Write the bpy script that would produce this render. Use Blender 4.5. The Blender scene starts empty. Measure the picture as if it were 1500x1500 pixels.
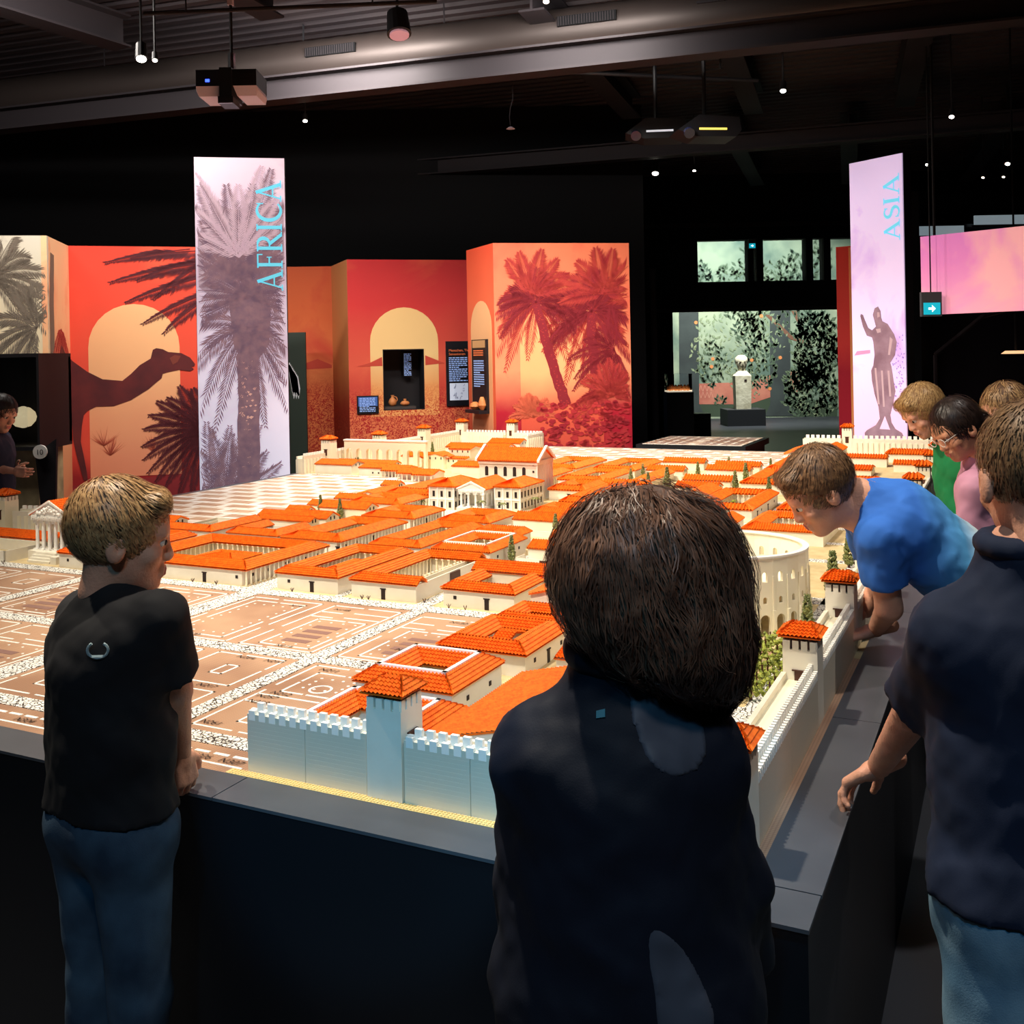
import bpy, math, random
import numpy as np
from mathutils import Matrix, Vector
random.seed(7); RNG = np.random.default_rng(7)
SC = bpy.context.scene
COL = SC.collection
# ------------------------------------------------------------------ camera, world, light, exposure
TH = 0.45204                      # heading of the model table against the view axis
TZ = 0.72                         # table top height
P0 = Vector((0.46791, 1.66947, TZ))   # near right corner of the table rim
CT, ST = math.cos(TH), math.sin(TH)
cam_d = bpy.data.cameras.new('camera'); cam = bpy.data.objects.new('camera', cam_d); COL.objects.link(cam)
cam_d.sensor_width = 36; cam_d.sensor_height = 36; cam_d.sensor_fit = 'HORIZONTAL'; cam_d.lens = 36.0
cam_d.shift_y = -(750 - 519.3) / 1500; cam_d.clip_start = 0.05; cam_d.clip_end = 100
cam.matrix_world = Matrix.Translation((0, 0, 1.67)) @ Matrix.Rotation(math.pi / 2, 4, 'X') @ Matrix.Rotation(-0.01882, 4, 'Z')
SC.camera = cam
wd = bpy.data.worlds.new('world'); SC.world = wd; wd.use_nodes = True
wd.node_tree.nodes['Background'].inputs[0].default_value = (0.35, 0.45, 0.75, 1)
wd.node_tree.nodes['Background'].inputs[1].default_value = 0.035
SC.view_settings.view_transform = 'Standard'; SC.view_settings.look = 'None'
SC.view_settings.exposure = 0.0; SC.view_settings.gamma = 1.0; SC.view_settings.use_curve_mapping = False

def W(u, v, z=0.0):
    """table coordinates (u left along the near edge, v away from it) to world"""
    return Vector((P0.x - CT * u + ST * v, P0.y + ST * u + CT * v, TZ + z))

def spot(name, loc, target, power, color, angle=60, blend=0.6, radius=0.06):
    d = bpy.data.lights.new(name, 'SPOT'); d.energy = power; d.color = color
    d.spot_size = math.radians(angle); d.spot_blend = blend; d.shadow_soft_size = radius
    o = bpy.data.objects.new(name, d); COL.objects.link(o); o.location = loc
    o.rotation_euler = (Vector(target) - Vector(loc)).to_track_quat('-Z', 'Y').to_euler()
    return o
def area(name, loc, target, power, color, sx, sy):
    d = bpy.data.lights.new(name, 'AREA'); d.energy = power; d.color = color; d.shape = 'RECTANGLE'; d.size = sx; d.size_y = sy
    o = bpy.data.objects.new(name, d); COL.objects.link(o); o.location = loc
    o.rotation_euler = (Vector(target) - Vector(loc)).to_track_quat('-Z', 'Y').to_euler()
    return o
WARM = (1.0, 0.88, 0.70)
COOL = (0.17, 0.62, 1.0)
def up(p, z): return (p.x, p.y, z)
spot('key_near', up(W(1.25, -.06), 4.6), W(.9, 1.1), 620, WARM, 75, .7, .05)
spot('key_left', up(W(3.6, -.1), 4.6), W(2.6, 1.3), 560, WARM, 75, .7, .05)
spot('key_mid', up(W(3.2, 1.3), 4.6), W(2.0, 3.0), 700, WARM, 75, .7, .05)
spot('key_far', up(W(3.6, 3.2), 4.6), W(2.6, 5.4), 940, WARM, 80, .7, .06)
spot('key_end', up(W(3.0, 5.6), 4.6), W(3.2, 6.9), 640, WARM, 90, .7, .06)
spot('key_right', up(W(1.6, 4.6), 4.6), W(.7, 5.8), 400, WARM, 90, .7, .06)
spot('blue_wall', (-.3, -.6, 2.7), W(.9, .14, .07), 215, COOL, 15, .4, .05)
spot('blue_corner', (.62, .75, 4.4), W(.3, .14, .08), 260, COOL, 13, .5, .05)
spot('back_fill', (.3, -1.2, 4.6), (.2, 2.0, 1.1), 110, (1, .86, .74), 75, .7, .2)  # unseen fill added behind the camera to lift dark hair and backs
spot('blue_back', (-.6, -1.6, 4.3), (-.3, 1.9, .5), 120, COOL, 80, .6, .15)
for i, (x, y, tx, ty, p) in enumerate(((-3.6, 7.6, -3.9, 10.3, 88), (-1.6, 9.2, -1.5, 12.4, 125), (0.4, 8.4, .6, 10.95, 80), (-5.0, 7.2, -5.0, 9.3, 45))):
    area('wall_washer_%d' % i, (x, y, 4.5), (tx, ty, 1.7), p, (1, .93, .86), 1.2, .3)
spot('people_spot', (2.6, 3.2, 4.6), (1.6, 3.4, 1.1), 230, (1, .93, .86), 70, .6, .08)
spot('garden_wash', (5.2, 21.8, 4.7), (5.4, 25.2, 1.5), 1700, (.95, 1, .95), 120, .6, .2)
spot('herm_spot', (4.6, 20.9, 4.7), (5.25, 23.2, 1.2), 260, (1, .97, .9), 28, .5, .05)
spot('asia_wash', (5.2, 8.0, 4.6), (4.6, 10.3, 2.2), 90, (1, .9, .9), 70, .6, .1)

# ------------------------------------------------------------------ helpers
def lin(c):
    return tuple(((x / 255) / 12.92 if x / 255 <= .04045 else ((x / 255 + .055) / 1.055) ** 2.4) for x in c) + (1,)
MATS = {}
def mat(name, rgb, rough=.6, var=None, bump=None, emit=0, spec=.4, metal=0, alpha=None, trans=0):
    """procedural material; var=(scale, rgb2) noise mix, bump=(scale, strength)"""
    if name in MATS: return MATS[name]
    m = bpy.data.materials.new(name); m.use_nodes = True; nt = m.node_tree; b = nt.nodes['Principled BSDF']
    b.inputs['Base Color'].default_value = lin(rgb); b.inputs['Roughness'].default_value = rough
    b.inputs['Specular IOR Level'].default_value = spec; b.inputs['Metallic'].default_value = metal
    tc = None
    if var or bump:
        tc = nt.nodes.new('ShaderNodeTexCoord')
    if var:
        n = nt.nodes.new('ShaderNodeTexNoise'); n.inputs['Scale'].default_value = var[0]; n.inputs['Detail'].default_value = 4
        nt.links.new(tc.outputs['Object'], n.inputs['Vector'])
        r = nt.nodes.new('ShaderNodeValToRGB'); r.color_ramp.elements[0].position = .35; r.color_ramp.elements[1].position = .65
        r.color_ramp.elements[0].color = lin(rgb); r.color_ramp.elements[1].color = lin(var[1])
        nt.links.new(n.outputs['Fac'], r.inputs['Fac']); nt.links.new(r.outputs['Color'], b.inputs['Base Color'])
        if emit: nt.links.new(r.outputs['Color'], b.inputs['Emission Color'])
    if bump:
        n2 = nt.nodes.new('ShaderNodeTexNoise'); n2.inputs['Scale'].default_value = bump[0]; n2.inputs['Detail'].default_value = 3
        nt.links.new(tc.outputs['Object'], n2.inputs['Vector'])
        bn = nt.nodes.new('ShaderNodeBump'); bn.inputs['Strength'].default_value = bump[1]; bn.inputs['Distance'].default_value = .01
        nt.links.new(n2.outputs['Fac'], bn.inputs['Height']); nt.links.new(bn.outputs['Normal'], b.inputs['Normal'])
    if emit:
        b.inputs['Emission Strength'].default_value = emit
        if not var: b.inputs['Emission Color'].default_value = lin(rgb)
    if trans:
        b.inputs['Transmission Weight'].default_value = trans
        b.inputs['IOR'].default_value = 1.1
    if alpha is not None: b.inputs['Alpha'].default_value = alpha
    MATS[name] = m
    return m
def nodes_of(m): return m.node_tree, m.node_tree.nodes['Principled BSDF']

class MB:
    """collects faces; build() links them as one mesh object"""
    def __init__(s): s.v = []; s.f = []; s.smooth = False
    def add(s, vs, fs):
        n = len(s.v); s.v += [tuple(p) for p in vs]; s.f += [tuple(i + n for i in f) for f in fs]; return s
    def box(s, x0, y0, z0, x1, y1, z1):
        return s.add([(x0, y0, z0), (x1, y0, z0), (x1, y1, z0), (x0, y1, z0), (x0, y0, z1), (x1, y0, z1), (x1, y1, z1), (x0, y1, z1)],
                     [(0, 3, 2, 1), (4, 5, 6, 7), (0, 1, 5, 4), (1, 2, 6, 5), (2, 3, 7, 6), (3, 0, 4, 7)])
    def poly(s, pts): return s.add(pts, [tuple(range(len(pts)))])
    def prism(s, pts, d):
        """extrude a planar polygon by the vector d"""
        n = len(pts); d = Vector(d)
        vs = [Vector(p) for p in pts] + [Vector(p) + d for p in pts]
        return s.add(vs, [tuple(range(n))[::-1], tuple(range(n, 2 * n))] + [(i, (i + 1) % n, n + (i + 1) % n, n + i) for i in range(n)])
    def tube(s, a, b, r0, r1=None, n=8, caps=True):
        r1 = r0 if r1 is None else r1
        a, b = Vector(a), Vector(b); d = (b - a).normalized()
        x = d.orthogonal().normalized(); y = d.cross(x)
        vs = []
        for p, r in ((a, r0), (b, r1)):
            for i in range(n):
                t = 2 * math.pi * i / n; vs.append(p + x * (r * math.cos(t)) + y * (r * math.sin(t)))
        fs = [(i, (i + 1) % n, n + (i + 1) % n, n + i) for i in range(n)]
        if caps: fs += [tuple(range(n))[::-1], tuple(range(n, 2 * n))]
        return s.add(vs, fs)
    def path(s, pts, r, n=6):
        for a, b in zip(pts[:-1], pts[1:]): s.tube(a, b, r, r, n)
        return s
    def lathe(s, prof, n=16, c=(0, 0, 0)):
        vs = []; m = len(prof)
        for r, z in prof:
            for i in range(n):
                t = 2 * math.pi * i / n; vs.append((c[0] + r * math.cos(t), c[1] + r * math.sin(t), c[2] + z))
        fs = [(j * n + i, j * n + (i + 1) % n, (j + 1) * n + (i + 1) % n, (j + 1) * n + i) for j in range(m - 1) for i in range(n)]
        fs += [tuple(range(n))[::-1], tuple(range((m - 1) * n, m * n))]
        return s.add(vs, fs)
    def xform(s, M):
        s.v = [tuple(M @ Vector(p)) for p in s.v]; return s
    def mesh(s, name, m=None):
        me = bpy.data.meshes.new(name); me.from_pydata(s.v, [], s.f); me.validate(); me.update()
        if m: me.materials.append(m)
        if s.smooth: me.polygons.foreach_set('use_smooth', [True] * len(me.polygons))
        return me
    def build(s, name, m, parent=None, loc=None, rz=None, **kw):
        return put(name, s.mesh(name, m), parent, loc, rz, **kw)
def put(name, me, parent=None, loc=None, rz=None, label=None, cat=None, group=None, kind=None):
    o = bpy.data.objects.new(name, me); COL.objects.link(o)
    if parent is not None: o.parent = parent
    if loc is not None: o.location = loc
    if rz is not None: o.rotation_euler = (0, 0, rz)
    return tag(o, label, cat, group, kind)
def tag(o, label=None, cat=None, group=None, kind=None):
    for k, x in (('label', label), ('category', cat), ('group', group), ('kind', kind)):
        if x: o[k] = x
    return o
def thing(name, label, cat, loc=(0, 0, 0), rz=0, group=None):
    o = bpy.data.objects.new(name, None); COL.objects.link(o); o.location = loc; o.rotation_euler = (0, 0, rz)
    o.empty_display_size = .05
    return tag(o, label, cat, group)
def dup(root, loc=None, rz=None, label=None, group=None):
    r = root.copy(); COL.objects.link(r)
    if loc is not None: r.location = loc
    if rz is not None: r.rotation_euler = (0, 0, rz)
    if label: r['label'] = label
    if group: r['group'] = group
    for c in root.children:
        k = c.copy(); COL.objects.link(k); k.parent = r
        for g in c.children:
            q = g.copy(); COL.objects.link(q); q.parent = k
    return r

# ------------------------------------------------------------------ the room
M_BLACK = mat('black_paint', (11, 11, 14), .8, spec=.2)
M_FLOOR = mat('dark_floor', (52, 54, 60), .42, var=(.8, (64, 66, 72)))
M_DECK = mat('ceiling_deck', (62, 54, 56), .6, var=(.5, (48, 43, 47)), spec=.2)
M_STEEL = mat('painted_steel', (42, 38, 41), .6, spec=.12)
fl = MB(); fl.box(-9, -4, -.1, 14, 27, 0); fl.build('floor', M_FLOOR, kind='structure')
CA = Vector((-.951, .310, 0)); CB = Vector((.310, .951, 0))          # the building's own axes
# corrugated ceiling deck: trapezoid ribs running along CA
dk = MB(); n = 0
for i in range(170):
    t = -5 + i * .2
    prof = [(t, 5.1), (t + .09, 5.1), (t + .11, 5.16), (t + .18, 5.16), (t + .2, 5.1)]
    for (t0, z0), (t1, z1) in zip(prof[:-1], prof[1:]):
        a0 = CB * t0; a1 = CB * t1
        dk.poly([a0 + CA * -22 + Vector((0, 0, z0)), a1 + CA * -22 + Vector((0, 0, z1)), a1 + CA * 22 + Vector((0, 0, z1)), a0 + CA * 22 + Vector((0, 0, z0))])
dk.build('ceiling', M_DECK, kind='structure')
wl = MB(); wl.box(-9.2, -4, 0, -9, 27, 5.4); wl.build('wall_left', M_BLACK, kind='structure')
wl = MB(); wl.box(14, -4, 0, 14.2, 27, 5.4); wl.build('wall_right', M_BLACK, kind='structure')
wl = MB(); wl.box(-9.2, -4.2, 0, 14.2, -4, 5.4); wl.build('wall_front', M_BLACK, kind='structure')
# black partition behind the display panels, ending where the passage opens
wl = MB(); wl.box(-9, 14.2, 0, 1.86, 14.6, 5.1); wl.build('wall_back', M_BLACK, kind='structure')
# ------------------------------------------------------------------ model table
RZ = -TH
def cthing(name, label, cat, u, v, z=0, group=None, rz=0): return thing(name, label, cat, W(u, v, z), RZ + rz, group)
M_TBL = mat('table_black', (17, 19, 25), .5)
M_RIM = mat('table_rim', (72, 74, 80), .38, var=(6, (80, 82, 88)))
M_WHITE = mat('brick_white', (236, 230, 214), .45, var=(9, (226, 219, 202)))
M_TILEW = mat('tile_white', (245, 242, 235), .4)
M_TAN = mat('stud_tan', (226, 196, 130), .4)
M_BROWN = mat('brick_brown', (70, 34, 26), .5)
M_DARK = mat('opening_dark', (36, 22, 22), .7)
M_ORANGE = mat('tile_orange', (234, 110, 26), .6, var=(60, (216, 88, 18)), spec=.12)
M_CREAM = mat('brick_cream', (243, 234, 208), .5)
M_GREEN = mat('leaf_green', (66, 80, 40), .6, var=(90, (124, 126, 70)))
M_YELLOWG = mat('leaf_lime', (170, 176, 70), .6, var=(90, (96, 110, 40)))
M_SAND = mat('sand', (206, 186, 142), .7, var=(20, (190, 168, 124)))

TU, TV = 5.03, 7.93
tb = cthing('model_table', 'large black display table carrying the white and orange model city', 'table', 0, 0, -TZ)
# local frame: x = -u, y = v, z up from the floor
b = MB(); b.box(-TU + .004, .004, 0, -.004, TV - .004, TZ - .0065); b.build('base', M_TBL, tb)
RW = .117
def rim_piece(x0, y0, x1, y1):
    MB().box(x0, y0, TZ - .006, x1, y1, TZ + .001).build('rim_panel', M_RIM, tb)
us = [0, 1.265, 2.5, 3.75, TU]
for a, c in zip(us[:-1], us[1:]): rim_piece(-c + .0015, 0, -a - .0015, RW); rim_piece(-c + .0015, TV - .03, -a - .0015, TV)
vs = [RW + .002, 1.02, 2.2, 3.4, 4.6, 5.8, 7.0, TV - .03]
for a, c in zip(vs[:-1], vs[1:]): rim_piece(-RW, a + .0015, 0, c - .0015); rim_piece(-TU, a + .0015, -TU + .06, c - .0015)

# ground plate: printed brown base plates with a fine stud texture
def plate_mat():
    m = mat('plate_brown', (176, 140, 112), .5); nt, bs = nodes_of(m)
    tc = nt.nodes.new('ShaderNodeTexCoord'); nz = nt.nodes.new('ShaderNodeTexNoise'); nz.inputs['Scale'].default_value = 3.2
    nt.links.new(tc.outputs['Object'], nz.inputs['Vector'])
    r = nt.nodes.new('ShaderNodeValToRGB'); r.color_ramp.elements[0].position = .4; r.color_ramp.elements[1].position = .62
    r.color_ramp.elements[0].color = lin((188, 150, 122)); r.color_ramp.elements[1].color = lin((160, 122, 98))
    nt.links.new(nz.outputs['Fac'], r.inputs['Fac'])
    vo = nt.nodes.new('ShaderNodeTexVoronoi'); vo.inputs['Scale'].default_value = 125; vo.inputs['Randomness'].default_value = 0
    nt.links.new(tc.outputs['Object'], vo.inputs['Vector'])
    mp = nt.nodes.new('ShaderNodeMapRange'); mp.inputs[1].default_value = .3; mp.inputs[2].default_value = .5; mp.inputs[3].default_value = 1; mp.inputs[4].default_value = .72
    nt.links.new(vo.outputs['Distance'], mp.inputs[0])
    mx = nt.nodes.new('ShaderNodeMix'); mx.data_type = 'RGBA'; mx.blend_type = 'MULTIPLY'; mx.inputs[0].default_value = 1
    nt.links.new(r.outputs['Color'], mx.inputs[6]); nt.links.new(mp.outputs[0], mx.inputs[7]); nt.links.new(mx.outputs[2], bs.inputs['Base Color'])
    return m
def cobble_mat():
    m = mat('cobble_white', (240, 238, 232), .5); nt, bs = nodes_of(m)
    tc = nt.nodes.new('ShaderNodeTexCoord'); vo = nt.nodes.new('ShaderNodeTexVoronoi'); vo.feature = 'DISTANCE_TO_EDGE'; vo.inputs['Scale'].default_value = 72
    nt.links.new(tc.outputs['Object'], vo.inputs['Vector'])
    r = nt.nodes.new('ShaderNodeValToRGB'); r.color_ramp.elements[0].position = .045; r.color_ramp.elements[1].position = .1
    r.color_ramp.elements[0].color = lin((64, 56, 52)); r.color_ramp.elements[1].color = lin((242, 240, 234))
    nt.links.new(vo.outputs['Distance'], r.inputs['Fac']); nt.links.new(r.outputs['Color'], bs.inputs['Base Color'])
    bp = nt.nodes.new('ShaderNodeBump'); bp.inputs['Strength'].default_value = .5; bp.inputs['Distance'].default_value = .004
    nt.links.new(r.outputs['Color'], bp.inputs['Height']); nt.links.new(bp.outputs['Normal'], bs.inputs['Normal'])
    return m
def faint_plan_mat():
    """far printed plates: white streets with thin brown wall lines"""
    m = mat('plan_far', (235, 225, 210), .5); nt, bs = nodes_of(m)
    tc = nt.nodes.new('ShaderNodeTexCoord'); br = nt.nodes.new('ShaderNodeTexBrick')
    br.inputs['Scale'].default_value = 2.6; br.inputs['Mortar Size'].default_value = .09; br.inputs['Mortar Smooth'].default_value = .1
    br.inputs['Brick Width'].default_value = .7; br.inputs['Row Height'].default_value = .42
    br.inputs['Color1'].default_value = lin((186, 146, 118)); br.inputs['Color2'].default_value = lin((214, 184, 158)); br.inputs['Mortar'].default_value = lin((246, 242, 236))
    nt.links.new(tc.outputs['Object'], br.inputs['Vector'])
    b2 = nt.nodes.new('ShaderNodeTexBrick'); b2.inputs['Scale'].default_value = 8.5; b2.inputs['Mortar Size'].default_value = .05; b2.inputs['Row Height'].default_value = .6; b2.inputs['Brick Width'].default_value = 1.3
    b2.inputs['Color1'].default_value = (1, 1, 1, 1); b2.inputs['Color2'].default_value = (.78, .7, .62, 1); b2.inputs['Mortar'].default_value = (.62, .45, .36, 1)
    nt.links.new(tc.outputs['Object'], b2.inputs['Vector'])
    mx = nt.nodes.new('ShaderNodeMix'); mx.data_type = 'RGBA'; mx.blend_type = 'MULTIPLY'; mx.inputs[0].default_value = .8
    nt.links.new(br.outputs['Color'], mx.inputs[6]); nt.links.new(b2.outputs['Color'], mx.inputs[7]); nt.links.new(mx.outputs[2], bs.inputs['Base Color'])
    return m
M_PLATE = plate_mat(); M_COB = cobble_mat(); M_FARPLAN = faint_plan_mat()
TH_ = TZ + .001
def slab(name, m, u0, u1, v0, v1, z0, z1): return MB().box(-u1, v0, z0, -u0, v1, z1).build(name, m, tb)
slab('ground_plate', M_PLATE, RW, TU - .06, RW, 1.565, TZ - .0062, TZ)
slab('city_ground', M_SAND, RW, TU - .06, 1.567, TV - .03, TZ - .0062, TZ)
slab('city_ground', M_SAND, RW + .02, 1.31, .2, 1.5, TZ, TZ + .0012)
slab('far_plan', M_FARPLAN, 3.74, TU - .06, 2.35, 5.12, TZ, TZ + .0015)
slab('far_plan', M_FARPLAN, 1.36, 3.95, 6.42, TV - .03, TZ, TZ + .0015)
slab('far_plan', M_FARPLAN, 3.42, 3.74, 4.5, 5.05, TZ, TZ + .0012)
# white cobbled streets
for (u0, u1, v0, v1) in ((1.31, TU - .06, .895, .96), (1.31, TU - .06, 1.567, 1.64), (1.655, 1.715, .3, .895), (1.655, 1.715, .96, 1.565),
                         (2.44, 2.54, .3, .895), (2.44, 2.54, .96, 1.565), (3.33, 3.4, .3, .895), (3.33, 3.4, .96, 1.565), (4.1, 4.17, .3, 1.565),
                         (1.31, TU - .06, .238, .3),
                         (1.68, 1.75, 1.64, 6.4), (2.445, 2.565, 1.64, 6.4), (3.31, 3.39, 1.64, 5.0), (2.09, 2.125, 1.64, 6.4), (.91, .965, 1.64, 6.4),
                         (1.31, 4.6, 2.26, 2.335), (.3, 3.7, 2.98, 3.04), (.3, 3.35, 3.42, 3.47), (.3, 2.36, 3.85, 3.9), (.3, 2.4, 4.66, 4.75), (2.35, 2.97, 3.48, 3.78),
                         (.24, .92, .86, 1.0), (.24, .34, 1.0, 3.3), (.24, .6, 2.2, 2.3), (3.9, 4.9, 5.1, 5.14)):
    slab('cobbled_street', M_COB, u0, u1, v0, v1, TZ, TZ + .0022)

# tan studded strip in front of the front wall
st = MB(); st.box(-1.33, RW, TZ, -.125, .142, TZ + .002)
for i in range(146):
    for j in range(3):
        st.tube((-.13 - i * .0082, .1215 + j * .0082, TZ + .002), (-.13 - i * .0082, .1215 + j * .0082, TZ + .0038), .0027, n=6)
st.build('stud_strip', M_TAN, tb, kind='stuff')
# white wall lines of the printed plan, raised as flat tiles
LW = .0075
def rect_lines(mb, u0, u1, v0, v1, gaps=0, w=LW, z=TZ + .0012):
    def seg(x0, y0, x1, y1):
        mb.box(min(x0, x1) - w / 2, min(y0, y1) - w / 2, TZ - .001, max(x0, x1) + w / 2, max(y0, y1) + w / 2, z)
    for (a, b_) in (((-u1, v0), (-u0, v0)), ((-u1, v1), (-u0, v1)), ((-u1, v0), (-u1, v1)), ((-u0, v0), (-u0, v1))):
        if gaps:
            k = random.uniform(.35, .65); g = .05
            m0 = (a[0] + (b_[0] - a[0]) * (k - g), a[1] + (b_[1] - a[1]) * (k - g)); m1 = (a[0] + (b_[0] - a[0]) * (k + g), a[1] + (b_[1] - a[1]) * (k + g))
            seg(*a, *m0); seg(*m1, *b_)
        else: seg(*a, *b_)
def dots(mb, u0, u1, v0, v1, nu, nv):
    for i in range(nu):
        for j in range(nv):
            if 0 < i < nu - 1 and 0 < j < nv - 1: continue
            x = -(u0 + (u1 - u0) * i / (nu - 1)); y = v0 + (v1 - v0) * j / (nv - 1)
            mb.tube((x, y, TZ - .001), (x, y, TZ + .0012), .005, n=6)
def hline(mb, u0, u1, v): mb.box(-u1, v - LW / 2, TZ - .001, -u0, v + LW / 2, TZ + .0012)
plan_blocks = []
def plan_block(fn):
    mb = MB(); fn(mb); mb.build('plan_lines', M_TILEW, tb)
M_MAUVE = mat('print_mauve', (132, 100, 92), .5)
def bars(u0, u1, v0, v1, n):
    mb = MB()
    for i in range(n):
        y = v0 + (v1 - v0) * i / n
        mb.box(-u1, y, TZ - .001, -u0, y + (v1 - v0) / n * .55, TZ + .0008)
    mb.build('plan_fill', M_MAUVE, tb)
def blkA(u0, u1, v0, v1):
    def f(mb):
        rect_lines(mb, u0, u1, v0, v1, 1); rect_lines(mb, u0 + .045, u1 - .045, v0 + .035, v1 - .045, 1); dots(mb, u0 + .075, u1 - .075, v0 + .075, v1 - .09, 5, 9)
    plan_block(f)
def blkB(u0, u1, v0, v1):
    def f(mb):
        rect_lines(mb, u0, u1, v0, v1, 1); m = v0 + (v1 - v0) * .66
        rect_lines(mb, u0 + .03, u1 - .06, v0 + .03, m, 1); dots(mb, u0 + .055, u1 - .085, v0 + .06, m - .03, 4, 6)
        for k in (.74, .86): hline(mb, u0, u1 - .14, v0 + (v1 - v0) * k); hline(mb, u1 - .1, u1, v0 + (v1 - v0) * (k - .03))
    plan_block(f); bars(u0 + .08, u1 - .11, v0 + .08, v0 + (v1 - v0) * .66 - .05, 4)
def blkC(u0, u1, v0, v1):
    def f(mb):
        m = v0 + (v1 - v0) * .48
        rect_lines(mb, u0, u1, m + .02, v1, 1); rect_lines(mb, u0 + .1, u1 - .12, m + .1, v1 - .1)
        rect_lines(mb, u0, u1, v0, m - .04, 1); rect_lines(mb, u0 + .09, u1 - .1, v0 + .07, m - .12)
    plan_block(f)
def blkD(u0, u1, v0, v1):
    def f(mb):
        rect_lines(mb, u0, u1, v0, v1, 1); rect_lines(mb, u0 + .05, u1 - .05, v0 + .3, v1 - .06, 1)
        dots(mb, u0 + .09, u1 - .09, v0 + .35, v1 - .1, 4, 4); hline(mb, u0, u1, v0 + .26); hline(mb, u0 + .1, u1, v0 + .2)
        rect_lines(mb, u0 + .06, u1 - .1, v0 + .06, v0 + .17)
        for i in range(20):
            a, c = 2 * math.pi * i / 20, 2 * math.pi * (i + 1) / 20; cx, cy = -(u0 + u1) / 2, v0 + .355
            mb.prism([(cx + .035 * math.cos(a), cy + .035 * math.sin(a), TZ - .001), (cx + .035 * math.cos(c), cy + .035 * math.sin(c), TZ - .001),
                      (cx + .028 * math.cos(c), cy + .028 * math.sin(c), TZ - .001), (cx + .028 * math.cos(a), cy + .028 * math.sin(a), TZ - .001)], (0, 0, .0022))
    plan_block(f)
blkA(2.09, 2.42, .975, 1.52); blkB(1.735, 2.03, .975, 1.52); blkB(1.335, 1.63, .975, 1.5)
blkC(1.755, 2.02, .33, .87); blkC(2.09, 2.41, .33, .87); blkD(1.335, 1.63, .33, .87)
for k, (a, c) in enumerate(((2.56, 2.9), (2.96, 3.3), (3.43, 3.72), (3.77, 4.07), (4.2, 4.5), (4.56, 4.9))):
    (blkA, blkB, blkC)[k % 3](a, c, .975, 1.52); (blkB, blkC, blkD)[k % 3](a, c, .33, .87)
ed = MB()
for i in range(60):
    x = -1.33 - i * .06; ed.box(x - .045, .192, TZ - .001, x, .203, TZ + .0015)
hline(ed, 1.31, 4.95, .149)
ed.build('plan_edge_line', M_TILEW, tb)
M_INK = mat('print_ink', (34, 28, 26), .5)
def plan_text(txt, u, v, size=.026, rz=0):
    cu = bpy.data.curves.new('txt', 'FONT'); cu.body = txt; cu.size = size; cu.shear = .25
    o = bpy.data.objects.new('txt', cu); COL.objects.link(o)
    dg = bpy.context.evaluated_depsgraph_get(); me = bpy.data.meshes.new_from_object(o.evaluated_get(dg))
    bpy.data.objects.remove(o); me.materials.clear(); me.materials.append(M_INK)
    put('printed_number', me, tb, (-u, v, TZ + .0025), rz)
for t, u, v in (('N306', 1.49, .16), ('N307', 1.395, .16), ('N305', 1.99, .16), ('N304', 2.1, .16), ('N303', 2.5, .16), ('N261', 1.625, .345), ('N258', 1.615, .52), ('N257', 1.62, .565), ('N213', 1.5, .5), ('N212', 1.6, .6),
                ('N217', 1.85, .575), ('N251', 1.94, .4), ('N264', 1.93, .84), ('N210', 1.82, .84), ('N214', 1.9, .99), ('N170', 2.3, .99), ('N201', 2.25, .575), ('N146', 2.2, 1.45),
                ('N148', 2.0, 1.46), ('N130', 1.5, 1.46), ('N190', 1.5, 1.1), ('N211', 1.6, .83), ('N209', 1.45, .83)):
    plan_text(t, u, v, .03)
plan_text('N285', 1.51, .255, .03)
for u in (1.45, 1.8, 1.95, 2.1, 2.25): plan_text('N road', u, .915, .022)

# ------------------------------------------------------------------ city parts
def slope(mb, e0, e1, r1, r0, tile=.0115, rows=True):
    """tiled roof slope: eave e0->e1, ridge r0->r1; tile columns run up the slope"""
    e0, e1, r0, r1 = map(Vector, (e0, e1, r0, r1))
    L = (e1 - e0).length; d = (e1 - e0) / L
    a = (r0 - e0).dot(d); bq = L - (r1 - e0).dot(d)
    upv = (r0 - e0) - d * a; S = upv.length
    n = d.cross(upv).normalized()
    if n.z < 0: n = -n
    A_, B_ = min(0, a), max(L, L - bq); N = max(2, int(round((B_ - A_) / tile))); R = max(1, int(round(S / (tile * 1.15)))) if rows else 1
    hs = tile * .5; base = len(mb.v)
    tl = []
    for r in range(R):
        tl += [(r / R, tile * .26 if rows else 0), ((r + 1) / R, 0)]
    for t, lift in tl:
        lo, hi = t * a, L - t * bq
        for i in range(2 * N + 1):
            x = min(max(A_ + (B_ - A_) * i / (2 * N), lo), hi)
            mb.v.append(tuple(e0 + d * x + upv * t + n * (lift + (hs if i % 2 else 0))))
    c = 2 * N + 1
    for k in range(len(tl) - 1):
        for i in range(2 * N):
            p = base + k * c + i
            mb.f.append((p, p + 1, p + c + 1, p + c))
    q = n * -.004
    mb.add([e0 + q, e1 + q, r1 + q, r0 + q, e0, e1, r1, r0], [(3, 2, 1, 0), (0, 1, 5, 4), (1, 2, 6, 5), (3, 0, 4, 7)])
CACHE = {}
def shared(key, fn):
    if key not in CACHE: CACHE[key] = fn()
    return CACHE[key]
def m_door():
    return MB().box(-.009, -.0012, 0, .009, .002, .04).box(-.013, -.003, .04, .013, .002, .044).mesh('door', M_DARK)
def m_win():
    return MB().box(-.0065, -.001, -.0065, .0065, .002, .0065).mesh('window', M_DARK)
def m_winb():
    return MB().box(-.005, -.001, -.009, .005, .002, .009).mesh('window', M_DARK)
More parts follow.
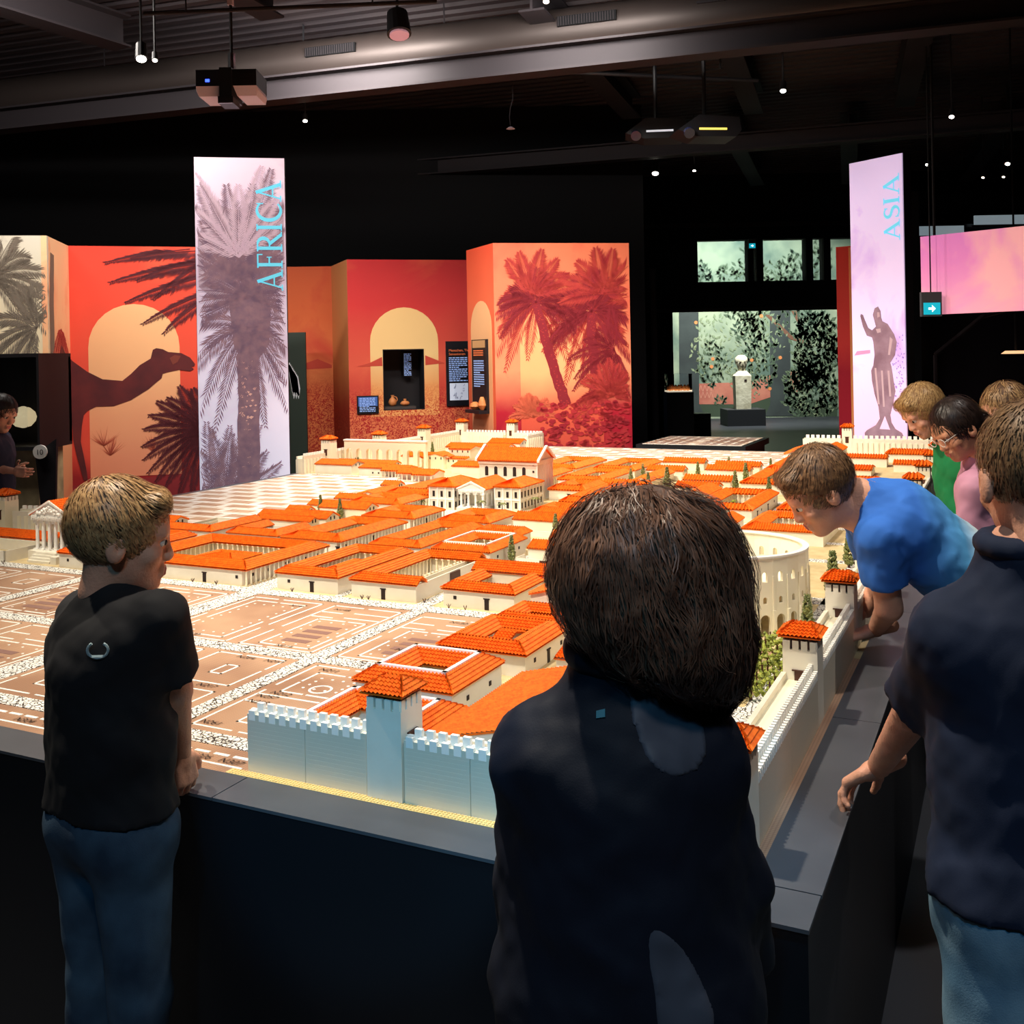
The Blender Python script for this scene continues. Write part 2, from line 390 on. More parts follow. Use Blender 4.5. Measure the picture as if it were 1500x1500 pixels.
def m_column():
    return MB().box(-.0055, -.0055, 0, .0055, .0055, .006).tube((0, 0, .006), (0, 0, .053), .0038, .0034, 6).box(-.005, -.005, .053, .005, .005, .058).mesh('column', M_CREAM)
def opening(par, kind, face, frac, w, d, z=0, off=.0):
    """face f/b/l/r of a w x d footprint centred on the thing"""
    me = shared(kind, {'door': m_door, 'window': m_win, 'tall': m_winb}[kind])
    if face == 'f': p, r = (-w / 2 + w * frac, -d / 2 + off - .0005, z), 0
    elif face == 'b': p, r = (-w / 2 + w * frac, d / 2 - off + .0005, z), math.pi
    elif face == 'r': p, r = (w / 2 - off + .0005, -d / 2 + d * frac, z), math.pi / 2
    else: p, r = (-w / 2 + off - .0005, -d / 2 + d * frac, z), -math.pi / 2
    return put('door' if kind == 'door' else 'window', me, par, p, r)
def colonnade(par, pts, h):
    mb = MB()
    for x, y in pts:
        mb.box(x - .005, y - .005, 0, x + .005, y + .005, .005); mb.tube((x, y, .005), (x, y, h - .004), .0042, .0036, 6, False); mb.box(x - .005, y - .005, h - .005, x + .005, y + .005, h)
    return mb.build('colonnade', M_CREAM, par, kind='stuff')
def shrubs(par, pts, s=.012, m=None, zb=0):
    mb = MB()
    for x, y in pts:
        for k in range(7):
            a = random.uniform(0, 6.28); r = random.uniform(0, s * .9); q = random.uniform(.3, .55) * s; cz = zb + random.uniform(.3, 1.6) * s
            c = Vector((x + r * math.cos(a), y + r * math.sin(a), cz))
            mb.add([c + Vector(p) * q for p in ((1, 0, 0), (-1, 0, 0), (0, 1, 0), (0, -1, 0), (0, 0, 1), (0, 0, -1))], [(0, 2, 4), (2, 1, 4), (1, 3, 4), (3, 0, 4), (2, 0, 5), (1, 2, 5), (3, 1, 5), (0, 3, 5)])
    return mb.build('garden_shrubs', m or M_YELLOWG, par, kind='stuff')
def walls_ring(par, w, d, h, t=.007, recess_r=0):
    mb = MB(); x0, x1, y0, y1 = -w / 2, w / 2 - recess_r, -d / 2, d / 2
    mb.box(x0, y0, 0, x1, y0 + t, h); mb.box(x0, y1 - t, 0, x1, y1, h); mb.box(x0, y0 + t, 0, x0 + t, y1 - t, h); mb.box(x1 - t, y0 + t, 0, x1, y1 - t, h)
    return mb.build('outer_wall', M_WHITE, par)
HN = [0]
def lod(v): return (.0115, True) if v < 2.3 else ((.0125, False) if v < 3.6 else (.02, False))
def court_house(label, u0, u1, v0, v1, h=.066, wing=.085, rise=.026, frame=False, garden=0, pav=False, cols='', peri=True, sides='fblr', doors=(('f', .55),), wins=(('f', .13),), group=None, z=0):
    w, d = u1 - u0, v1 - v0; tile, rows = lod(v0)
    t = cthing('courtyard_house', label, 'model house', (u0 + u1) / 2, (v0 + v1) / 2, z, group or 'courtyard houses of the model city')
    walls_ring(t, w - .016, d - .016, h, recess_r=.022 if 'r' in cols else 0)
    X, Y = w / 2, d / 2; wg = min(wing, w * .36, d * .36); hw = wg / 2; ze, zr = h + .001, h + rise
    def rp(i, zz): return [(-X + i, -Y + i, zz), (X - i, -Y + i, zz), (X - i, Y - i, zz), (-X + i, Y - i, zz)]
    O, Rg, I = rp(0, ze), rp(hw, zr), rp(wg, ze)
    rf = MB()
    ids = {'f': (0, 1), 'r': (1, 2), 'b': (2, 3), 'l': (3, 0)}
    for s in sides:
        i, j = ids[s]
        o0, o1, g0, g1, q0, q1 = [list(p) for p in (O[i], O[j], Rg[i], Rg[j], I[i], I[j])]
        # square ends where the neighbouring wing is missing
        prev, nxt = {'f': 'lr', 'r': 'fb', 'b': 'rl', 'l': 'bf'}[s]
        ax = 0 if s in 'fb' else 1
        if prev not in sides: g0[ax] = o0[ax]; q0[ax] = o0[ax]
        if nxt not in sides: g1[ax] = o1[ax]; q1[ax] = o1[ax]
        slope(rf, o0, o1, g1, g0, tile, rows); slope(rf, q1, q0, g0, g1, tile, rows)
    rf.build('tiled_roof', M_ORANGE, t)
    if frame:
        fm = MB(); k = .006
        for a, c in zip(Rg, Rg[1:] + Rg[:1]):
            fm.box(min(a[0], c[0]) - k, min(a[1], c[1]) - k, zr - .004, max(a[0], c[0]) + k, max(a[1], c[1]) + k, zr + .006)
        fm.build('ridge_tiles', M_TILEW, t, label='white ridge frame')
    iw, idp = w - 2 * wg + .01, d - 2 * wg + .01
    inner = MB(); g = .02; x0, y0 = -iw / 2 - g, -idp / 2 - g
    inner.box(x0, y0, 0, -x0, y0 + .005, h - .004); inner.box(x0, -y0 - .005, 0, -x0, -y0, h - .004)
    inner.box(x0, y0, 0, x0 + .005, -y0, h - .004); inner.box(-x0 - .005, y0, 0, -x0, -y0, h - .004)
    inner.build('court_wall', M_WHITE, t)
    if peri:
        pts = []; nx, ny = max(2, int(iw / .03)), max(2, int(idp / .03))
        for i in range(nx + 1): pts += [(-iw / 2 + iw * i / nx, -idp / 2), (-iw / 2 + iw * i / nx, idp / 2)]
        for i in range(1, ny): pts += [(-iw / 2, -idp / 2 + idp * i / ny), (iw / 2, -idp / 2 + idp * i / ny)]
        colonnade(t, pts, h - .002)
    if 'r' in cols:
        n = int(d / .03); colonnade(t, [(X - .008, -Y + .01 + (d - .02) * i / n) for i in range(n + 1)], h)
        for q in (.12, .3, .52, .75, .9): opening(t, 'window' if q != .52 else 'door', 'r', q, w - .016 - .044, d - .016, .035 if q != .52 else 0)
    if garden:
        shrubs(t, [(random.uniform(-iw * .36, iw * .36), random.uniform(-idp * .36, idp * .36)) for _ in range(garden)], .013, zb=h * .45)
    if pav:
        gable(t, 0, -idp * .02, iw * .5, idp * .55, h * .72, .016, 'hip', tile, rows)
    for f, q in doors: opening(t, 'door', f, q, w - .016, d - .016)
    for f, q in wins: opening(t, 'window', f, q, w - .016, d - .016, .036)
    return t
def gable(par, cx, cy, w, d, h, rise, axis, tile=.0125, rows=False, z=0, over=.006, names=('wall', 'tiled_roof'), m_wall=None):
    """wall block with a pitched roof, added as two parts; axis x / y is the ridge direction, or hip"""
    x0, x1, y0, y1 = cx - w / 2, cx + w / 2, cy - d / 2, cy + d / 2
    wb = MB(); rb = MB(); o = over; ze = z + h
    if axis == 'x':
        wb.prism([(x0, y0, z), (x0, y0, ze), (x0, cy, ze + rise), (x0, y1, ze), (x0, y1, z)][::-1], (w, 0, 0)); dz = rise * o / (d / 2)
        zl = ze - dz + .001; zt = ze + rise + .001
        slope(rb, (x0 - o, y0 - o, zl), (x1 + o, y0 - o, zl), (x1 + o, cy, zt), (x0 - o, cy, zt), tile, rows)
        slope(rb, (x1 + o, y1 + o, zl), (x0 - o, y1 + o, zl), (x0 - o, cy, zt), (x1 + o, cy, zt), tile, rows)
    elif axis == 'y':
        wb.prism([(x0, y0, z), (x1, y0, z), (x1, y0, ze), (cx, y0, ze + rise), (x0, y0, ze)], (0, d, 0)); dz = rise * o / (w / 2)
        zl = ze - dz + .001; zt = ze + rise + .001
        slope(rb, (x1 + o, y0 - o, zl), (x1 + o, y1 + o, zl), (cx, y1 + o, zt), (cx, y0 - o, zt), tile, rows)
        slope(rb, (x0 - o, y1 + o, zl), (x0 - o, y0 - o, zl), (cx, y0 - o, zt), (cx, y1 + o, zt), tile, rows)
    elif axis == 'hip':
        wb.box(x0, y0, z, x1, y1, ze); zt = ze + rise; ze2 = ze + .001; i = min(w, d) / 2 + o
        if w >= d:
            A, B_ = (x0 - o + i, cy, zt), (x1 + o - i, cy, zt)
        else:
            A, B_ = (cx, y0 - o + i, zt), (cx, y1 + o - i, zt)
        c = [(x0 - o, y0 - o, ze2), (x1 + o, y0 - o, ze2), (x1 + o, y1 + o, ze2), (x0 - o, y1 + o, ze2)]
        if w >= d:
            slope(rb, c[0], c[1], B_, A, tile, rows); slope(rb, c[1], c[2], B_, B_, tile, rows); slope(rb, c[2], c[3], A, B_, tile, rows); slope(rb, c[3], c[0], A, A, tile, rows)
        else:
            slope(rb, c[0], c[1], A, A, tile, rows); slope(rb, c[1], c[2], B_, A, tile, rows); slope(rb, c[2], c[3], B_, B_, tile, rows); slope(rb, c[3], c[0], A, B_, tile, rows)
    wo = wb.build(names[0], m_wall or M_WHITE, par); ro = rb.build(names[1], M_ORANGE, par)
    return wo, ro
def gable_house(label, u0, u1, v0, v1, h=.062, rise=.026, axis='x', group='gabled houses of the model city', door=None, z=0, yard=None, gw=True):
    w, d = u1 - u0, v1 - v0; tile, rows = lod(v0)
    t = cthing('gabled_house', label, 'model house', (u0 + u1) / 2, (v0 + v1) / 2, z, group)
    gable(t, 0, 0, w, d, h, rise, axis, tile, rows)
    if gw:
        if axis == 'x':
            for q in (.36, .64): opening(t, 'tall', 'r', q, w, d, h - .004)
        elif axis == 'y':
            for q in (.38, .62): opening(t, 'tall', 'f', q, w, d, h - .004)
    if door: opening(t, 'door', door[0], door[1], w, d)
    if yard:
        yd = MB(); x0, x1, y0 = -w / 2 - .02, w / 2 + .02, -d / 2 - yard
        yd.box(x0, y0, 0, x1, y0 + .006, .03); yd.box(x0, y0, 0, x0 + .006, -d / 2, .03); yd.box(x1 - .006, y0, 0, x1, -d / 2, .03)
        yd.build('yard_wall', M_WHITE, t)
        MB().box(-.012, y0 - .003, 0, .03, y0, .026).build('gate', M_BROWN, t)
    return t
# ------------------------------------------------------------------ houses of the model city
court_house('wide courtyard house of the front row with a small roofed pavilion in its court', 2.575, 3.3, 1.65, 2.24, wing=.12, pav=True, cols='r', doors=(('f', .68),), wins=(('f', .93), ('f', .3)))
court_house('orange roofed house right beside the steps of the columned temple', 3.39, 3.7, 1.65, 2.24, doors=(), wins=(('f', .2),), garden=2)
court_house('front row courtyard house with a second dark opening cut in its back roof', 2.12, 2.44, 1.665, 2.245, doors=(('f', .58),), wins=(('f', .2),), pav=True, cols='')
t = court_house('front row house whose colonnaded court opens to a brown side gate', 1.755, 2.07, 1.665, 2.25, sides='flb', doors=(('f', .5),), wins=())
MB().box(.152, -.02, .005, .156, .06, .062).build('gate', M_BROWN, t)
t = court_house('front row house with a raised tiled hall along the back of its court', 1.335, 1.65, 1.665, 2.06, sides='flr', doors=(('f', .62),), wins=(('f', .17),), peri=False)
gable(t, 0.0, .12, .315, .11, .088, .03, 'x', .0115, True, names=('hall_wall', 'hall_roof'))
gable_house('tall house with two gable windows over the street beside the brown haired girl', .99, 1.26, 1.64, 2.15, .086, .035, 'y')
court_house('low hipped courtyard house next to the gable with two windows', .98, 1.285, 1.37, 1.6, h=.05, wing=.08, doors=(), wins=(), peri=False)
t = court_house('house with two dark roof openings on the far side of the white ridged house', .975, 1.28, .995, 1.345, wing=.1, doors=(('f', .45), ('r', .5)), wins=(('r', .8), ('r', .2)))
gable(t, .005, 0, .05, .14, .062, .02, 'x', .0115, True, names=('cross_wing', 'cross_roof'))
t = court_house('house with a white ridge frame around a sunken garden court behind the front tower', 1.0, 1.315, .6, .905, h=.072, rise=.034, wing=.11, frame=True, garden=4, doors=(), wins=(('r', .3), ('r', .75)), peri=False)
t = court_house('white ridged house tucked behind the front city wall beside the tower', .93, 1.29, .235, .555, h=.06, rise=.03, wing=.11, frame=True, doors=(), wins=(), peri=False)
gable_house('long orange roofed house with a dark wide window behind the front wall', .56, .9, .32, .82, .075, .04, 'y', gw=False)
gable_house('house hidden behind the girl near the vineyard', .55, .9, 1.04, 1.3, .06, .03, 'x')
gable_house('red roofed house standing between the round amphitheatre and the vineyard', .5, .72, 1.38, 1.58, .075, .035, 'y')
# second row
court_house('U shaped house at the left end of the second row', 3.4, 3.72, 2.35, 2.75, sides='fr', doors=(), wins=(), peri=False)
gable_house('tiny house with two gable windows alone on the white printed ground', 3.88, 4.12, 2.57, 2.69, .055, .024, 'x')
court_house('low U shaped house in front of the long plain white wall', 2.98, 3.31, 2.355, 2.64, sides='flr', doors=(), wins=(), peri=False)
gable_house('long plain white hall with a thin orange roof edge in the second row', 3.1, 3.45, 2.77, 2.86, .07, .016, 'x')
gable_house('narrow gabled house just behind the long plain white hall', 3.09, 3.4, 2.91, 3.03, .066, .028, 'x')
court_house('large house with two planted courts and a colonnade along its street side', 2.585, 2.95, 2.34, 2.95, cols='r', garden=14, wing=.13, doors=(('f', .95),), wins=())
court_house('second row house around a long colonnaded court', 2.14, 2.43, 2.34, 2.97, wing=.09, doors=(), wins=())
court_house('house with a white ridge frame around shrubs in the second row', 1.785, 2.095, 2.35, 2.74, frame=True, garden=8, doors=(), wins=(('r', .2), ('r', .8)), wing=.09)
court_house('small square roof right behind the shrub court with the white ridge frame', 1.86, 2.12, 2.77, 2.96, h=.06, wing=.09, doors=(), wins=(), peri=False)
gable_house('gabled house with a walled yard and brown gate beside a cypress', 1.47, 1.7, 2.56, 2.68, .06, .026, 'x', yard=.1)
gable_house('short gabled house behind the one with the walled yard', 1.45, 1.7, 2.81, 2.93, .06, .028, 'x')
court_house('courtyard house of the second row behind the girl with brown hair', .98, 1.3, 2.36, 2.95, doors=(), wins=())
# third row
gable_house('gabled house between two cypresses at the edge of the printed ground', 3.08, 3.41, 3.28, 3.41, .064, .03, 'x')
court_house('house with a tiny dark roof opening and a colonnade facing the forum street', 2.61, 2.955, 3.05, 3.4, cols='r', wing=.13, doors=(), wins=())
court_house('house with a small planted roof opening directly below the forum temple', 2.155, 2.475, 3.06, 3.41, garden=6, wing=.12, doors=(), wins=(), peri=False)
gable_house('long gabled house with a walled yard below the forum', 1.85, 2.12, 3.27, 3.4, .062, .03, 'x', yard=.14)
court_house('planted courtyard house right of the forum above a cypress', 1.815, 2.12, 3.48, 3.77, garden=8, wing=.1, doors=(), wins=(), peri=False)
court_house('courtyard house behind the amphitheatre with a columned gate in its front wing', .5, .9, 3.34, 3.84, doors=(('f', .4),), wins=(), wing=.1)
gable_house('little gabled house with two doors at the lane behind the amphitheatre', .975, 1.09, 3.39, 3.71, .062, .028, 'y', door=('r', .3))
court_house('low house beside the little gabled house at the lane', 1.11, 1.35, 3.36, 3.8, doors=(), wins=(), peri=False)
court_house('courtyard house with white eaves along the lane toward the bending boy', .975, 1.335, 3.93, 4.65, wing=.1, garden=4, doors=(('r', .6), ('r', .2)), wins=(('r', .35), ('r', .85)))
gable_house('house whose gable with two dark windows faces the amphitheatre', 1.375, 1.51, 4.48, 4.8, .062, .03, 'y')
court_house('third row house hidden behind the girl with brown hair', 1.4, 1.68, 3.1, 3.75, doors=(), wins=())
court_house('fourth row house hidden behind the girl with brown hair', 1.4, 1.7, 3.9, 4.4, doors=(), wins=())
for i, (u0, u1, v0, v1, lb) in enumerate(((3.43, 3.62, 2.98, 3.08, 'lowest of the stepped roofs at the edge of the white printed ground'), (3.43, 3.58, 3.18, 3.26, 'second of the stepped roofs at the edge of the printed ground'),
        (3.44, 3.6, 3.42, 3.52, 'third of the stepped roofs at the edge of the printed ground'), (3.4, 3.6, 3.7, 3.8, 'highest of the stepped roofs at the edge of the printed ground'))):
    gable_house(lb, u0, u1, v0, v1, .05, .022, 'x', group='stepped roofs')
# fourth row and beyond
court_house('house with a dark slit in its roof left of the forum', 2.97, 3.34, 3.48, 3.82, wing=.15, cols='r', doors=(), wins=())
court_house('broad sloping orange roof left behind the forum', 2.98, 3.35, 3.9, 4.6, wing=.16, doors=(), wins=(), peri=False)
gable_house('low house with stepped roof beside the broad sloping roof', 3.4, 3.56, 3.9, 4.2, .05, .022, 'y')
gable_house('tiny detached house with two windows on the printed ground beyond the forum', 3.55, 3.68, 4.36, 4.46, .05, .024, 'x')
court_house('planted courtyard house with two shrub beds right of the forum', 1.85, 2.125, 3.9, 4.63, garden=14, wing=.1, doors=(), wins=(), peri=False)
court_house('house with a columned front beside the palm right of the forum', 2.14, 2.41, 4.38, 4.78, wing=.14, doors=(('f', .55),), wins=())
gable_house('long gabled house just above the head of the girl with brown hair', 1.87, 2.18, 4.77, 4.89, .062, .028, 'x')
gable_house('hipped house beyond the gable with two dark windows', 1.42, 1.7, 4.85, 5.02, .055, .025, 'x')
court_house('colonnaded house directly right behind the basilica', 2.66, 3.02, 4.72, 5.42, cols='r', wing=.12, garden=3, doors=(), wins=())
court_house('colonnaded house second behind the basilica', 2.68, 3.06, 5.53, 6.2, cols='r', wing=.12, doors=(), wins=())
court_house('courtyard house with a dark colonnade beyond the planted houses', 2.21, 2.56, 4.88, 5.48, wing=.1, doors=(), wins=())
court_house('courtyard house with two cypresses at its corner near the far printed ground', 2.21, 2.56, 5.54, 6.2, wing=.1, doors=(), wins=())
gable_house('house whose gable faces the girl with brown hair in the far rows', 1.93, 2.05, 5.03, 5.6, .06, .028, 'y')
gable_house('gabled house with a dark seam in its roof in the far rows', 1.41, 1.74, 5.19, 5.32, .06, .028, 'x', yard=.08)
gable_house('gabled house left of the thin cypress in the far rows', 1.89, 2.17, 5.69, 5.82, .06, .028, 'x', yard=.08)
gable_house('gabled house at the last street before the far printed ground, left one', 1.89, 2.225, 6.27, 6.4, .06, .028, 'x')
gable_house('front one of two gabled houses in line before the far printed ground', 1.43, 1.755, 5.84, 5.96, .06, .028, 'x', yard=.08)
gable_house('rear one of two gabled houses in line before the far printed ground', 1.42, 1.765, 6.13, 6.25, .06, .028, 'x')
court_house('long orange roofed block behind the head of the bending boy, near half', 1.0, 1.32, 5.07, 5.8, wing=.11, doors=(), wins=())
court_house('long orange roofed block behind the head of the bending boy, far half', 1.0, 1.33, 5.86, 6.85, wing=.11, doors=(), wins=())
court_house('courtyard house inside the right city wall behind the blue shirt', .45, .86, 4.0, 4.6, doors=(), wins=(), wing=.1)
court_house('second courtyard house inside the right city wall behind the blue shirt', .45, .86, 4.8, 5.5, doors=(), wins=(), wing=.1)
# far right quarter
gable_house('orange gabled house right at the start of the far right wall', 1.18, 1.4, 7.0, 7.5, .075, .035, 'y')
gable_house('white house with two round windows in front of the far right tower', .98, 1.15, 7.2, 7.6, .085, .04, 'y')
gable_house('long pinkish walled house under the far right tower', .58, .93, 6.88, 7.02, .07, .022, 'x')
court_house('low house with a broad roof against the far right wall', .28, .63, 7.25, 7.5, h=.07, doors=(), wins=(), peri=False, wing=.09)
gable_house('small hipped house near the green shirt', .3, .5, 6.58, 6.72, .06, .024, 'x')
gable_house('flat red roof just above the shoulder of the blue shirt', .62, .88, 6.2, 6.45, .05, .02, 'x')
# far left quarter beneath the red panels
gable_house('white hall with an orange roof at the far left city gate', 4.5, 4.86, 5.18, 5.36, .078, .028, 'x')
gable_house('long house with an orange roof in front of the white arcade', 4.28, 4.86, 5.46, 5.58, .06, .022, 'x')
t = gable_house('white house with two small dark windows in the far left quarter', 4.2, 4.42, 5.17, 5.4, .062, .022, 'x', gw=False); opening(t, 'window', 'f', .6, .22, .23, .025); opening(t, 'window', 'f', .85, .22, .23, .025)
def porch(label, u0, u1, v0, v1, n):
    w, d = u1 - u0, v1 - v0
    t = cthing('portico', label, 'model house', (u0 + u1) / 2, (v0 + v1) / 2, 0, 'porticoes of the far left quarter')
    gable(t, 0, .02, w, d - .04, .056, .022, 'x', .02, False)
    colonnade(t, [(-w / 2 + w * i / n, -d / 2) for i in range(n + 1)], .052)
    sl = MB(); slope(sl, (-w / 2 - .01, -d / 2 - .01, .052), (w / 2 + .01, -d / 2 - .01, .052), (w / 2 + .01, 0, .08), (-w / 2 - .01, 0, .08), .02, False); sl.build('porch_roof', M_ORANGE, t)
porch('columned portico with an orange roof facing the printed ground', 3.98, 4.17, 5.12, 5.35, 6)
porch('short portico with two dark bays beside the long portico', 3.82, 3.95, 5.0, 5.2, 3)
porch('last portico before the basilica in the far left quarter', 3.62, 3.78, 4.95, 5.15, 3)
def villa(label, u, v, w, d, tiers):
    t = cthing('villa', label, 'model house', u, v, 0)
    for k, (cx, cy, ww, dd, z, h, ax) in enumerate(tiers):
        gable(t, cx, cy, ww, dd, h, .02, ax, .02, False, z=z, m_wall=M_CREAM, names=('wall', 'tiled_roof'))
        n = int(ww / .045)
        for i in range(n):
            put('window', shared('tall', m_winb), t, (cx - ww / 2 + (i + .6) * ww / n, cy - dd / 2 - .0006, z + h - .02), 0)
    return t
villa('terraced cream villa with three steps of orange roofs in the far left quarter', 4.0, 5.95, .5, .5,
      ((0, 0, .42, .3, 0, .085, 'x'), (-.05, -.12, .16, .16, 0, .11, 'y'), (.12, .02, .2, .2, .085, .075, 'x'), (.02, -.1, .1, .1, .0, .1, 'y')))
gable_house('long roof along the far wall behind the cream villa', 3.95, 4.6, 6.9, 7.1, .07, .03, 'x')
gable_house('white house with orange roof at the far corner by the palm panel', 4.0, 4.35, 7.3, 7.5, .08, .035, 'x')
gable_house('small roofed house in the middle of the far left quarter', 3.5, 3.75, 5.5, 5.75, .06, .025, 'x')
gable_house('house with shrubs in front near the far wall', 3.7, 4.2, 6.5, 6.7, .06, .025, 'x')
gable_house('low house in the far left quarter next to the arcade end', 4.3, 4.6, 6.1, 6.3, .06, .025, 'x')
# behind the boy, left of the temple
gable_house('long red roof left of the temple columns', 4.05, 4.6, 2.4, 2.55, .055, .02, 'x')
gable_house('lower orange roof left of the temple at the picture edge', 4.1, 4.7, 1.95, 2.12, .045, .02, 'x')
t = cthing('walled_yard', 'plain roofless yard of low white walls left of the temple steps', 'model house', 4.25, 1.68)
MB().box(-.22, -.05, 0, .22, -.042, .055).box(.212, -.05, 0, .22, .2, .055).box(-.22, .19, 0, .22, .2, .055).box(-.22, -.05, 0, -.212, .2, .055).build('yard_wall', M_WHITE, t)
MB().box(-.02, -.053, .0, .0, -.05, .05).build('gate', M_BROWN, t)

# ------------------------------------------------------------------ city walls and towers
def wall_course_mat():
    m = mat('wall_courses', (228, 220, 200), .45); nt, bs = nodes_of(m)
    tc = nt.nodes.new('ShaderNodeTexCoord'); wv = nt.nodes.new('ShaderNodeTexWave'); wv.bands_direction = 'Z'; wv.inputs['Scale'].default_value = 33; wv.inputs['Distortion'].default_value = 0; wv.wave_profile = 'SAW'
    nt.links.new(tc.outputs['Object'], wv.inputs['Vector'])
    bp = nt.nodes.new('ShaderNodeBump'); bp.inputs['Strength'].default_value = .35; bp.inputs['Distance'].default_value = .003
    nt.links.new(wv.outputs['Fac'], bp.inputs['Height']); nt.links.new(bp.outputs['Normal'], bs.inputs['Normal'])
    return m
M_WALL = wall_course_mat()
def merlon_mesh(w, t, h): return MB().box(-w / 2, -t / 2, 0, w / 2, t / 2, h * .62).box(-w * .32, -t / 2 - .0015, h * .62, w * .32, t / 2 + .0015, h).mesh('merlon', M_TILEW)
def city_wall(label, u0, v0, u1, v1, h=.135, thick=.075, single=False, panel=.3, step=.019, detail=True, mh=.024, group=None):
    """wall from (u0,v0) to (u1,v1) along its outer face; the walkway lies on the left of that direction"""
    a, b_ = W(u0, v0), W(u1, v1); L = (b_ - a).length; ang = math.atan2(b_.y - a.y, b_.x - a.x)
    t = thing('rampart', label, 'model city wall', a, ang, group)
    n = max(1, int(round(L / panel)))
    for i in range(n):
        g = .0008
        MB().box(L * i / n + g, 0, 0, L * (i + 1) / n - g, .014, h).build('wall_panel', M_WALL, t)
    MB().box(0, .014, 0, L, thick - .012, h - .022).build('walkway', M_CREAM, t)
    MB().box(0, thick - .012, 0, L, thick, h - .004).build('inner_parapet', M_WHITE, t)
    me = shared(('merlon', step, mh), lambda: MB().box(-step * .3, -.005, -.014, step * .3, .005, mh * .35).mesh('merlon', M_TILEW))
    k = int(L / step)
    if detail:
        MB().box(0, .014, h - .022, L, .022, h + mh * .3).build('parapet', M_TILEW, t)
        for i in range(k): put('merlon', me, t, (step * (i + .5), .004, h)); put('merlon', me, t, (step * (i + 1), .017, h + mh * .62))
    else:
        mb = MB()
        for i in range(k): mb.box(step * (i + .2), 0, h, step * (i + .82), .012, h + mh * .8)
        mb.build('merlons', M_TILEW, t, kind='stuff')
        ps = MB()
        for i in range(int(L / .045)): ps.box(.045 * i, -.006, 0, .045 * i + .02, 0, h - .03); ps.box(.045 * i, thick, 0, .045 * i + .02, thick + .006, h - .03)
        ps.build('pilasters', M_CREAM, t, kind='stuff')
    return t
def tower(label, u, v, w=.082, h=.225, doorface='f', group='towers of the city wall', far=False):
    t = cthing('guard_tower', label, 'model tower', u, v, 0, group); X = w / 2
    MB().box(-X, -X, 0, X, X, h - .035).build('shaft', M_WHITE if not far else M_CREAM, t)
    bt = MB()
    for s in range(4):
        for k in range(4):
            if k == 0 or True:
                c = -X + w * (k + .5) / 4; q = w / 11
                p = [(c - q, -X, 0), (c + q, -X + .01, 0)]
                M = Matrix.Rotation(s * math.pi / 2, 4, 'Z'); q0 = M @ Vector((c - q, -X, 0)); q1 = M @ Vector((c + q, -X + .009, 0))
                bt.box(min(q0.x, q1.x), min(q0.y, q1.y), h - .035, max(q0.x, q1.x), max(q0.y, q1.y), h - .012)
    bt.build('battlements', M_WHITE, t)
    MB().box(-X + .011, -X + .011, h - .036, X - .011, X - .011, h - .004).build('dark_loft', M_BROWN, t)
    MB().box(-X, -X, h - .007, X, X, h - .001).build('roof_plate', M_BROWN, t)
    rb = MB(); o = .01; e = X + o; c = [(-e, -e, h), (e, -e, h), (e, e, h), (-e, e, h)]; A, B_ = (-e * .35, 0, h + .026), (e * .35, 0, h + .026)
    tl, rw = (.0105, True) if not far else (.02, False)
    slope(rb, c[0], c[1], B_, A, tl, rw); slope(rb, c[1], c[2], B_, B_, tl, rw); slope(rb, c[2], c[3], A, B_, tl, rw); slope(rb, c[3], c[0], A, A, tl, rw)
    rb.build('tiled_roof', M_ORANGE, t)
    dz = h - .14
    d = MB().box(-.014, -.002, 0, .014, .002, .052).box(-.02, -.004, .052, .02, .002, .055); d.build('door', M_BROWN, t, {'f': (0, -X - .0005, dz), 'r': (X + .0005, 0, dz), 'b': (0, X, dz)}[doorface], {'f': 0, 'r': math.pi / 2, 'b': math.pi}[doorface])
    return t
city_wall('front city wall left of its tower, two rows of white merlons, lit blue', 1.285, .142, .957, .142, panel=.165, step=.029)
city_wall('front city wall right of its tower running behind the girl, lit blue', .862, .142, .225, .142, panel=.16, step=.029)
tower('front wall tower with an orange roof and a blue lit face', .909, .181, .088, .23, 'r')
tower('corner tower where the front wall meets the right wall', .176, .19, .088, .225, 'f')
rw = [.235, .93, 1.6, 2.28, 2.96, 3.64, 4.32, 5.0, 5.68, 6.36, 7.04]
names = ['nearest', 'second', 'third', 'fourth', 'fifth', 'sixth', 'seventh', 'eighth', 'ninth', 'tenth', 'eleventh']
for i in range(10):
    a = rw[i] + (.0 if i == 0 else .085)
    city_wall('%s stretch of the right city wall counted from its corner tower' % names[i], .137, a, .137, rw[i + 1], thick=.09, panel=.35, step=.0165, detail=i < 3)
    if i < 9: tower('%s tower along the right city wall after the corner tower' % ['first', 'second', 'third', 'fourth', 'fifth', 'sixth', 'seventh', 'eighth', 'ninth'][i], .18, rw[i + 1] + .042, .086, .225, 'f', far=i > 2)
tower('far tower of the right city wall beside the green shirt', .18, 7.08, .086, .225, 'f', far=True)
city_wall('far right city wall in front of the banner with the statue', .14, 7.76, .955, 7.76, .15, detail=False, step=.045, mh=.035)
city_wall('left end of the far right city wall', 1.045, 7.76, 1.37, 7.76, .15, detail=False, step=.045, mh=.035)
tower('slim tower in the far right city wall under the statue banner', 1.0, 7.8, .085, .25, 'f', far=True)
FW = .145
city_wall('far left city wall stretch next to the tall palm banner', 4.93, 5.12, 4.93, 5.42, FW, detail=False, step=.036, mh=.026)
tower('first tower of the far left wall with an orange cap beside the palm banner', 4.93, 5.47, .095, .26, 'f', far=True)
city_wall('far left city wall stretch behind the long orange roof', 4.93, 5.52, 4.93, 6.2, FW, detail=False, step=.036, mh=.026)
tower('second tower of the far left wall above the arcade', 4.93, 6.25, .095, .24, 'f', far=True)
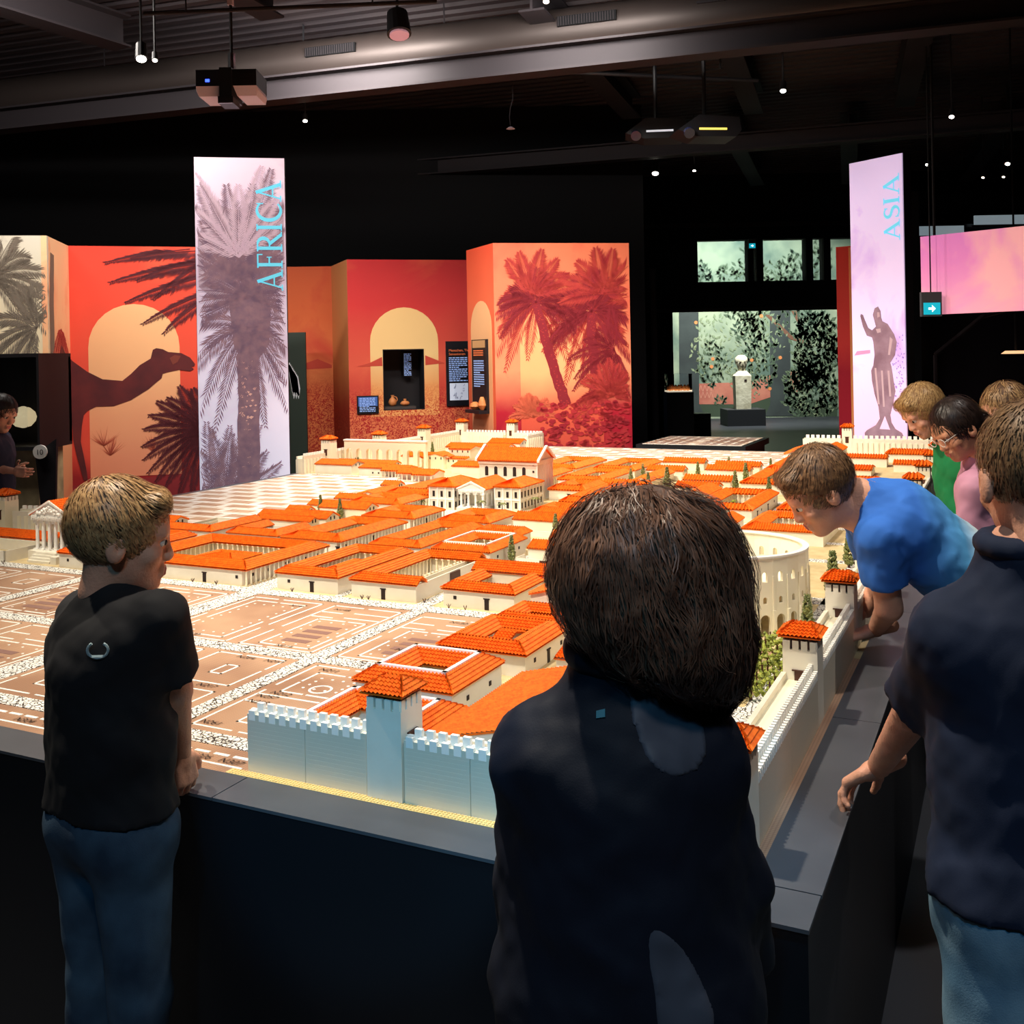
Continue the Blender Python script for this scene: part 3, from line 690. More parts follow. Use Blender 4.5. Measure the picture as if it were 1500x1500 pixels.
city_wall('far left city wall stretch behind the arcade end', 4.93, 6.3, 4.93, 7.0, FW, detail=False, step=.036, mh=.026)
tower('third tower of the far left wall below the niche', 4.93, 7.05, .095, .24, 'f', far=True)
city_wall('far left city wall stretch up to the far corner', 4.93, 7.1, 4.93, 7.8, FW, detail=False, step=.036, mh=.026)
tower('far corner tower beneath the dark text panel', 4.93, 7.83, .095, .25, 'f', far=True)
city_wall('far back city wall left of its tower beneath the palm panel', 4.39, 7.8, 4.88, 7.8, FW, detail=False, step=.036, mh=.026)
tower('tower of the far back wall beneath the leaning red palm', 4.34, 7.84, .09, .25, 'f', far=True)
city_wall('far back city wall ending at the open printed ground', 3.98, 7.8, 4.29, 7.8, FW, detail=False, step=.036, mh=.026)
city_wall('short return wall at the open end of the far back wall', 3.98, 7.45, 3.98, 7.83, FW, detail=False, step=.036, mh=.026)
tower('white wall tower cut by the left edge of the picture', 4.85, 2.28, .09, .21, 'f', far=True)
city_wall('short white wall left of the temple at the picture edge', 4.44, 2.42, 4.8, 2.34, .12, detail=False, step=.036, mh=.024)

# ------------------------------------------------------------------ arches
def arch_panel(mb, w, h, holes, t, cx=None, n=8):
    """wall w x h x t in local xz (y from 0 to t) pierced by arched openings (z0, width, height) stacked on one axis"""
    cx = w / 2 if cx is None else cx
    wm = max(q[1] for q in holes)
    mb.box(0, 0, 0, cx - wm / 2, t, h); mb.box(cx + wm / 2, 0, 0, w, t, h)
    zc = 0
    for z0, ww, hh in sorted(holes):
        x0, x1 = cx - wm / 2, cx + wm / 2
        if z0 > zc: mb.box(x0, 0, zc, x1, t, z0)
        if ww < wm: mb.box(x0, 0, z0, cx - ww / 2, t, z0 + hh); mb.box(cx + ww / 2, 0, z0, x1, t, z0 + hh)
        r = ww / 2; zs = z0 + hh - r
        for s in (-1, 1):
            pts = [(cx + s * r, 0, z0 + hh)] + [(cx + s * r * math.cos(math.pi / 2 * i / n), 0, zs + r * math.sin(math.pi / 2 * i / n)) for i in range(n + 1)]
            for i in range(1, len(pts) - 1):
                mb.prism([pts[0], pts[i], pts[i + 1]], (0, t, 0))
        zc = z0 + hh
    mb.box(cx - wm / 2, 0, zc, cx + wm / 2, t, h)
    return mb
# amphitheatre: 28 pierced bays round an oval-free ring
am = cthing('amphitheatre', 'round cream amphitheatre with rows of arched windows', 'amphitheatre', .6, 1.915)
NB, AR, AH = 28, .27, .258
bw = 2 * AR * math.sin(math.pi / NB)
bay = arch_panel(MB(), bw, AH, [(0, .034, .07), (.107, .014, .022), (.178, .019, .034)], .012).mesh('bay', M_CREAM)
pil = MB().box(-.005, -.008, 0, .005, .002, .085).box(-.003, -.003, .085, .003, .002, AH - .06).mesh('pilaster', M_CREAM)
M_BLIND = mat('blind_tan', (206, 172, 120), .6)
blind = MB().box(-.007, 0, 0, .007, .003, .022).mesh('blind_window', M_BLIND)
for i in range(NB):
    a = 2 * math.pi * i / NB; r = AR * math.cos(math.pi / NB)
    # local x tangential, outward normal = -y of the bay
    nrm = Vector((math.cos(a), math.sin(a), 0)); tan = Vector((-math.sin(a), math.cos(a), 0))
    p = nrm * r - tan * bw / 2
    o = put('bay', bay, am, p, a + math.pi / 2)
    put('pilaster', pil, o, (0, 0, 0)); put('blind_window', blind, o, (bw / 2, .008, .107))
ring = MB()
for i in range(56):
    a, c = 2 * math.pi * i / 56, 2 * math.pi * (i + 1) / 56
    ring.prism([(math.cos(q) * rr, math.sin(q) * rr, AH) for q, rr in ((a, AR + .002), (c, AR + .002), (c, AR - .02), (a, AR - .02))], (0, 0, .006))
ring.build('rim', M_TILEW, am)
sg = MB(); prof = [(AR - .03, .2)]
for k in range(7): prof += [(AR - .03 - .02 * k, .15 - .017 * k), (AR - .03 - .02 * (k + 1), .15 - .017 * k)]
sg.lathe([(r_, z_) for r_, z_ in ((.11, .02),)] + [(AR - .03 - .02 * k - d_, .15 - .017 * k) for k in range(6, -1, -1) for d_ in (.02, 0)], 48)
sg.build('seating', M_CREAM, am)
MB().tube((0, 0, 0), (0, 0, .022), .12, n=40).build('arena', M_SAND, am)

def free_arcade(label, u0, u1, v, n, h):
    a = cthing('arcade', label, 'arcade', (u0 + u1) / 2, v); w = (u1 - u0) / n
    me = arch_panel(MB(), w, h, [(0, w * .6, h * .72)], .035).mesh('arch', M_CREAM)
    for i in range(n): put('arch', me, a, (-(u1 - u0) / 2 + w * i, 0, 0))
    MB().box(-(u1 - u0) / 2 - .005, -.006, h, (u1 - u0) / 2 + .005, .041, h + .012).build('coping', M_TILEW, a)
free_arcade('white arcade of eight round arches in the far left quarter', 4.08, 4.9, 5.65, 8, .23)

# ------------------------------------------------------------------ temple and forum
def pediment(par, x0, x1, y, z, h, t, m=None):
    o = MB().prism([(x0, y, z), (x1, y, z), ((x0 + x1) / 2, y, z + h)], (0, t, 0)).build('pediment', m or M_TILEW, par)
    fr = MB(); k = .006; c = (x0 + x1) / 2
    for s in (-1, 1):
        e = x0 if s < 0 else x1
        fr.prism([(e - s * -.004, y - .007, z - .002), (e - s * -.004, y - .007, z + k), (c, y - .007, z + h + k), (c, y - .007, z + h - .004)], (0, .012, 0))
    fr.build('raking_cornice', M_TILEW, o)
    return o
def dentils(par, x0, x1, y, z, n):
    mb = MB()
    for i in range(n):
        x = x0 + (x1 - x0) * (i + .2) / n; mb.box(x, y, z, x + (x1 - x0) / n * .55, y + .005, z + .008)
    mb.build('dentils', M_TILEW, par, kind='stuff')
def column_mesh(h, r):
    return shared(('col', h, r), lambda: MB().box(-r * 1.6, -r * 1.6, 0, r * 1.6, r * 1.6, r * .8).tube((0, 0, r * .8), (0, 0, h - r * 1.6), r, r * .86, 10).box(-r * 1.5, -r * 1.5, h - r * 1.6, r * 1.5, r * 1.5, h).mesh('column', M_TILEW))
tp = cthing('temple', 'white columned temple with a carved pediment left of the boy', 'temple', 3.86, 1.98)
MB().box(-.13, -.25, 0, .13, .3, .045).build('podium', M_WHITE, tp)
for k in range(4): MB().box(-.075, -.3 + .0125 * k, .011 * k, .075, -.25, .011 * (k + 1)).build('step', M_WHITE, tp)
MB().box(.08, -.3, 0, .12, -.25, .035).build('step_cheek', M_WHITE, tp)
MB().box(-.1, -.08, .045, .1, .28, .19).build('cella', M_WHITE, tp)
cm = column_mesh(.145, .009)
for x in (-.105, -.063, -.021, .021, .063, .105): put('column', cm, tp, (x, -.215, .045))
for y in (-.17, -.12, -.06, 0, .06, .12, .18, .24):
    for x in (-.112, .112): put('column', cm, tp, (x, y, .045))
MB().box(-.125, -.235, .19, .125, .29, .215).build('entablature', M_TILEW, tp)
dentils(tp, -.12, .12, -.241, .2, 16)
pediment(tp, -.135, .135, -.232, .215, .068, .02)
mb = MB()
for i in range(26):
    x = random.uniform(-.08, .08); hmax = .05 * (1 - abs(x) / .12); z = .222 + random.uniform(0, max(.004, hmax * .75)); q = random.uniform(.004, .009)
    mb.lathe([(q * .3, -q), (q, -q * .3), (q, q * .3), (q * .3, q)], 6, (x, -.236, z))
mb.build('pediment_carving', M_TILEW, tp, kind='stuff')
rb = MB()
slope(rb, (.14, -.235, .214), (.14, .3, .214), (0, .3, .284), (0, -.235, .284), .014, True); slope(rb, (-.14, .3, .214), (-.14, -.235, .214), (0, -.235, .284), (0, .3, .284), .014, True)
rb.build('tiled_roof', M_ORANGE, tp)

fo = cthing('forum_wing', 'right forum wing with two rows of dark windows under a hipped roof', 'forum building', 2.46, 4.06)
def wing(t, w, d, h):
    gable(t, 0, 0, w, d, h, .04, 'hip', .014, False, over=.012)
    for z in (.03, .095):
        for k in range(3): put('window', shared('ftall', lambda: MB().box(-.008, -.001, -.018, .008, .002, .018).mesh('window', M_DARK)), t, (-w / 2 + w * (k + .5) / 3, -d / 2 - .0006, z))
        for k in range(7): put('window', shared('ftall', None), t, (w / 2 + .0006, -d / 2 + d * (k + .5) / 7, z), math.pi / 2)
    MB().box(-w / 2 - .004, -d / 2 - .004, .06, w / 2 + .004, d / 2 + .004, .068).build('string_course', M_TILEW, t)
    ps = MB()
    for k in range(4): ps.box(-w / 2 + w * k / 3 - .004, -d / 2 - .005, 0, -w / 2 + w * k / 3 + .004, -d / 2, h)
    for k in range(8): ps.box(w / 2, -d / 2 + d * k / 7 - .004, 0, w / 2 + .005, -d / 2 + d * k / 7 + .004, h)
    ps.build('pilasters', M_TILEW, t, kind='stuff')
wing(fo, .17, .33, .14)
fo2 = cthing('forum_wing', 'left forum wing with tall dark windows and a pale statue on its corner', 'forum building', 2.87, 3.97); wing(fo2, .17, .33, .14)
ft = cthing('forum_temple', 'small forum temple with a plain grey pediment between the two wings', 'temple', 2.665, 3.96)
MB().box(-.095, -.17, 0, .095, .2, .02).build('podium', M_WHITE, ft)
MB().box(-.075, -.05, .02, .075, .2, .112).build('cella', M_WHITE, ft)
cm2 = column_mesh(.09, .008)
for k in range(4): put('column', cm2, ft, (-.075 + .05 * k, -.14, .02))
for y in (-.09, -.03, .04, .11, .17): put('column', cm2, ft, (.078, y, .02)); put('column', cm2, ft, (-.078, y, .02))
MB().box(-.09, -.155, .11, .09, .2, .13).build('entablature', M_TILEW, ft)
dentils(ft, -.09, .09, -.16, .118, 14)
pediment(ft, -.095, .095, -.152, .13, .045, .02)
rb = MB(); slope(rb, (.1, -.155, .13), (.1, .2, .13), (0, .2, .178), (0, -.155, .178), .014, False); slope(rb, (-.1, .2, .13), (-.1, -.155, .13), (0, -.155, .178), (0, .2, .178), .014, False); rb.build('tiled_roof', M_ORANGE, ft)
ba = cthing('basilica', 'tall white basilica with a row of dark arched windows behind the forum', 'basilica', 2.655, 4.42)
BW, BD, BH = .42, .24, .262
gable(ba, 0, 0, BW, BD, BH, .07, 'x', .014, False, over=.014)
aw = arch_pts = [(-.012, 0, 0), (.012, 0, 0), (.012, 0, .05)] + [(.012 * math.cos(math.pi * i / 8), 0, .05 + .012 * math.sin(math.pi * i / 8)) for i in range(1, 8)] + [(-.012, 0, .05)]
awm = MB().prism(aw, (0, .003, 0)).mesh('window', M_DARK)
for k in range(5): put('window', awm, ba, (-.155 + .068 * k, -BD / 2 - .001, .155))
for k in range(5): put('window', awm, ba, (-.155 + .068 * k, -BD / 2 - .001, .06))
for z in (.19, .235): put('window', shared('window', m_win), ba, (.185, -BD / 2 - .0006, z))
ps = MB()
for k in range(14): ps.box(BW / 2, -BD / 2 + BD * k / 13 - .004, 0, BW / 2 + .006, -BD / 2 + BD * k / 13 + .004, BH)
ps.build('pilasters', M_TILEW, ba, kind='stuff')
for e in (-1, 1):
    x = e * (BW / 2 + .016); yb = BD / 2 + .016
    MB().prism([(x - .008, -yb, BH - .012), (x - .008, -yb, BH + .004), (x - .008, 0, BH + .09), (x - .008, yb, BH + .004), (x - .008, yb, BH - .012), (x - .008, 0, BH + .074)], (.016, 0, 0)).build('verge', M_TILEW, ba)
MB().box(-BW / 2 - .004, -BD / 2 - .006, BH - .03, BW / 2 + .008, BD / 2 + .006, BH - .004).build('frieze', M_WHITE, ba)
def statue_column(label, u, v, h):
    t = cthing('statue_column', label, 'model column', u, v)
    MB().box(-.012, -.012, 0, .012, .012, .02).build('plinth', M_TILEW, t); MB().tube((0, 0, .02), (0, 0, h), .007, .006, 8).build('shaft', M_TILEW, t)
    MB().lathe([(.004, 0), (.009, .008), (.007, .02), (.003, .026), (.005, .032), (.002, .038)], 8, (0, 0, h)).build('figure', M_TILEW, t)
statue_column('slender column with a pale figure in front of the forum', 2.575, 3.8, .09)

# ------------------------------------------------------------------ trees and plants of the model
def cypress_mesh(seed, h, r):
    rnd = random.Random(seed); mb = MB()
    for k in range(int(130)):
        f = rnd.random() ** .8; z = .012 + f * (h - .012); rr = r * (1 - f * .75) * (.55 + .45 * min(1, f * 6)); a = rnd.uniform(0, 6.283)
        c = Vector((rr * math.cos(a) * .8, rr * math.sin(a) * .8, z)); q = r * rnd.uniform(.32, .55) * (1 - f * .5)
        d = Vector((math.cos(a), math.sin(a), .3)); s = d.cross(Vector((0, 0, 1))).normalized()
        mb.add([c - d * q * .4, c + s * q, c + d * q * .7 + Vector((0, 0, q * .5)), c - s * q, c + Vector((0, 0, q * 1.3)), c - Vector((0, 0, q * .7))], [(1, 2, 4), (2, 3, 4), (3, 0, 4), (0, 1, 4), (2, 1, 5), (3, 2, 5), (0, 3, 5), (1, 0, 5)])
    return mb.mesh('foliage', M_GREEN)
cyp = [cypress_mesh(i, .105, .019) for i in range(3)]
trunk = MB().tube((0, 0, 0), (0, 0, .03), .004, n=6).mesh('trunk', M_BROWN)
cl = [(3.49, 3.4, .9, 'left one of two cypresses at the edge of the printed ground'), (3.24, 3.25, .95, 'right one of two cypresses at the edge of the printed ground'),
      (1.755, 2.5, .95, 'cypress beside the walled yard with brown gate'), (1.84, 3.2, .9, 'cypress at the gable end of the long house below the forum'),
      (2.16, 5.3, .9, 'left cypress of the pair in the far rows'), (2.17, 5.6, .9, 'right cypress of the pair in the far rows'), (1.93, 5.0, 1.0, 'cypress just above the girl, left of the tallest'), (1.78, 4.95, 1.35, 'tallest cypress above the head of the girl'),
      (1.82, 5.85, .9, 'cypress beside the yard in the far rows'), (1.4, 5.6, 1.15, 'tall yellowish cypress right of the far gabled houses'), (1.36, 5.12, 1.1, 'dark cypress below the far gabled houses'), (1.1, 4.95, 1.0, 'cypress before the long orange block'),
      (.3, 1.72, 1.15, 'cypress in front of the amphitheatre wall'), (.3, 2.26, 1.5, 'tall cypress right of the amphitheatre'), (.33, 2.9, 1.2, 'cypress behind the amphitheatre near the bending boy'),
      (1.72, 6.4, .8, 'small cypress at the far printed ground, left one'), (1.38, 6.35, .8, 'small cypress at the far printed ground, right one'),
      (4.6, 5.42, .9, 'thin cypress in the far left quarter before the arcade'), (4.75, 5.6, .7, 'dark bush tree by the far left wall'), (4.35, 7.5, .9, 'cypress below the tower of the far back wall'), (4.1, 7.2, .7, 'small tree at the far corner house'), (4.3, 6.6, 1.0, 'cypress by the cream villa'), (4.75, 6.9, .9, 'broad tree under the third far tower')]
for i, (u, v, s, lb) in enumerate(cl):
    t = cthing('cypress', lb, 'model tree', u, v, 0, 'cypresses of the model city', rz=i * 1.1); t.scale = (s * 1.25, s * 1.25, s * 1.2)
    put('foliage', cyp[i % 3], t); put('trunk', trunk, t)
def palm(label, u, v, h=.07):
    t = cthing('model_palm', label, 'model tree', u, v, 0, 'small palms around the forum')
    MB().tube((0, 0, 0), (0, 0, h), .003, n=6).build('trunk', M_BROWN, t)
    mb = MB()
    for k in range(9):
        a = k * .698; d = Vector((math.cos(a), math.sin(a), 0)); s = Vector((-d.y, d.x, 0)) * .006; c = Vector((0, 0, h))
        mb.prism([c, c + d * .018 + s + Vector((0, 0, .008)), c + d * .034 - Vector((0, 0, .006)), c + d * .018 - s + Vector((0, 0, .008))], (0, 0, -.002))
    mb.build('fronds', M_GREEN, t)
palm('palm right in front of the forum temple', 2.55, 3.72); palm('palm at the right corner of the forum', 2.3, 3.95); palm('palm left of the forum wing', 2.985, 3.75, .05); palm('bushy palm before the right forum wing', 2.45, 3.8, .05)
vm = []
for s in range(3):
    rnd = random.Random(40 + s); mb = MB()
    for k in range(26):
        c = Vector((rnd.uniform(-.02, .02), rnd.uniform(-.02, .02), rnd.uniform(.015, .06))); q = rnd.uniform(.005, .009)
        mb.add([c + Vector(p) * q for p in ((1, 0, 0), (-1, 0, 0), (0, 1, 0), (0, -1, 0), (0, 0, 1), (0, 0, -1))], [(0, 2, 4), (2, 1, 4), (1, 3, 4), (3, 0, 4), (2, 0, 5), (1, 2, 5), (3, 1, 5), (0, 3, 5)])
    vm.append(mb.mesh('leaves', M_YELLOWG))
stake = MB().box(-.002, -.002, 0, .002, .002, .06).mesh('stake', M_BROWN)
k = 0
for r in range(4):
    for c in range(8):
        t = cthing('grape_vine', 'lime green staked vine of the little vineyard inside the right wall', 'model vine', .285 + r * .05, 1.06 + c * .07, 0, 'vines of the vineyard', rz=k * .9); k += 1
        put('leaves', vm[k % 3], t); put('stake', stake, t)
# dry twigs along the front row
tw = MB()
for a in range(4): tw.tube((0, 0, 0), (.008 * math.cos(a * 1.6), .008 * math.sin(a * 1.6), .016), .0012, n=4)
twm = tw.mesh('twigs', M_BROWN)
for i, (u, v) in enumerate(((3.1, 1.63), (2.85, 1.63), (2.72, 1.63), (2.33, 1.64), (1.99, 1.64), (1.96, 1.64), (1.73, 1.68), (1.6, 1.64), (1.53, 1.64), (3.45, 1.62), (4.05, 1.6), (4.0, 1.6))):
    put('dry_shrub', twm, None, W(u, v, .002), i * .7, label='tiny dry twig shrub at the foot of the front row houses', cat='model shrub', group='dry twig shrubs along the front street')
# ------------------------------------------------------------------ display panels with printed scenery
def ramp_mat(name, stops, cloud=None, wheat=None, rough=.7, scale=1.4, emit=0):
    """print whose colour runs over height (object z in metres); cloud=(rgb, scale, lo, hi), wheat=(z, rgb_a, rgb_b)"""
    m = mat(name, (128, 128, 128), rough, spec=.2); nt, bs = nodes_of(m); N = nt.nodes.new; Lk = nt.links.new
    tc = N('ShaderNodeTexCoord'); sp = N('ShaderNodeSeparateXYZ'); Lk(tc.outputs['Object'], sp.inputs[0])
    nz = N('ShaderNodeTexNoise'); nz.inputs['Scale'].default_value = scale; nz.inputs['Detail'].default_value = 5; Lk(tc.outputs['Object'], nz.inputs['Vector'])
    ad = N('ShaderNodeMath'); ad.operation = 'MULTIPLY_ADD'; ad.inputs[1].default_value = .5; Lk(nz.outputs['Fac'], ad.inputs[0]); Lk(sp.outputs['Z'], ad.inputs[2])
    mr = N('ShaderNodeMapRange'); mr.inputs[1].default_value = .25; mr.inputs[2].default_value = 3.55; Lk(ad.outputs[0], mr.inputs[0])
    r = N('ShaderNodeValToRGB'); el = r.color_ramp.elements
    for i, (z, c) in enumerate(stops):
        e = el[i] if i < 2 else el.new(z / 3.3)
        e.position = z / 3.3; e.color = lin(c)
    Lk(mr.outputs[0], r.inputs['Fac']); out = r.outputs['Color']
    def mix(fac, a, bcol):
        mx = N('ShaderNodeMix'); mx.data_type = 'RGBA'; Lk(fac, mx.inputs[0]); Lk(a, mx.inputs[6])
        if isinstance(bcol, tuple): mx.inputs[7].default_value = lin(bcol)
        else: Lk(bcol, mx.inputs[7])
        return mx.outputs[2]
    if cloud:
        n2 = N('ShaderNodeTexNoise'); n2.inputs['Scale'].default_value = cloud[1]; n2.inputs['Detail'].default_value = 8; n2.inputs['Distortion'].default_value = .6; Lk(tc.outputs['Object'], n2.inputs['Vector'])
        m2 = N('ShaderNodeMapRange'); m2.inputs[1].default_value = cloud[2]; m2.inputs[2].default_value = cloud[3]; Lk(n2.outputs['Fac'], m2.inputs[0])
        out = mix(m2.outputs[0], out, cloud[0])
    if wheat:
        z, ca, cb = wheat
        n3 = N('ShaderNodeTexNoise'); n3.inputs['Scale'].default_value = 26; n3.inputs['Detail'].default_value = 2; n3.inputs['Distortion'].default_value = 2.2; Lk(tc.outputs['Object'], n3.inputs['Vector'])
        rr = N('ShaderNodeValToRGB'); rr.color_ramp.elements[0].position = .42; rr.color_ramp.elements[1].position = .56
        rr.color_ramp.elements[0].color = lin(ca); rr.color_ramp.elements[1].color = lin(cb); Lk(n3.outputs['Fac'], rr.inputs['Fac'])
        m3 = N('ShaderNodeMapRange'); m3.inputs[1].default_value = z + .12; m3.inputs[2].default_value = z - .25; Lk(sp.outputs['Z'], m3.inputs[0])
        out = mix(m3.outputs[0], out, rr.outputs['Color'])
    Lk(out, bs.inputs['Base Color'])
    if emit: Lk(out, bs.inputs['Emission Color']); bs.inputs['Emission Strength'].default_value = emit
    return m
PH = 2.85
def panel(name, label, a, b_, m, hole=None, h=PH, th=.05, z0=0, cat='display panel', edge=None):
    """upright board from a to b (left to right); local x along it, front face at y = 0"""
    dx, dy = b_[0] - a[0], b_[1] - a[1]; L = math.hypot(dx, dy)
    t = thing(name, label, cat, (a[0], a[1], 0), math.atan2(dy, dx))
    mb = MB()
    if hole:
        x0, x1, q0, q1 = hole
        mb.box(0, 0, z0, x0, th, h); mb.box(x1, 0, z0, L, th, h); mb.box(x0, 0, z0, x1, th, q0); mb.box(x0, 0, q1, x1, th, h)
    else: mb.box(0, 0, z0, L, th, h)
    mb.build('board', m, t)
    if edge: MB().box(-.004, -.006, z0, 0, th, h).box(L, -.006, z0, L + .004, th, h).box(-.004, -.006, h, L + .004, th, h + .006).build('frame', edge, t)
    t['len'] = L
    return t
def flat(pts, y, name, m, par, th=.0015):
    """flat printed shape (s, z) laid on a panel"""
    return MB().prism([(s, -y, z) for s, z in pts], (0, th, 0)).build(name, m, par)
def arch_pts(s0, s1, z0, z1, n=14):
    r = (s1 - s0) / 2; c = (s0 + s1) / 2
    return [(s0, z0), (s1, z0)] + [(c + r * math.cos(math.pi * i / n), z1 - r + r * math.sin(math.pi * i / n)) for i in range(n + 1)]
def frond(mb, c, ang, L, droop, leaf, y, n=22, clip=None, wid=.006):
    """one palm frond in the panel plane: arching rib with separate leaflets on both sides"""
    n = max(8, int(L / .036)); c = Vector((c[0], c[1])); d = Vector((math.cos(ang), math.sin(ang))); P = []
    for i in range(n + 1):
        t = i / n; P.append(c + d * (L * t) + Vector((0, -droop * t * t)))
    def ok(p): return clip is None or (clip[0] <= p.x <= clip[1] and clip[2] <= p.y <= clip[3])
    for i in range(n):
        a, b_ = P[i], P[i + 1]; tg = (b_ - a).normalized(); nn = Vector((-tg.y, tg.x))
        w0, w1 = wid * (1 - i / n), wid * (1 - (i + 1) / n)
        if ok(a) and ok(b_): mb.poly([(q.x, -y, q.y) for q in (a - nn * w0, b_ - nn * w1, b_ + nn * w1, a + nn * w0)])
        if i < 1: continue
        for s in (-1, 1):
            for k in (0, .5):
                f = (i + k) / n; l = leaf * (math.sin(min(1, f * .95 + .1) * math.pi) * .75 + .3) * random.uniform(.75, 1.15)
                q = a + (b_ - a) * k; e = q + (tg * .85 + nn * s * .62 + Vector((0, -.3))).normalized() * l
                m_ = (q + e) / 2; sd = (e - q).normalized(); sd = Vector((-sd.y, sd.x)) * .0062
                if ok(q) and ok(e): mb.poly([(p.x, -y, p.y) for p in (q, m_ - sd, e, m_ + sd)])
def trunk_pts(pts, w):
    Lp, Rp = [], []
    for i, p in enumerate(pts):
        q = Vector(pts[min(i + 1, len(pts) - 1)]) - Vector(pts[max(i - 1, 0)]); nn = Vector((-q.y, q.x)).normalized()
        ww = w[i] if isinstance(w, (list, tuple)) else w
        j = random.uniform(.88, 1.12)
        Lp.append(tuple(Vector(p) + nn * ww * j)); Rp.append(tuple(Vector(p) - nn * ww * (2 - j)))
    return Lp, Rp
def trunk(par, pts, w, y, m, name='printed_trunk', ms=None):
    fine = []
    for a, b_ in zip(pts[:-1], pts[1:]):
        for i in range(8): fine.append(tuple(Vector(a) + (Vector(b_) - Vector(a)) * i / 8))
    fine.append(pts[-1]); ws = [w[0] + (w[1] - w[0]) * i / (len(fine) - 1) for i in range(len(fine))]
    Lp, Rp = trunk_pts(fine, ws); mb = MB()
    for i in range(len(fine) - 1): mb.poly([(q[0], -y, q[1]) for q in (Lp[i], Lp[i + 1], Rp[i + 1], Rp[i])])
    o = mb.build(name, m, par)
    if ms:
        sc = MB()
        for i in range(len(fine) * 3):
            k = random.randrange(len(fine) - 1); c = Vector(fine[k]).lerp(Vector(fine[k + 1]), random.random()) + Vector((random.uniform(-.7, .7) * ws[k], 0)); q = ws[k] * random.uniform(.1, .24)
            sc.poly([(c.x - q, -y - .0008, c.y), (c.x, -y - .0008, c.y - q * .7), (c.x + q, -y - .0008, c.y + q * .2), (c.x, -y - .0008, c.y + q * .6)])
        sc.build('bark_marks', ms, o, kind='stuff')
    return o
def crown(par, c, n, a0, a1, L, droop, leaf, y, m, clip, name='printed_fronds', nn=22, wid=.006, jit=.12):
    mb = MB()
    for i in range(n):
        a = math.radians(a0 + (a1 - a0) * (i + random.uniform(-.3, .3)) / max(1, n - 1))
        frond(mb, c, a, L * random.uniform(.8, 1.1), droop * random.uniform(.7, 1.2) * (.4 + abs(math.cos(a))), leaf, y, nn, clip, wid)
    return mb.build(name, m, par)

XY = {'P1': ((-5.364, 9.284), (-4.28, 9.46)), 'P2': ((-4.28, 9.46), (-4.451, 10.32)), 'P3': ((-4.451, 10.32), (-2.6, 10.84)),
      'P4': ((-3.3, 13.13), (-2.307, 13.183)), 'P5': ((-2.307, 13.183), (-1.964, 12.306)), 'P6': ((-1.964, 12.306), (-.233, 12.748)), 'P7': ((-.493, 11.528), (-.18, 10.806)), 'P8': ((-.18, 10.806), (1.283, 11.059))}
M_P1 = ramp_mat('print_beige', [(0, (214, 190, 140)), (3.3, (206, 204, 194)), (1.5, (236, 214, 168))], cloud=((120, 108, 92), 2.2, .55, .72))
M_P2 = ramp_mat('print_peach', [(0, (226, 140, 96)), (3.3, (250, 206, 160)), (1.2, (240, 180, 130))], cloud=((232, 120, 84), 1.6, .5, .75))
M_P3 = ramp_mat('print_red_sky', [(0, (140, 34, 38)), (3.3, (226, 62, 48)), (.5, (150, 38, 40)), (.75, (214, 74, 58)), (1.8, (232, 84, 62))], cloud=((238, 104, 74), .9, .55, .8))
M_P4 = ramp_mat('print_orange_sky', [(0, (150, 30, 34)), (3.3, (226, 104, 70)), (1.0, (196, 60, 44)), (1.5, (240, 140, 84)), (2.2, (228, 112, 66))], cloud=((214, 84, 60), 1.5, .5, .7), wheat=(1.35, (186, 48, 40), (232, 128, 78)))
M_P5 = ramp_mat('print_orange_fold', [(0, (140, 36, 34)), (3.3, (250, 170, 110)), (1.0, (190, 66, 46)), (1.6, (246, 158, 96))], wheat=(1.0, (160, 42, 36), (206, 84, 56)))
M_P6 = ramp_mat('print_red_dusk', [(0, (170, 34, 38)), (3.3, (196, 50, 58)), (1.1, (206, 62, 56)), (1.55, (232, 100, 76)), (2.3, (212, 60, 60))], cloud=((240, 130, 84), .8, .55, .8), wheat=(1.2, (184, 44, 44), (234, 128, 84)))
M_P7 = ramp_mat('print_red_fold', [(0, (180, 44, 40)), (3.3, (226, 66, 44)), (1.2, (228, 104, 70)), (2.2, (236, 110, 74))])
M_P8 = ramp_mat('print_palm_dusk', [(0, (150, 16, 40)), (3.3, (236, 128, 92)), (1.0, (170, 30, 50)), (1.5, (236, 148, 110)), (2.3, (232, 124, 92))], cloud=((210, 80, 70), 1.3, .52, .78))
M_CAMEL = mat('print_camel', (70, 22, 28), .7, var=(2.5, (104, 34, 34)))
M_ARCHL = ramp_mat('print_arch_cream', [(0, (226, 130, 96)), (3.3, (246, 196, 140)), (.7, (232, 148, 112)), (1.5, (240, 178, 128))])
M_ARCHR = ramp_mat('print_arch_gold', [(0, (236, 140, 84)), (3.3, (250, 206, 140)), (1.2, (244, 160, 96)), (1.7, (252, 212, 146))], wheat=(1.25, (206, 74, 50), (250, 180, 110)))
M_FR1 = mat('print_frond_maroon', (84, 24, 34), .7); M_FR2 = mat('print_frond_red', (160, 36, 44), .7, var=(6, (184, 60, 52))); M_FR2b = mat('print_frond_deep', (132, 24, 40), .7)
M_FR3 = mat('print_frond_grey', (116, 104, 90), .7); M_HILL = mat('print_hill', (206, 74, 56), .7); M_EDGE = mat('panel_edge', (246, 200, 170), .5)
p1 = panel('display_panel', 'beige display panel with a grey palm at the left edge of the picture', *XY['P1'], M_P1, edge=None)
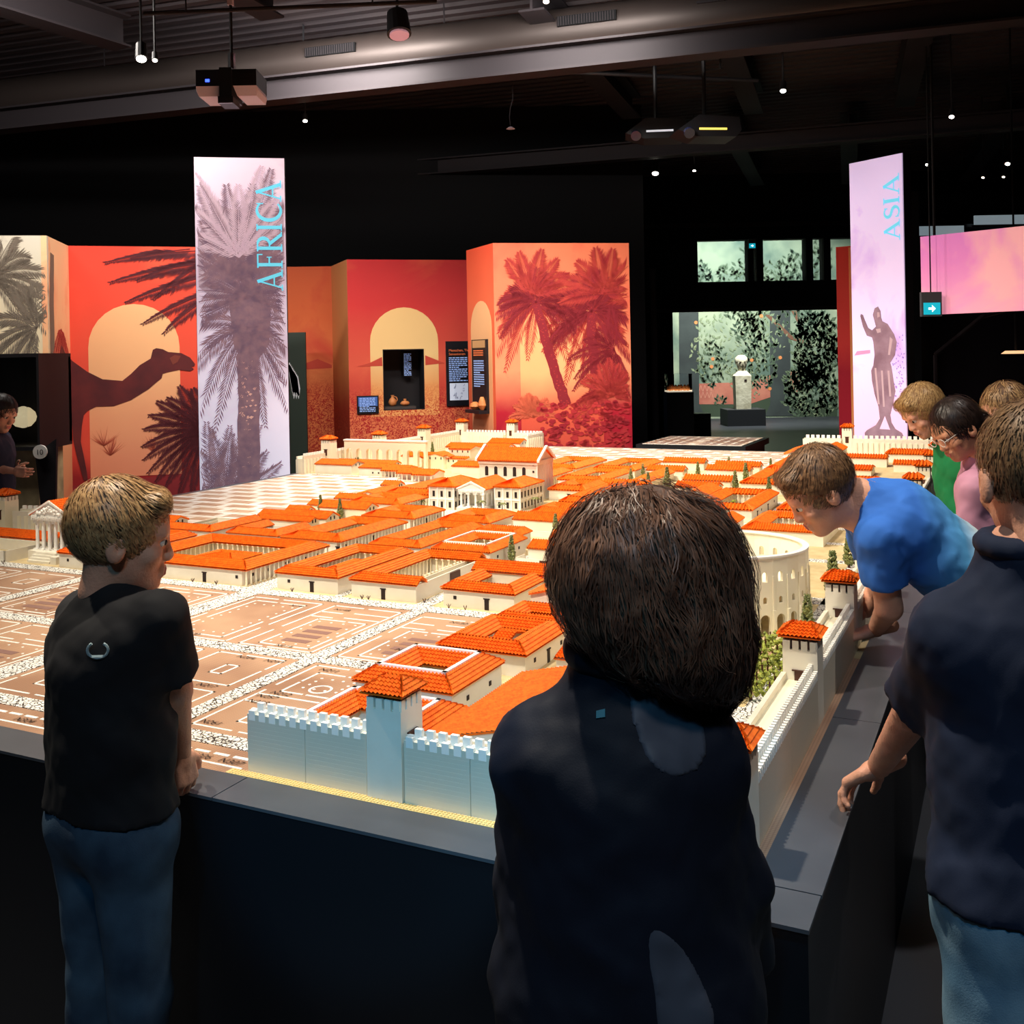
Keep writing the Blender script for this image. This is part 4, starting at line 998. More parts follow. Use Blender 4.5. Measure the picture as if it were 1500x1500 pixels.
crown(p1, (.62, 2.45), 15, -40, 220, .62, .3, .14, .003, M_FR3, (.0, 1.09, .3, 2.84)); crown(p1, (.8, 1.2), 12, -60, 240, .55, .25, .12, .003, M_FR3, (.0, 1.09, .2, 2.0)); crown(p1, (1.0, 2.0), 8, 60, 250, .6, .3, .14, .004, M_FR3, (.0, 1.09, .3, 2.84))
p2 = panel('display_panel', 'narrow peach return panel with a palm trunk left of the camel', *XY['P2'], M_P2)
trunk(p2, [(.12, .2), (.16, 1.2), (.14, 2.2), (.2, 2.7)], (.1, .07), .002, M_FR3)
crown(p2, (.5, 2.0), 7, 200, 330, .5, .3, .12, .003, M_FR2, (.02, .86, .3, 2.8))
flat([(0.323, 1.651), (0.497, 1.845), (0.672, 1.752), (0.771, 1.709), (0.724, 1.127), (0.623, 1.155), (0.499, 1.31), (0.313, 1.526)], .004, 'printed_camel', M_CAMEL, p2)
p3 = panel('display_panel', 'red display panel printed with a dark camel before a pale arch', *XY['P3'], M_P3)
flat(arch_pts(.17, 1.05, .5, 2.26), .002, 'printed_arch', M_ARCHL, p3)
flat([(.0, .02), (1.92, .02), (1.92, .62), (1.3, .56), (1.05, .5), (.6, .47), (.2, .45), (0, .43)], .004, 'printed_ground', mat('print_ground_red', (150, 42, 44), .7, var=(2, (128, 30, 38))), p3)
cam_pts = [(-0.006, 1.709), (0.016, 1.691), (0.157, 1.577), (0.3, 1.497), (0.488, 1.476), (0.573, 1.546), (0.658, 1.633), (0.765, 1.698), (0.788, 1.788), (0.821, 1.805), (0.884, 1.793), (0.937, 1.763), (1.066, 1.749), (1.151, 1.702), (1.2, 1.633), (1.193, 1.611), (1.16, 1.605), (1.188, 1.581), (1.149, 1.56), (1.041, 1.576), (0.933, 1.555), (0.88, 1.539), (0.868, 1.494), (0.814, 1.45), (0.739, 1.385), (0.568, 1.278), (0.4, 1.22), (0.234, 1.221), (0.15, 1.18), (0.115, 1.137), (0.096, 1.027), (0.083, 0.873), (0.111, 0.717), (0.135, 0.561), (0.142, 0.484), (0.107, 0.475), (0.078, 0.586), (0.04, 0.743), (0.012, 0.898), (0.001, 1.075), (-0.016, 1.163)]
o = flat([(max(.003, s), z) for s, z in cam_pts], .006, 'printed_camel', M_CAMEL, p3)
flat([(.98, 1.63), (1.03, 1.66), (1.06, 1.72), (1.0, 1.73), (.95, 1.7)], .008, 'muzzle_patch', mat('print_muzzle', (120, 52, 40), .7), o)
mb = MB(); cl3 = (.02, 1.9, .1, 2.83)
for c, e in (((1.75, 2.86), (.394, 2.68)), ((1.7, 2.72), (.443, 2.48)), ((1.65, 2.6), (.596, 2.279)), ((1.6, 2.45), (.772, 2.069)), ((1.5, 2.4), (.995, 1.992)), ((1.75, 2.8), (.62, 2.72)), ((1.7, 2.9), (.9, 2.35)), ((1.6, 2.75), (.7, 2.5))):
    d = Vector(e) - Vector(c); frond(mb, c, math.atan2(d.y + .18, d.x), d.length * 1.03, .18, .13, .006, 30, cl3, .007)
for a in range(100, 262, 13): frond(mb, (1.28, .95), math.radians(a), .62, .1 + .1 * random.random(), .12, .007, 24, cl3, .007)
mb.build('printed_fronds', M_FR1, p3)
for cx, cz in ((.36, .72), (.3, .82), (.78, .74)):
    mb = MB()
    for k in range(26):
        a = random.uniform(.5, 2.6); l = random.uniform(.08, .22); mb.poly([(cx - .004, -.0055, cz), (cx + .004, -.0055, cz), (cx + l * math.cos(a), -.0055, cz + l * math.sin(a))])
    mb.build('printed_dry_bush', mat('print_bush', (184, 84, 62), .7), p3)
p4 = panel('display_panel', 'orange cloud and wheat panel just right of the tall palm banner', *XY['P4'], M_P4)
flat([(.45, 1.56), (.62, 1.6), (.8, 1.66), (.98, 1.58), (.98, 1.54), (.45, 1.52)], .002, 'printed_hill', M_HILL, p4)
p5 = panel('display_panel', 'folded orange return panel left of the arch with the niche', *XY['P5'], M_P5)
NI = (.41, .915, 1.02, 1.76)
p6 = panel('display_panel', 'red display panel with a golden arch around a dark niche', *XY['P6'], M_P6, hole=NI)
# the golden arch print goes round the niche
ar = MB(); r_ = .417; c_ = .677; n_ = 16
ar.prism([(.26, -.002, .95), (NI[0], -.002, .95), (NI[0], -.002, 1.852), (.26, -.002, 1.852)], (0, .0015, 0)); ar.prism([(NI[1], -.002, .95), (1.094, -.002, .95), (1.094, -.002, 1.852), (NI[1], -.002, 1.852)], (0, .0015, 0))
ar.prism([(NI[0], -.002, NI[3]), (NI[1], -.002, NI[3]), (NI[1], -.002, 1.852), (NI[0], -.002, 1.852)], (0, .0015, 0))
ar.prism([(NI[0], -.002, .95), (NI[1], -.002, .95), (NI[1], -.002, NI[2]), (NI[0], -.002, NI[2])], (0, .0015, 0))
ar.prism([(c_ + r_ * math.cos(math.pi * i / n_), -.002, 1.852 + r_ * math.sin(math.pi * i / n_)) for i in range(n_ + 1)], (0, .0015, 0))
ar.build('printed_arch', M_ARCHR, p6)
flat([(.1, 1.56), (.25, 1.6), (.4, 1.67), (.405, 1.56)], .004, 'printed_hill', M_HILL, p6); flat([(.93, 1.68), (1.05, 1.63), (1.17, 1.58), (.93, 1.56)], .004, 'printed_hill', M_HILL, p6)
M_NI = mat('niche_black', (24, 20, 24), .6); M_INFO = mat('info_black', (20, 22, 30), .4); M_TXT = mat('text_blue_white', (150, 180, 235), .5, emit=.35); M_HEAD = mat('text_orange', (236, 120, 70), .5, emit=.3)
nb = MB(); x0, x1, q0, q1 = NI; D_ = .4
nb.box(x0, .05, q0 - .02, x1, D_, q0); nb.box(x0, .05, q1, x1, D_, q1 + .02); nb.box(x0 - .02, .05, q0 - .02, x0, D_, q1 + .02); nb.box(x1, .05, q0 - .02, x1 + .02, D_, q1 + .02); nb.box(x0 - .02, D_, q0 - .02, x1 + .02, D_ + .02, q1 + .02)
nb.build('niche_box', M_NI, p6)
MB().box(x0, .0, q0, x1, .004, q0 + .012).box(x0, 0, q1 - .01, x1, .004, q1).box(x0, 0, q0, x0 + .01, .004, q1).box(x1 - .01, 0, q0, x1, .004, q1).build('niche_frame', M_INFO, p6)
MB().box(x0 + .02, .06, q0, x1 - .1, .3, q0 + .04).build('niche_shelf', mat('shelf_grey', (70, 66, 64), .5), p6)
def text_lines(par, s0, s1, z0, z1, n, y, m, name='text_lines'):
    mb = MB(); hgt = (z1 - z0) / n
    for i in range(n):
        s = s0; z = z1 - hgt * (i + 1); e = s1 if i % 6 != 5 else s0 + (s1 - s0) * .6
        while s < e - .006:
            w = min(random.uniform(.016, .05), e - s); mb.box(s, -y - .001, z + hgt * .2, s + w, -y, z + hgt * .72); s += w + .008
    return mb.build(name, m, par)
def font_mesh(txt, size, m):
    cu = bpy.data.curves.new('txt', 'FONT'); cu.body = txt; cu.size = size; o = bpy.data.objects.new('txt', cu); COL.objects.link(o)
    me = bpy.data.meshes.new_from_object(o.evaluated_get(bpy.context.evaluated_depsgraph_get())); bpy.data.objects.remove(o); me.materials.clear(); me.materials.append(m)
    me.transform(Matrix.Rotation(math.pi / 2, 4, 'X')); return me
def on_panel(p, name, label, cat, s0, s1, z0, z1, th, m, group=None):
    """a board hung on panel p, a thing of its own"""
    R_ = Matrix.Rotation(p.rotation_euler.z, 4, 'Z'); loc = Vector(p.location) + R_ @ Vector((s0, -.002, 0))
    t = thing(name, label, cat, loc, p.rotation_euler.z, group); MB().box(0, -th, z0, s1 - s0, 0, z1).build('board', m, t); return t
i1 = on_panel(p6, 'info_panel', 'small dark text panel with white lines left of the niche', 'sign', .088, .348, .99, 1.206, .02, M_INFO)
MB().box(.015, -.022, 1.08, .245, -.02, 1.19).build('screen_glow', mat('panel_blue', (60, 90, 150), .4, emit=.5), i1); text_lines(i1, .03, .22, 1.01, 1.185, 9, .023, M_TXT)
i2 = on_panel(p6, 'info_panel', 'tall dark text panel with an orange heading right of the niche', 'sign', 1.184, 1.475, 1.05, 1.847, .02, M_INFO)
put('heading', font_mesh('Menschen, Tiere,', .043, M_HEAD), i2, (.035, -.022, 1.72)); put('heading', font_mesh('Sensationen', .043, M_HEAD), i2, (.035, -.022, 1.675))
text_lines(i2, .035, .265, 1.35, 1.655, 13, .021, M_TXT)
dr = flat([(.04, 1.12), (.27, 1.12), (.27, 1.33), (.04, 1.33)], .021, 'drawing', mat('drawing_white', (206, 216, 236), .5, emit=.25), i2)
mb = MB()
for k in range(16):
    c = Vector((random.uniform(.06, .25), random.uniform(1.14, 1.31))); a = random.uniform(0, 6.28); mb.path([(c.x + .012 * math.cos(a + j), -.024, c.y + .012 * math.sin(a + j * 1.3)) for j in range(4)], .002, 4)
mb.build('sketch_lines', mat('ink_blue', (60, 70, 110), .5), dr, kind='stuff')
i3 = on_panel(p6, 'text_label', 'narrow strip of blue white text inside the dark niche', 'sign', .7, .81, 1.42, 1.72, .004, M_INFO)
i3.location = Vector(i3.location) + Matrix.Rotation(p6.rotation_euler.z, 4, 'Z') @ Vector((0, .3, 0)); text_lines(i3, .01, .1, 1.43, 1.71, 15, .005, M_TXT)
M_POT = mat('terracotta', (226, 150, 90), .6, var=(9, (204, 120, 66)))
Rz = Matrix.Rotation(p6.rotation_euler.z, 4, 'Z')
def on6(s, y, z): return Vector(p6.location) + Rz @ Vector((s, y, z))
jg = thing('clay_jug', 'orange clay jug with a handle standing in the niche', 'jug', on6(.54, .16, 1.062))
m_ = MB(); m_.smooth = True; m_.lathe([(.02, 0), (.045, .02), (.052, .05), (.04, .085), (.018, .105), (.016, .125), (.024, .135)], 18); m_.build('body', M_POT, jg)
MB().path([(.018, 0, .12), (.05, 0, .11), (.06, 0, .08), (.05, 0, .06)], .006).build('handle', M_POT, jg)
jb = thing('clay_pot', 'squat orange clay pot with a narrow neck in the niche', 'pot', on6(.69, .13, 1.062))
m_ = MB(); m_.smooth = True; m_.lathe([(.025, 0), (.055, .02), (.06, .035), (.04, .058), (.012, .066), (.014, .082)], 18); m_.build('body', M_POT, jb); MB().tube((0, 0, .07), (0, 0, .088), .018, .02, 12).build('lip', M_POT, jb)
p7 = panel('display_panel', 'narrow red return panel with a slim arch left of the red palms', *XY['P7'], M_P7)
flat(arch_pts(.1, .715, .3, 2.26), .002, 'printed_arch', M_ARCHL, p7)
i4 = on_panel(p7, 'panel_showcase', 'dark wall showcase with text and two pots beside the red palms', 'showcase', .19, .61, 1.04, 1.84, .03, M_INFO)
flat([(.03, 1.75), (.4, 1.75), (.4, 1.83), (.03, 1.83)], .032, 'top_strip', mat('strip_tan', (206, 160, 110), .6), i4); text_lines(i4, .06, .34, 1.66, 1.73, 3, .031, M_HEAD, 'heading'); text_lines(i4, .06, .36, 1.32, 1.62, 12, .031, M_TXT)
m_ = MB(); m_.lathe([(.03, 0), (.06, .03), (.05, .06), (.02, .08)], 12, (.15, -.06, 1.08)); m_.build('pot', M_POT, i4); m_ = MB(); m_.lathe([(.02, 0), (.05, .05), (.03, .11), (.02, .14)], 12, (.36, -.06, 1.08)); m_.build('pot', M_POT, i4)
MB().box(0, -.12, 1.04, .42, -.03, 1.075).build('shelf', M_INFO, i4)
p8 = panel('display_panel', 'large display panel printed with two red palms over orange haze', *XY['P8'], M_P8)
flat(arch_pts(.27, 1.17, .6, 2.25), .002, 'printed_arch', ramp_mat('print_arch_haze', [(0, (206, 66, 60)), (3.3, (246, 186, 130)), (1.0, (214, 90, 70)), (1.5, (246, 176, 124))]), p8)
c8 = (.01, 1.475, .3, 2.84)
trunk(p8, [(.76, 1.12), (.63, 1.52), (.5, 2.0), (.45, 2.2)], (.06, .04), .006, M_FR2b, ms=M_FR2)
crown(p8, (.45, 2.2), 14, -70, 250, .52, .3, .15, .0045, M_FR2, c8); crown(p8, (.45, 2.22), 9, -20, 200, .5, .22, .15, .007, M_FR2b, c8)
crown(p8, (.4, 2.3), 6, 20, 120, .55, .1, .13, .0075, M_FR2, c8)
trunk(p8, [(1.17, 1.1), (1.08, 1.5), (1.05, 1.9), (1.06, 2.1)], (.06, .045), .006, M_FR2b, ms=M_FR2)
crown(p8, (1.06, 2.1), 15, -80, 260, .6, .3, .16, .0045, M_FR2, c8); crown(p8, (1.06, 2.12), 10, -30, 210, .58, .22, .16, .007, M_FR2b, c8); crown(p8, (1.2, 2.3), 8, 10, 170, .6, .15, .15, .0076, M_FR2, c8); crown(p8, (1.3, 1.7), 10, 90, 300, .5, .2, .12, .0078, M_FR2b, c8)
crown(p8, (1.25, 1.2), 14, 10, 190, .45, .15, .1, .0079, M_FR2, c8); crown(p8, (.4, 1.0), 9, 30, 150, .3, .1, .08, .0079, mat('print_reed', (206, 96, 70), .7), c8)
mb = MB()
for k in range(260):
    c = Vector((random.uniform(.45, 1.47), random.uniform(.6, 1.14))); q = random.uniform(.015, .045); n_ = 9
    if c.x + q * 1.3 > 1.48: continue
    mb.poly([(c.x + q * random.uniform(.8, 1.25) * math.cos(2 * math.pi * i / n_), -.0082, c.y + q * .7 * random.uniform(.7, 1.2) * math.sin(2 * math.pi * i / n_)) for i in range(n_)])
mb.build('printed_shrubs', mat('print_shrub', (150, 22, 42), .7, var=(5, (190, 50, 54))), p8)
# black plinth under the red palm panel
# dark green board with a white plume
gp = panel('picture_board', 'dark green board with a white plume half hidden by the palm banner', (-2.783, 12.6), (-2.54, 12.6), mat('board_green', (50, 62, 54), .6), h=1.992, cat='picture')
gl = gp['len']
mb = MB()
for k in range(9):
    a = -.3 - k * .14; mb.poly([(.02 + .012 * k * .6, -.003, 1.62 - .03 * k), (.05 + .012 * k, -.003, 1.62 - .02 * k), (.09 + .01 * k, -.003, 1.3 - .03 * (k % 4)), (.07 + .01 * k, -.003, 1.25 - .04 * (k % 3))])
mb.build('white_plume', mat('plume_white', (225, 230, 235), .6), gp)

# ------------------------------------------------------------------ tall back-lit banners
M_BAN = ramp_mat('banner_lilac', [(0, (210, 205, 226)), (3.3, (222, 200, 214)), (1.5, (222, 216, 236)), (2.4, (196, 178, 196))], cloud=((176, 160, 178), 1.6, .5, .8), emit=.55)
M_BANP = mat('banner_palm', (112, 88, 104), .6, var=(14, (134, 104, 112)), emit=.55); M_BANP2 = mat('banner_palm_pale', (186, 160, 172), .6, emit=.55); M_BANB = mat('banner_bark', (206, 160, 146), .6, emit=.55)
M_CYAN = mat('letter_cyan', (104, 206, 232), .5, emit=.55)
LET = {}
def stroke(mb, pts, ws, y, tf):
    Lp, Rp = [], []
    for i, p in enumerate(pts):
        q = Vector(pts[min(i + 1, len(pts) - 1)]) - Vector(pts[max(i - 1, 0)]); nn = Vector((-q.y, q.x)).normalized() * (ws[i] if isinstance(ws, list) else ws) / 2
        Lp.append(Vector(p) + nn); Rp.append(Vector(p) - nn)
    for i in range(len(pts) - 1):
        mb.poly([(tf(q)[0], -y, tf(q)[1]) for q in (Lp[i], Lp[i + 1], Rp[i + 1], Rp[i])])
def arcp(cx, cy, rx, ry, a0, a1, n=18): return [(cx + rx * math.cos(math.radians(a0 + (a1 - a0) * i / n)), cy + ry * math.sin(math.radians(a0 + (a1 - a0) * i / n))) for i in range(n + 1)]
def letter(mb, ch, tf, y):
    S_ = lambda p, w: stroke(mb, p, w, y, tf)
    def serif(x0, x1, yy): S_([(x0, yy), (x1, yy)], .05)
    if ch == 'A':
        S_([(.14, .02), (.43, .98)], .06); S_([(.4, 1.0), (.74, .02)], .14); S_([(.25, .34), (.62, .34)], .055); serif(.02, .27, .025); serif(.58, .9, .025); return .92
    if ch == 'F':
        S_([(.18, 0), (.18, 1)], .14); S_([(.05, .97), (.62, .97)], .06); S_([(.2, .52), (.5, .52)], .06); serif(.04, .34, .025); S_([(.6, 1), (.6, .78)], .05); S_([(.49, .62), (.49, .42)], .04); return .68
    if ch == 'R':
        S_([(.18, 0), (.18, 1)], .14); serif(.04, .34, .025); S_([(.05, .97), (.36, .97)], .06); p = arcp(.34, .735, .25, .235, 90, -90); S_(p, [.06 + .09 * math.sin(math.pi * i / 18) for i in range(19)]); S_([(.2, .5), (.36, .5)], .06); S_([(.36, .5), (.74, .03)], .13); serif(.66, .86, .025); return .86
    if ch == 'I':
        S_([(.18, 0), (.18, 1)], .14); serif(.04, .32, .025); serif(.04, .32, .975); return .38
    if ch == 'C':
        p = arcp(.5, .5, .4, .47, 48, 312, 26); S_(p, [.06 + .09 * math.sin(math.pi * i / 26) for i in range(27)]); S_([(.78, .98), (.78, .72)], .045); return .84
    if ch == 'S':
        p = arcp(.3, .74, .19, .22, 30, 260, 14) + arcp(.3, .26, .21, .23, 80, -150, 14); S_(p, [.05 + .1 * math.sin(math.pi * i / (len(p) - 1)) for i in range(len(p))]); S_([(.47, .96), (.47, .76)], .04); S_([(.1, .26), (.1, .04)], .04); return .6
def word(par, txt, s_base, z0, z1, cap, y, m):
    """word reading upwards: baseline along z at s_base, capitals pointing to smaller s"""
    tot = sum({'A': .92, 'F': .68, 'R': .86, 'I': .38, 'C': .84, 'S': .6}[c] for c in txt); k = (z1 - z0) / tot; a = z0
    for c in txt:
        mb = MB(); a0 = a; w = letter(mb, c, lambda q: (s_base - q[1] * cap, a0 + q[0] * k), y); a += w * k
        mb.build('letter', m, par)
ba_ = panel('banner', 'tall glowing banner with a date palm and the word AFRICA', (-2.689, 8.758), (-1.947, 8.892), M_BAN, h=3.41, th=.012, cat='banner')
cA = (.006, .748, .05, 3.4)
trunk(ba_, [(.41, .2), (.42, 1.15), (.413, 1.65), (.43, 1.95), (.4, 2.3)], (.095, .085), .004, M_BANP, ms=M_BANB)
flat([(.27, 2.15), (.3, 1.8), (.36, 1.66), (.5, 1.66), (.6, 1.8), (.62, 2.1), (.5, 2.35), (.38, 2.35)], .005, 'printed_crown', M_BANP, ba_)
crown(ba_, (.42, 1.95), 12, 150, 390, .62, .42, .13, .006, M_BANP, cA, wid=.008); crown(ba_, (.42, 2.2), 17, -20, 200, .95, .22, .15, .006, M_BANP, cA, wid=.008, nn=30); crown(ba_, (.38, 2.35), 12, 25, 155, 1.1, .1, .15, .0065, M_BANP, cA, wid=.008, nn=30); crown(ba_, (.36, 2.55), 7, 40, 150, .8, .1, .12, .007, M_BANP2, cA, wid=.005)
flat([(.02, 2.3), (.25, 2.1), (.6, 2.15), (.74, 2.4), (.74, 2.95), (.5, 3.05), (.35, 2.95), (.2, 3.0), (.02, 2.75)], .0035, 'printed_canopy', mat('banner_haze', (150, 128, 142), .6, var=(7, (176, 156, 168)), emit=.55), ba_)
crown(ba_, (.12, .3), 8, 40, 130, .8, .05, .13, .006, M_BANP, cA, wid=.007); crown(ba_, (.2, .4), 6, 55, 110, .75, .05, .12, .0066, M_BANP, cA, wid=.007)
word(ba_, 'AFRICA', .725, 2.256, 3.22, .215, .009, M_CYAN)
bs_ = panel('banner', 'tall lilac banner with a bronze statue and the word ASIA', (3.217, 9.668), (3.526, 9.174), ramp_mat('banner_violet', [(0, (216, 170, 206)), (3.3, (206, 188, 226)), (1.2, (224, 182, 214)), (1.65, (206, 196, 232)), (2.4, (214, 194, 228))], cloud=((184, 140, 206), 1.5, .54, .7), emit=.55), h=3.41, th=.012, cat='banner')
M_BRZ = mat('banner_bronze', (112, 84, 98), .6, var=(6, (140, 112, 126)), emit=.55)
flat([(0.123, 0.877), (0.147, 0.902), (0.25, 0.956), (0.295, 1.017), (0.283, 1.124), (0.242, 1.243), (0.216, 1.363), (0.209, 1.459), (0.234, 1.507), (0.25, 1.603), (0.239, 1.723), (0.225, 1.766), (0.167, 1.784), (0.125, 1.87), (0.098, 1.968), (0.104, 1.987), (0.128, 1.979), (0.142, 1.942), (0.184, 1.856), (0.227, 1.831), (0.271, 1.865), (0.257, 1.914), (0.239, 1.974), (0.26, 2.033), (0.298, 2.048), (0.325, 2.006), (0.33, 1.947), (0.343, 1.911), (0.399, 1.885), (0.467, 1.788), (0.493, 1.717), (0.471, 1.6), (0.419, 1.53), (0.432, 1.495), (0.452, 1.365), (0.469, 1.272), (0.439, 1.153), (0.409, 1.058), (0.421, 0.988), (0.462, 0.931), (0.53, 0.899), (0.556, 0.854), (0.125, 0.824)], .004, 'printed_statue', M_BRZ, bs_)
flat([(0.352, 1.044), (0.292, 0.922), (0.406, 0.921)], .0055, 'leg_gap', mat('banner_gap', (222, 180, 212), .6, emit=.55), bs_)
M_BRZL = mat('banner_bronze_light', (170, 142, 150), .6, emit=.55)
for q_ in ([(0.288, 1.996), (0.314, 1.995), (0.319, 1.954), (0.29, 1.946)], [(0.27, 1.842), (0.322, 1.845), (0.327, 1.811), (0.287, 1.803)], [(0.248, 1.483), (0.268, 1.483), (0.298, 1.149), (0.277, 1.148)], [(0.319, 1.459), (0.339, 1.459), (0.354, 1.127), (0.334, 1.126)], [(0.39, 1.459), (0.412, 1.459), (0.426, 1.224), (0.404, 1.223)], [(0.424, 1.766), (0.452, 1.742), (0.421, 1.601), (0.398, 1.601)]): flat(q_, .0055, 'statue_highlight', M_BRZL, bs_)
flat([(.02, 1.6), (.2, 1.62), (.2, 1.65), (.05, 1.64)], .002, 'printed_shore', mat('banner_shore', (186, 130, 170), .6, emit=.55), bs_)
mb = MB()
for k in range(70):
    c = (random.uniform(.44, .56), random.uniform(1.1, 1.8)); a = random.uniform(0, 6.28); mb.poly([(c[0], -.003, c[1]), (c[0] + .02 * math.cos(a), -.003, c[1] + .02 * math.sin(a)), (c[0] + .02 * math.cos(a + .6), -.003, c[1] + .02 * math.sin(a + .6))])
mb.build('printed_leaves', mat('banner_leaf', (140, 108, 186), .6, emit=.55), bs_)
word(bs_, 'ASIA', .55, 2.63, 3.24, .17, .006, M_CYAN)
MB().box(-.004, .0125, 0, .587, .12, 3.414).build('back_case', M_BLACK, bs_)
MB().box(-.004, .0125, 0, .758, .12, 3.414).build('back_case', M_BLACK, ba_)
rp = panel('display_panel', 'slim red and orange panel behind the left edge of the statue banner', (3.69, 11.6), (3.908, 11.4), ramp_mat('print_red_slim', [(0, (150, 20, 44)), (3.3, (226, 70, 56)), (1.4, (170, 30, 48)), (1.75, (214, 60, 56))]), h=2.817)
flat([(.15, .02), (.25, .02), (.25, 2.8), (.15, 2.8)], .003, 'orange_strip', mat('print_strip_orange', (240, 150, 90), .7), rp)
# pink cloud panel hung on the right
pk = panel('display_panel', 'pink cloud print hanging above the people on the right', (3.527, 8.8), (4.285, 7.9), ramp_mat('print_pink_cloud', [(0, (216, 120, 180)), (3.3, (196, 110, 190)), (2.0, (228, 150, 184)), (2.4, (214, 126, 184))], cloud=((240, 170, 176), 1.1, .5, .62), emit=.45), h=2.615, z0=1.943)
MB().tube((.1, .05, 2.6), (.1, .05, 4.25), .012, n=6).build('hanger', M_BLACK, pk); MB().tube((pk['len'] - .1, .05, 2.6), (pk['len'] - .1, .05, 4.25), .012, n=6).build('hanger', M_BLACK, pk)
def exit_sign(label, loc, w, h, rz=0):
    t = thing('exit_sign', label, 'sign', loc, rz); MB().box(-w / 2 - .015, 0, -h / 2 - .015, w / 2 + .015, .04, h / 2 + .09).build('housing', mat('sign_case', (70, 74, 80), .5), t)
    MB().box(-w / 2, -.004, -h / 2, w / 2, 0, h / 2).build('face', mat('exit_teal', (20, 150, 170), .4, emit=1.2), t)
    MB().tube((0, .02, h / 2 + .09), (0, .02, 4.2 - Vector(loc).z), .006, n=5).build('hanger', M_BLACK, t)
    s = h * .3; MB().prism([(-s, -.006, -s * .3), (0, -.006, -s * .3), (0, -.006, -s), (s, -.006, 0), (0, -.006, s), (0, -.006, s * .3), (-s, -.006, s * .3)], (0, .002, 0)).build('arrow', mat('exit_white', (235, 250, 250), .4, emit=1.5), t)
    return t
exit_sign('glowing teal exit sign with a white arrow under the pink cloud panel', (3.533, 8.6, 1.989), .14, .1)
exit_sign('small far exit sign between the upper windows', (4.685, 19.8, 3.685), .12, .09)

# ------------------------------------------------------------------ the hall behind: garden fresco, herm, windows
FY = 25.2
M_FRESCO = mat('fresco', (96, 118, 106), .8, var=(1.3, (166, 178, 150)))
wf = MB().box(1.5, FY, 0, 13.9, FY + .2, 5.1).build('wall_garden', M_FRESCO, kind='structure')
def fres(pts, y, name, m): return MB().prism([(x, FY - y, z) for x, z in pts], (0, y * .5, 0)).build(name, m, wf)
MF_D = mat('fresco_column', (66, 74, 72), .8, var=(2, (54, 60, 60))); MF_P = mat('fresco_fence', (186, 104, 88), .8, var=(3, (206, 130, 108))); MF_B = mat('fresco_branch', (120, 84, 66), .8); MF_L = mat('fresco_leaf', (70, 90, 74), .8, var=(2, (104, 120, 92))); MF_O = mat('fresco_fruit', (226, 140, 84), .8)
fres([(4.318, 0.862), (5.436, 0.879), (5.819, 0.885), (6.59, 1.113), (7.101, 1.142), (7.091, 0.631), (6.58, 0.577), (5.809, 0.336), (4.309, 0.364)], .004, 'painted_fence', MF_P)
for pts in ([(4.128, 2.634), (4.607, 2.625), (4.583, 0.359), (4.718, 0.069), (3.952, 0.083), (4.098, 0.368)], [(6.363, 2.656), (6.861, 2.647), (6.831, 0.38), (6.984, 0.026), (6.186, 0.041), (6.332, 0.326)], [(8.151, 2.622), (8.533, 2.615), (8.484, -0.002), (8.101, 0.005)]): fres(pts, .008, 'painted_column', MF_D)
for pts in ([(6.233, 2.531), (6.86, 1.912), (7.368, 1.743), (7.382, 1.807), (6.913, 1.988), (6.361, 2.528)], [(6.886, 2.614), (7.12, 2.163), (7.317, 1.744), (7.369, 1.807), (7.185, 2.193), (7.014, 2.612)]): fres(pts, .01, 'painted_branch', MF_B)
mb = MB()
for k in range(16):
    x0_, z0_ = (4.374, 0.427); xx = x0_ + k * .1
    if xx < 4.9:
        for sg in (-1, 1): mb.prism([(xx - .05 * sg, FY - .006, z0_ + .08), (xx - .05 * sg + .012, FY - .006, z0_ + .08), (xx + .05 * sg + .012, FY - .006, z0_ + .4), (xx + .05 * sg, FY - .006, z0_ + .4)][::sg], (0, .001, 0))
mb.build('painted_lattice', mat('fresco_lattice', (222, 156, 132), .8), wf, kind='stuff')
fres([(3.958, 0.371), (5.426, 0.343), (6.579, 0.545), (7.979, 0.295), (7.973, -0.011), (3.952, 0.064)], .002, 'painted_lawn', mat('fresco_lawn', (64, 78, 60), .8))
mb = MB()
def leaves(cx, cz, rx, rz, n, q=.09):
    for k in range(n):
        a = random.uniform(0, 6.28); r = math.sqrt(random.random()); x, z = cx + rx * r * math.cos(a), cz + rz * r * math.sin(a); b_ = random.uniform(.4, 2.7); d = Vector((math.cos(b_), math.sin(b_))) * q * random.uniform(.6, 1.3); s = Vector((-d.y, d.x)) * .22
        mb.poly([(x, FY - .012, z), (x + d.x * .5 + s.x, FY - .012, z + d.y * .5 + s.y), (x + d.x, FY - .012, z + d.y), (x + d.x * .5 - s.x, FY - .012, z + d.y * .5 - s.y)])
for (cx, cz, rx, rz, n, q) in [(7.495, 1.709, 0.6, 0.8, 420, 0.16), (7.346, 0.562, 0.7, 0.7, 420, 0.15), (5.842, 2.123, 0.4, 0.4, 80, 0.16), (6.147, 1.351, 0.4, 0.7, 160, 0.13), (4.933, 1.31, 0.35, 0.6, 120, 0.12), (5.787, 2.571, 0.5, 0.25, 90, 0.14), (6.995, 2.293, 0.5, 0.4, 90, 0.13), (5.108, 0.413, 0.15, 0.12, 30, 0.1), (7.096, 0.886, 0.4, 0.3, 110, 0.12)]: leaves(cx, cz, rx, rz, n, q)
for x_ in (4.0, 4.6, 5.3, 5.9, 6.5, 7.0, 7.6): leaves(x_, random.uniform(3.0, 3.9), .35, .5, 90, .14)
mb.build('painted_leaves', MF_L, wf, kind='stuff')
mb = MB()
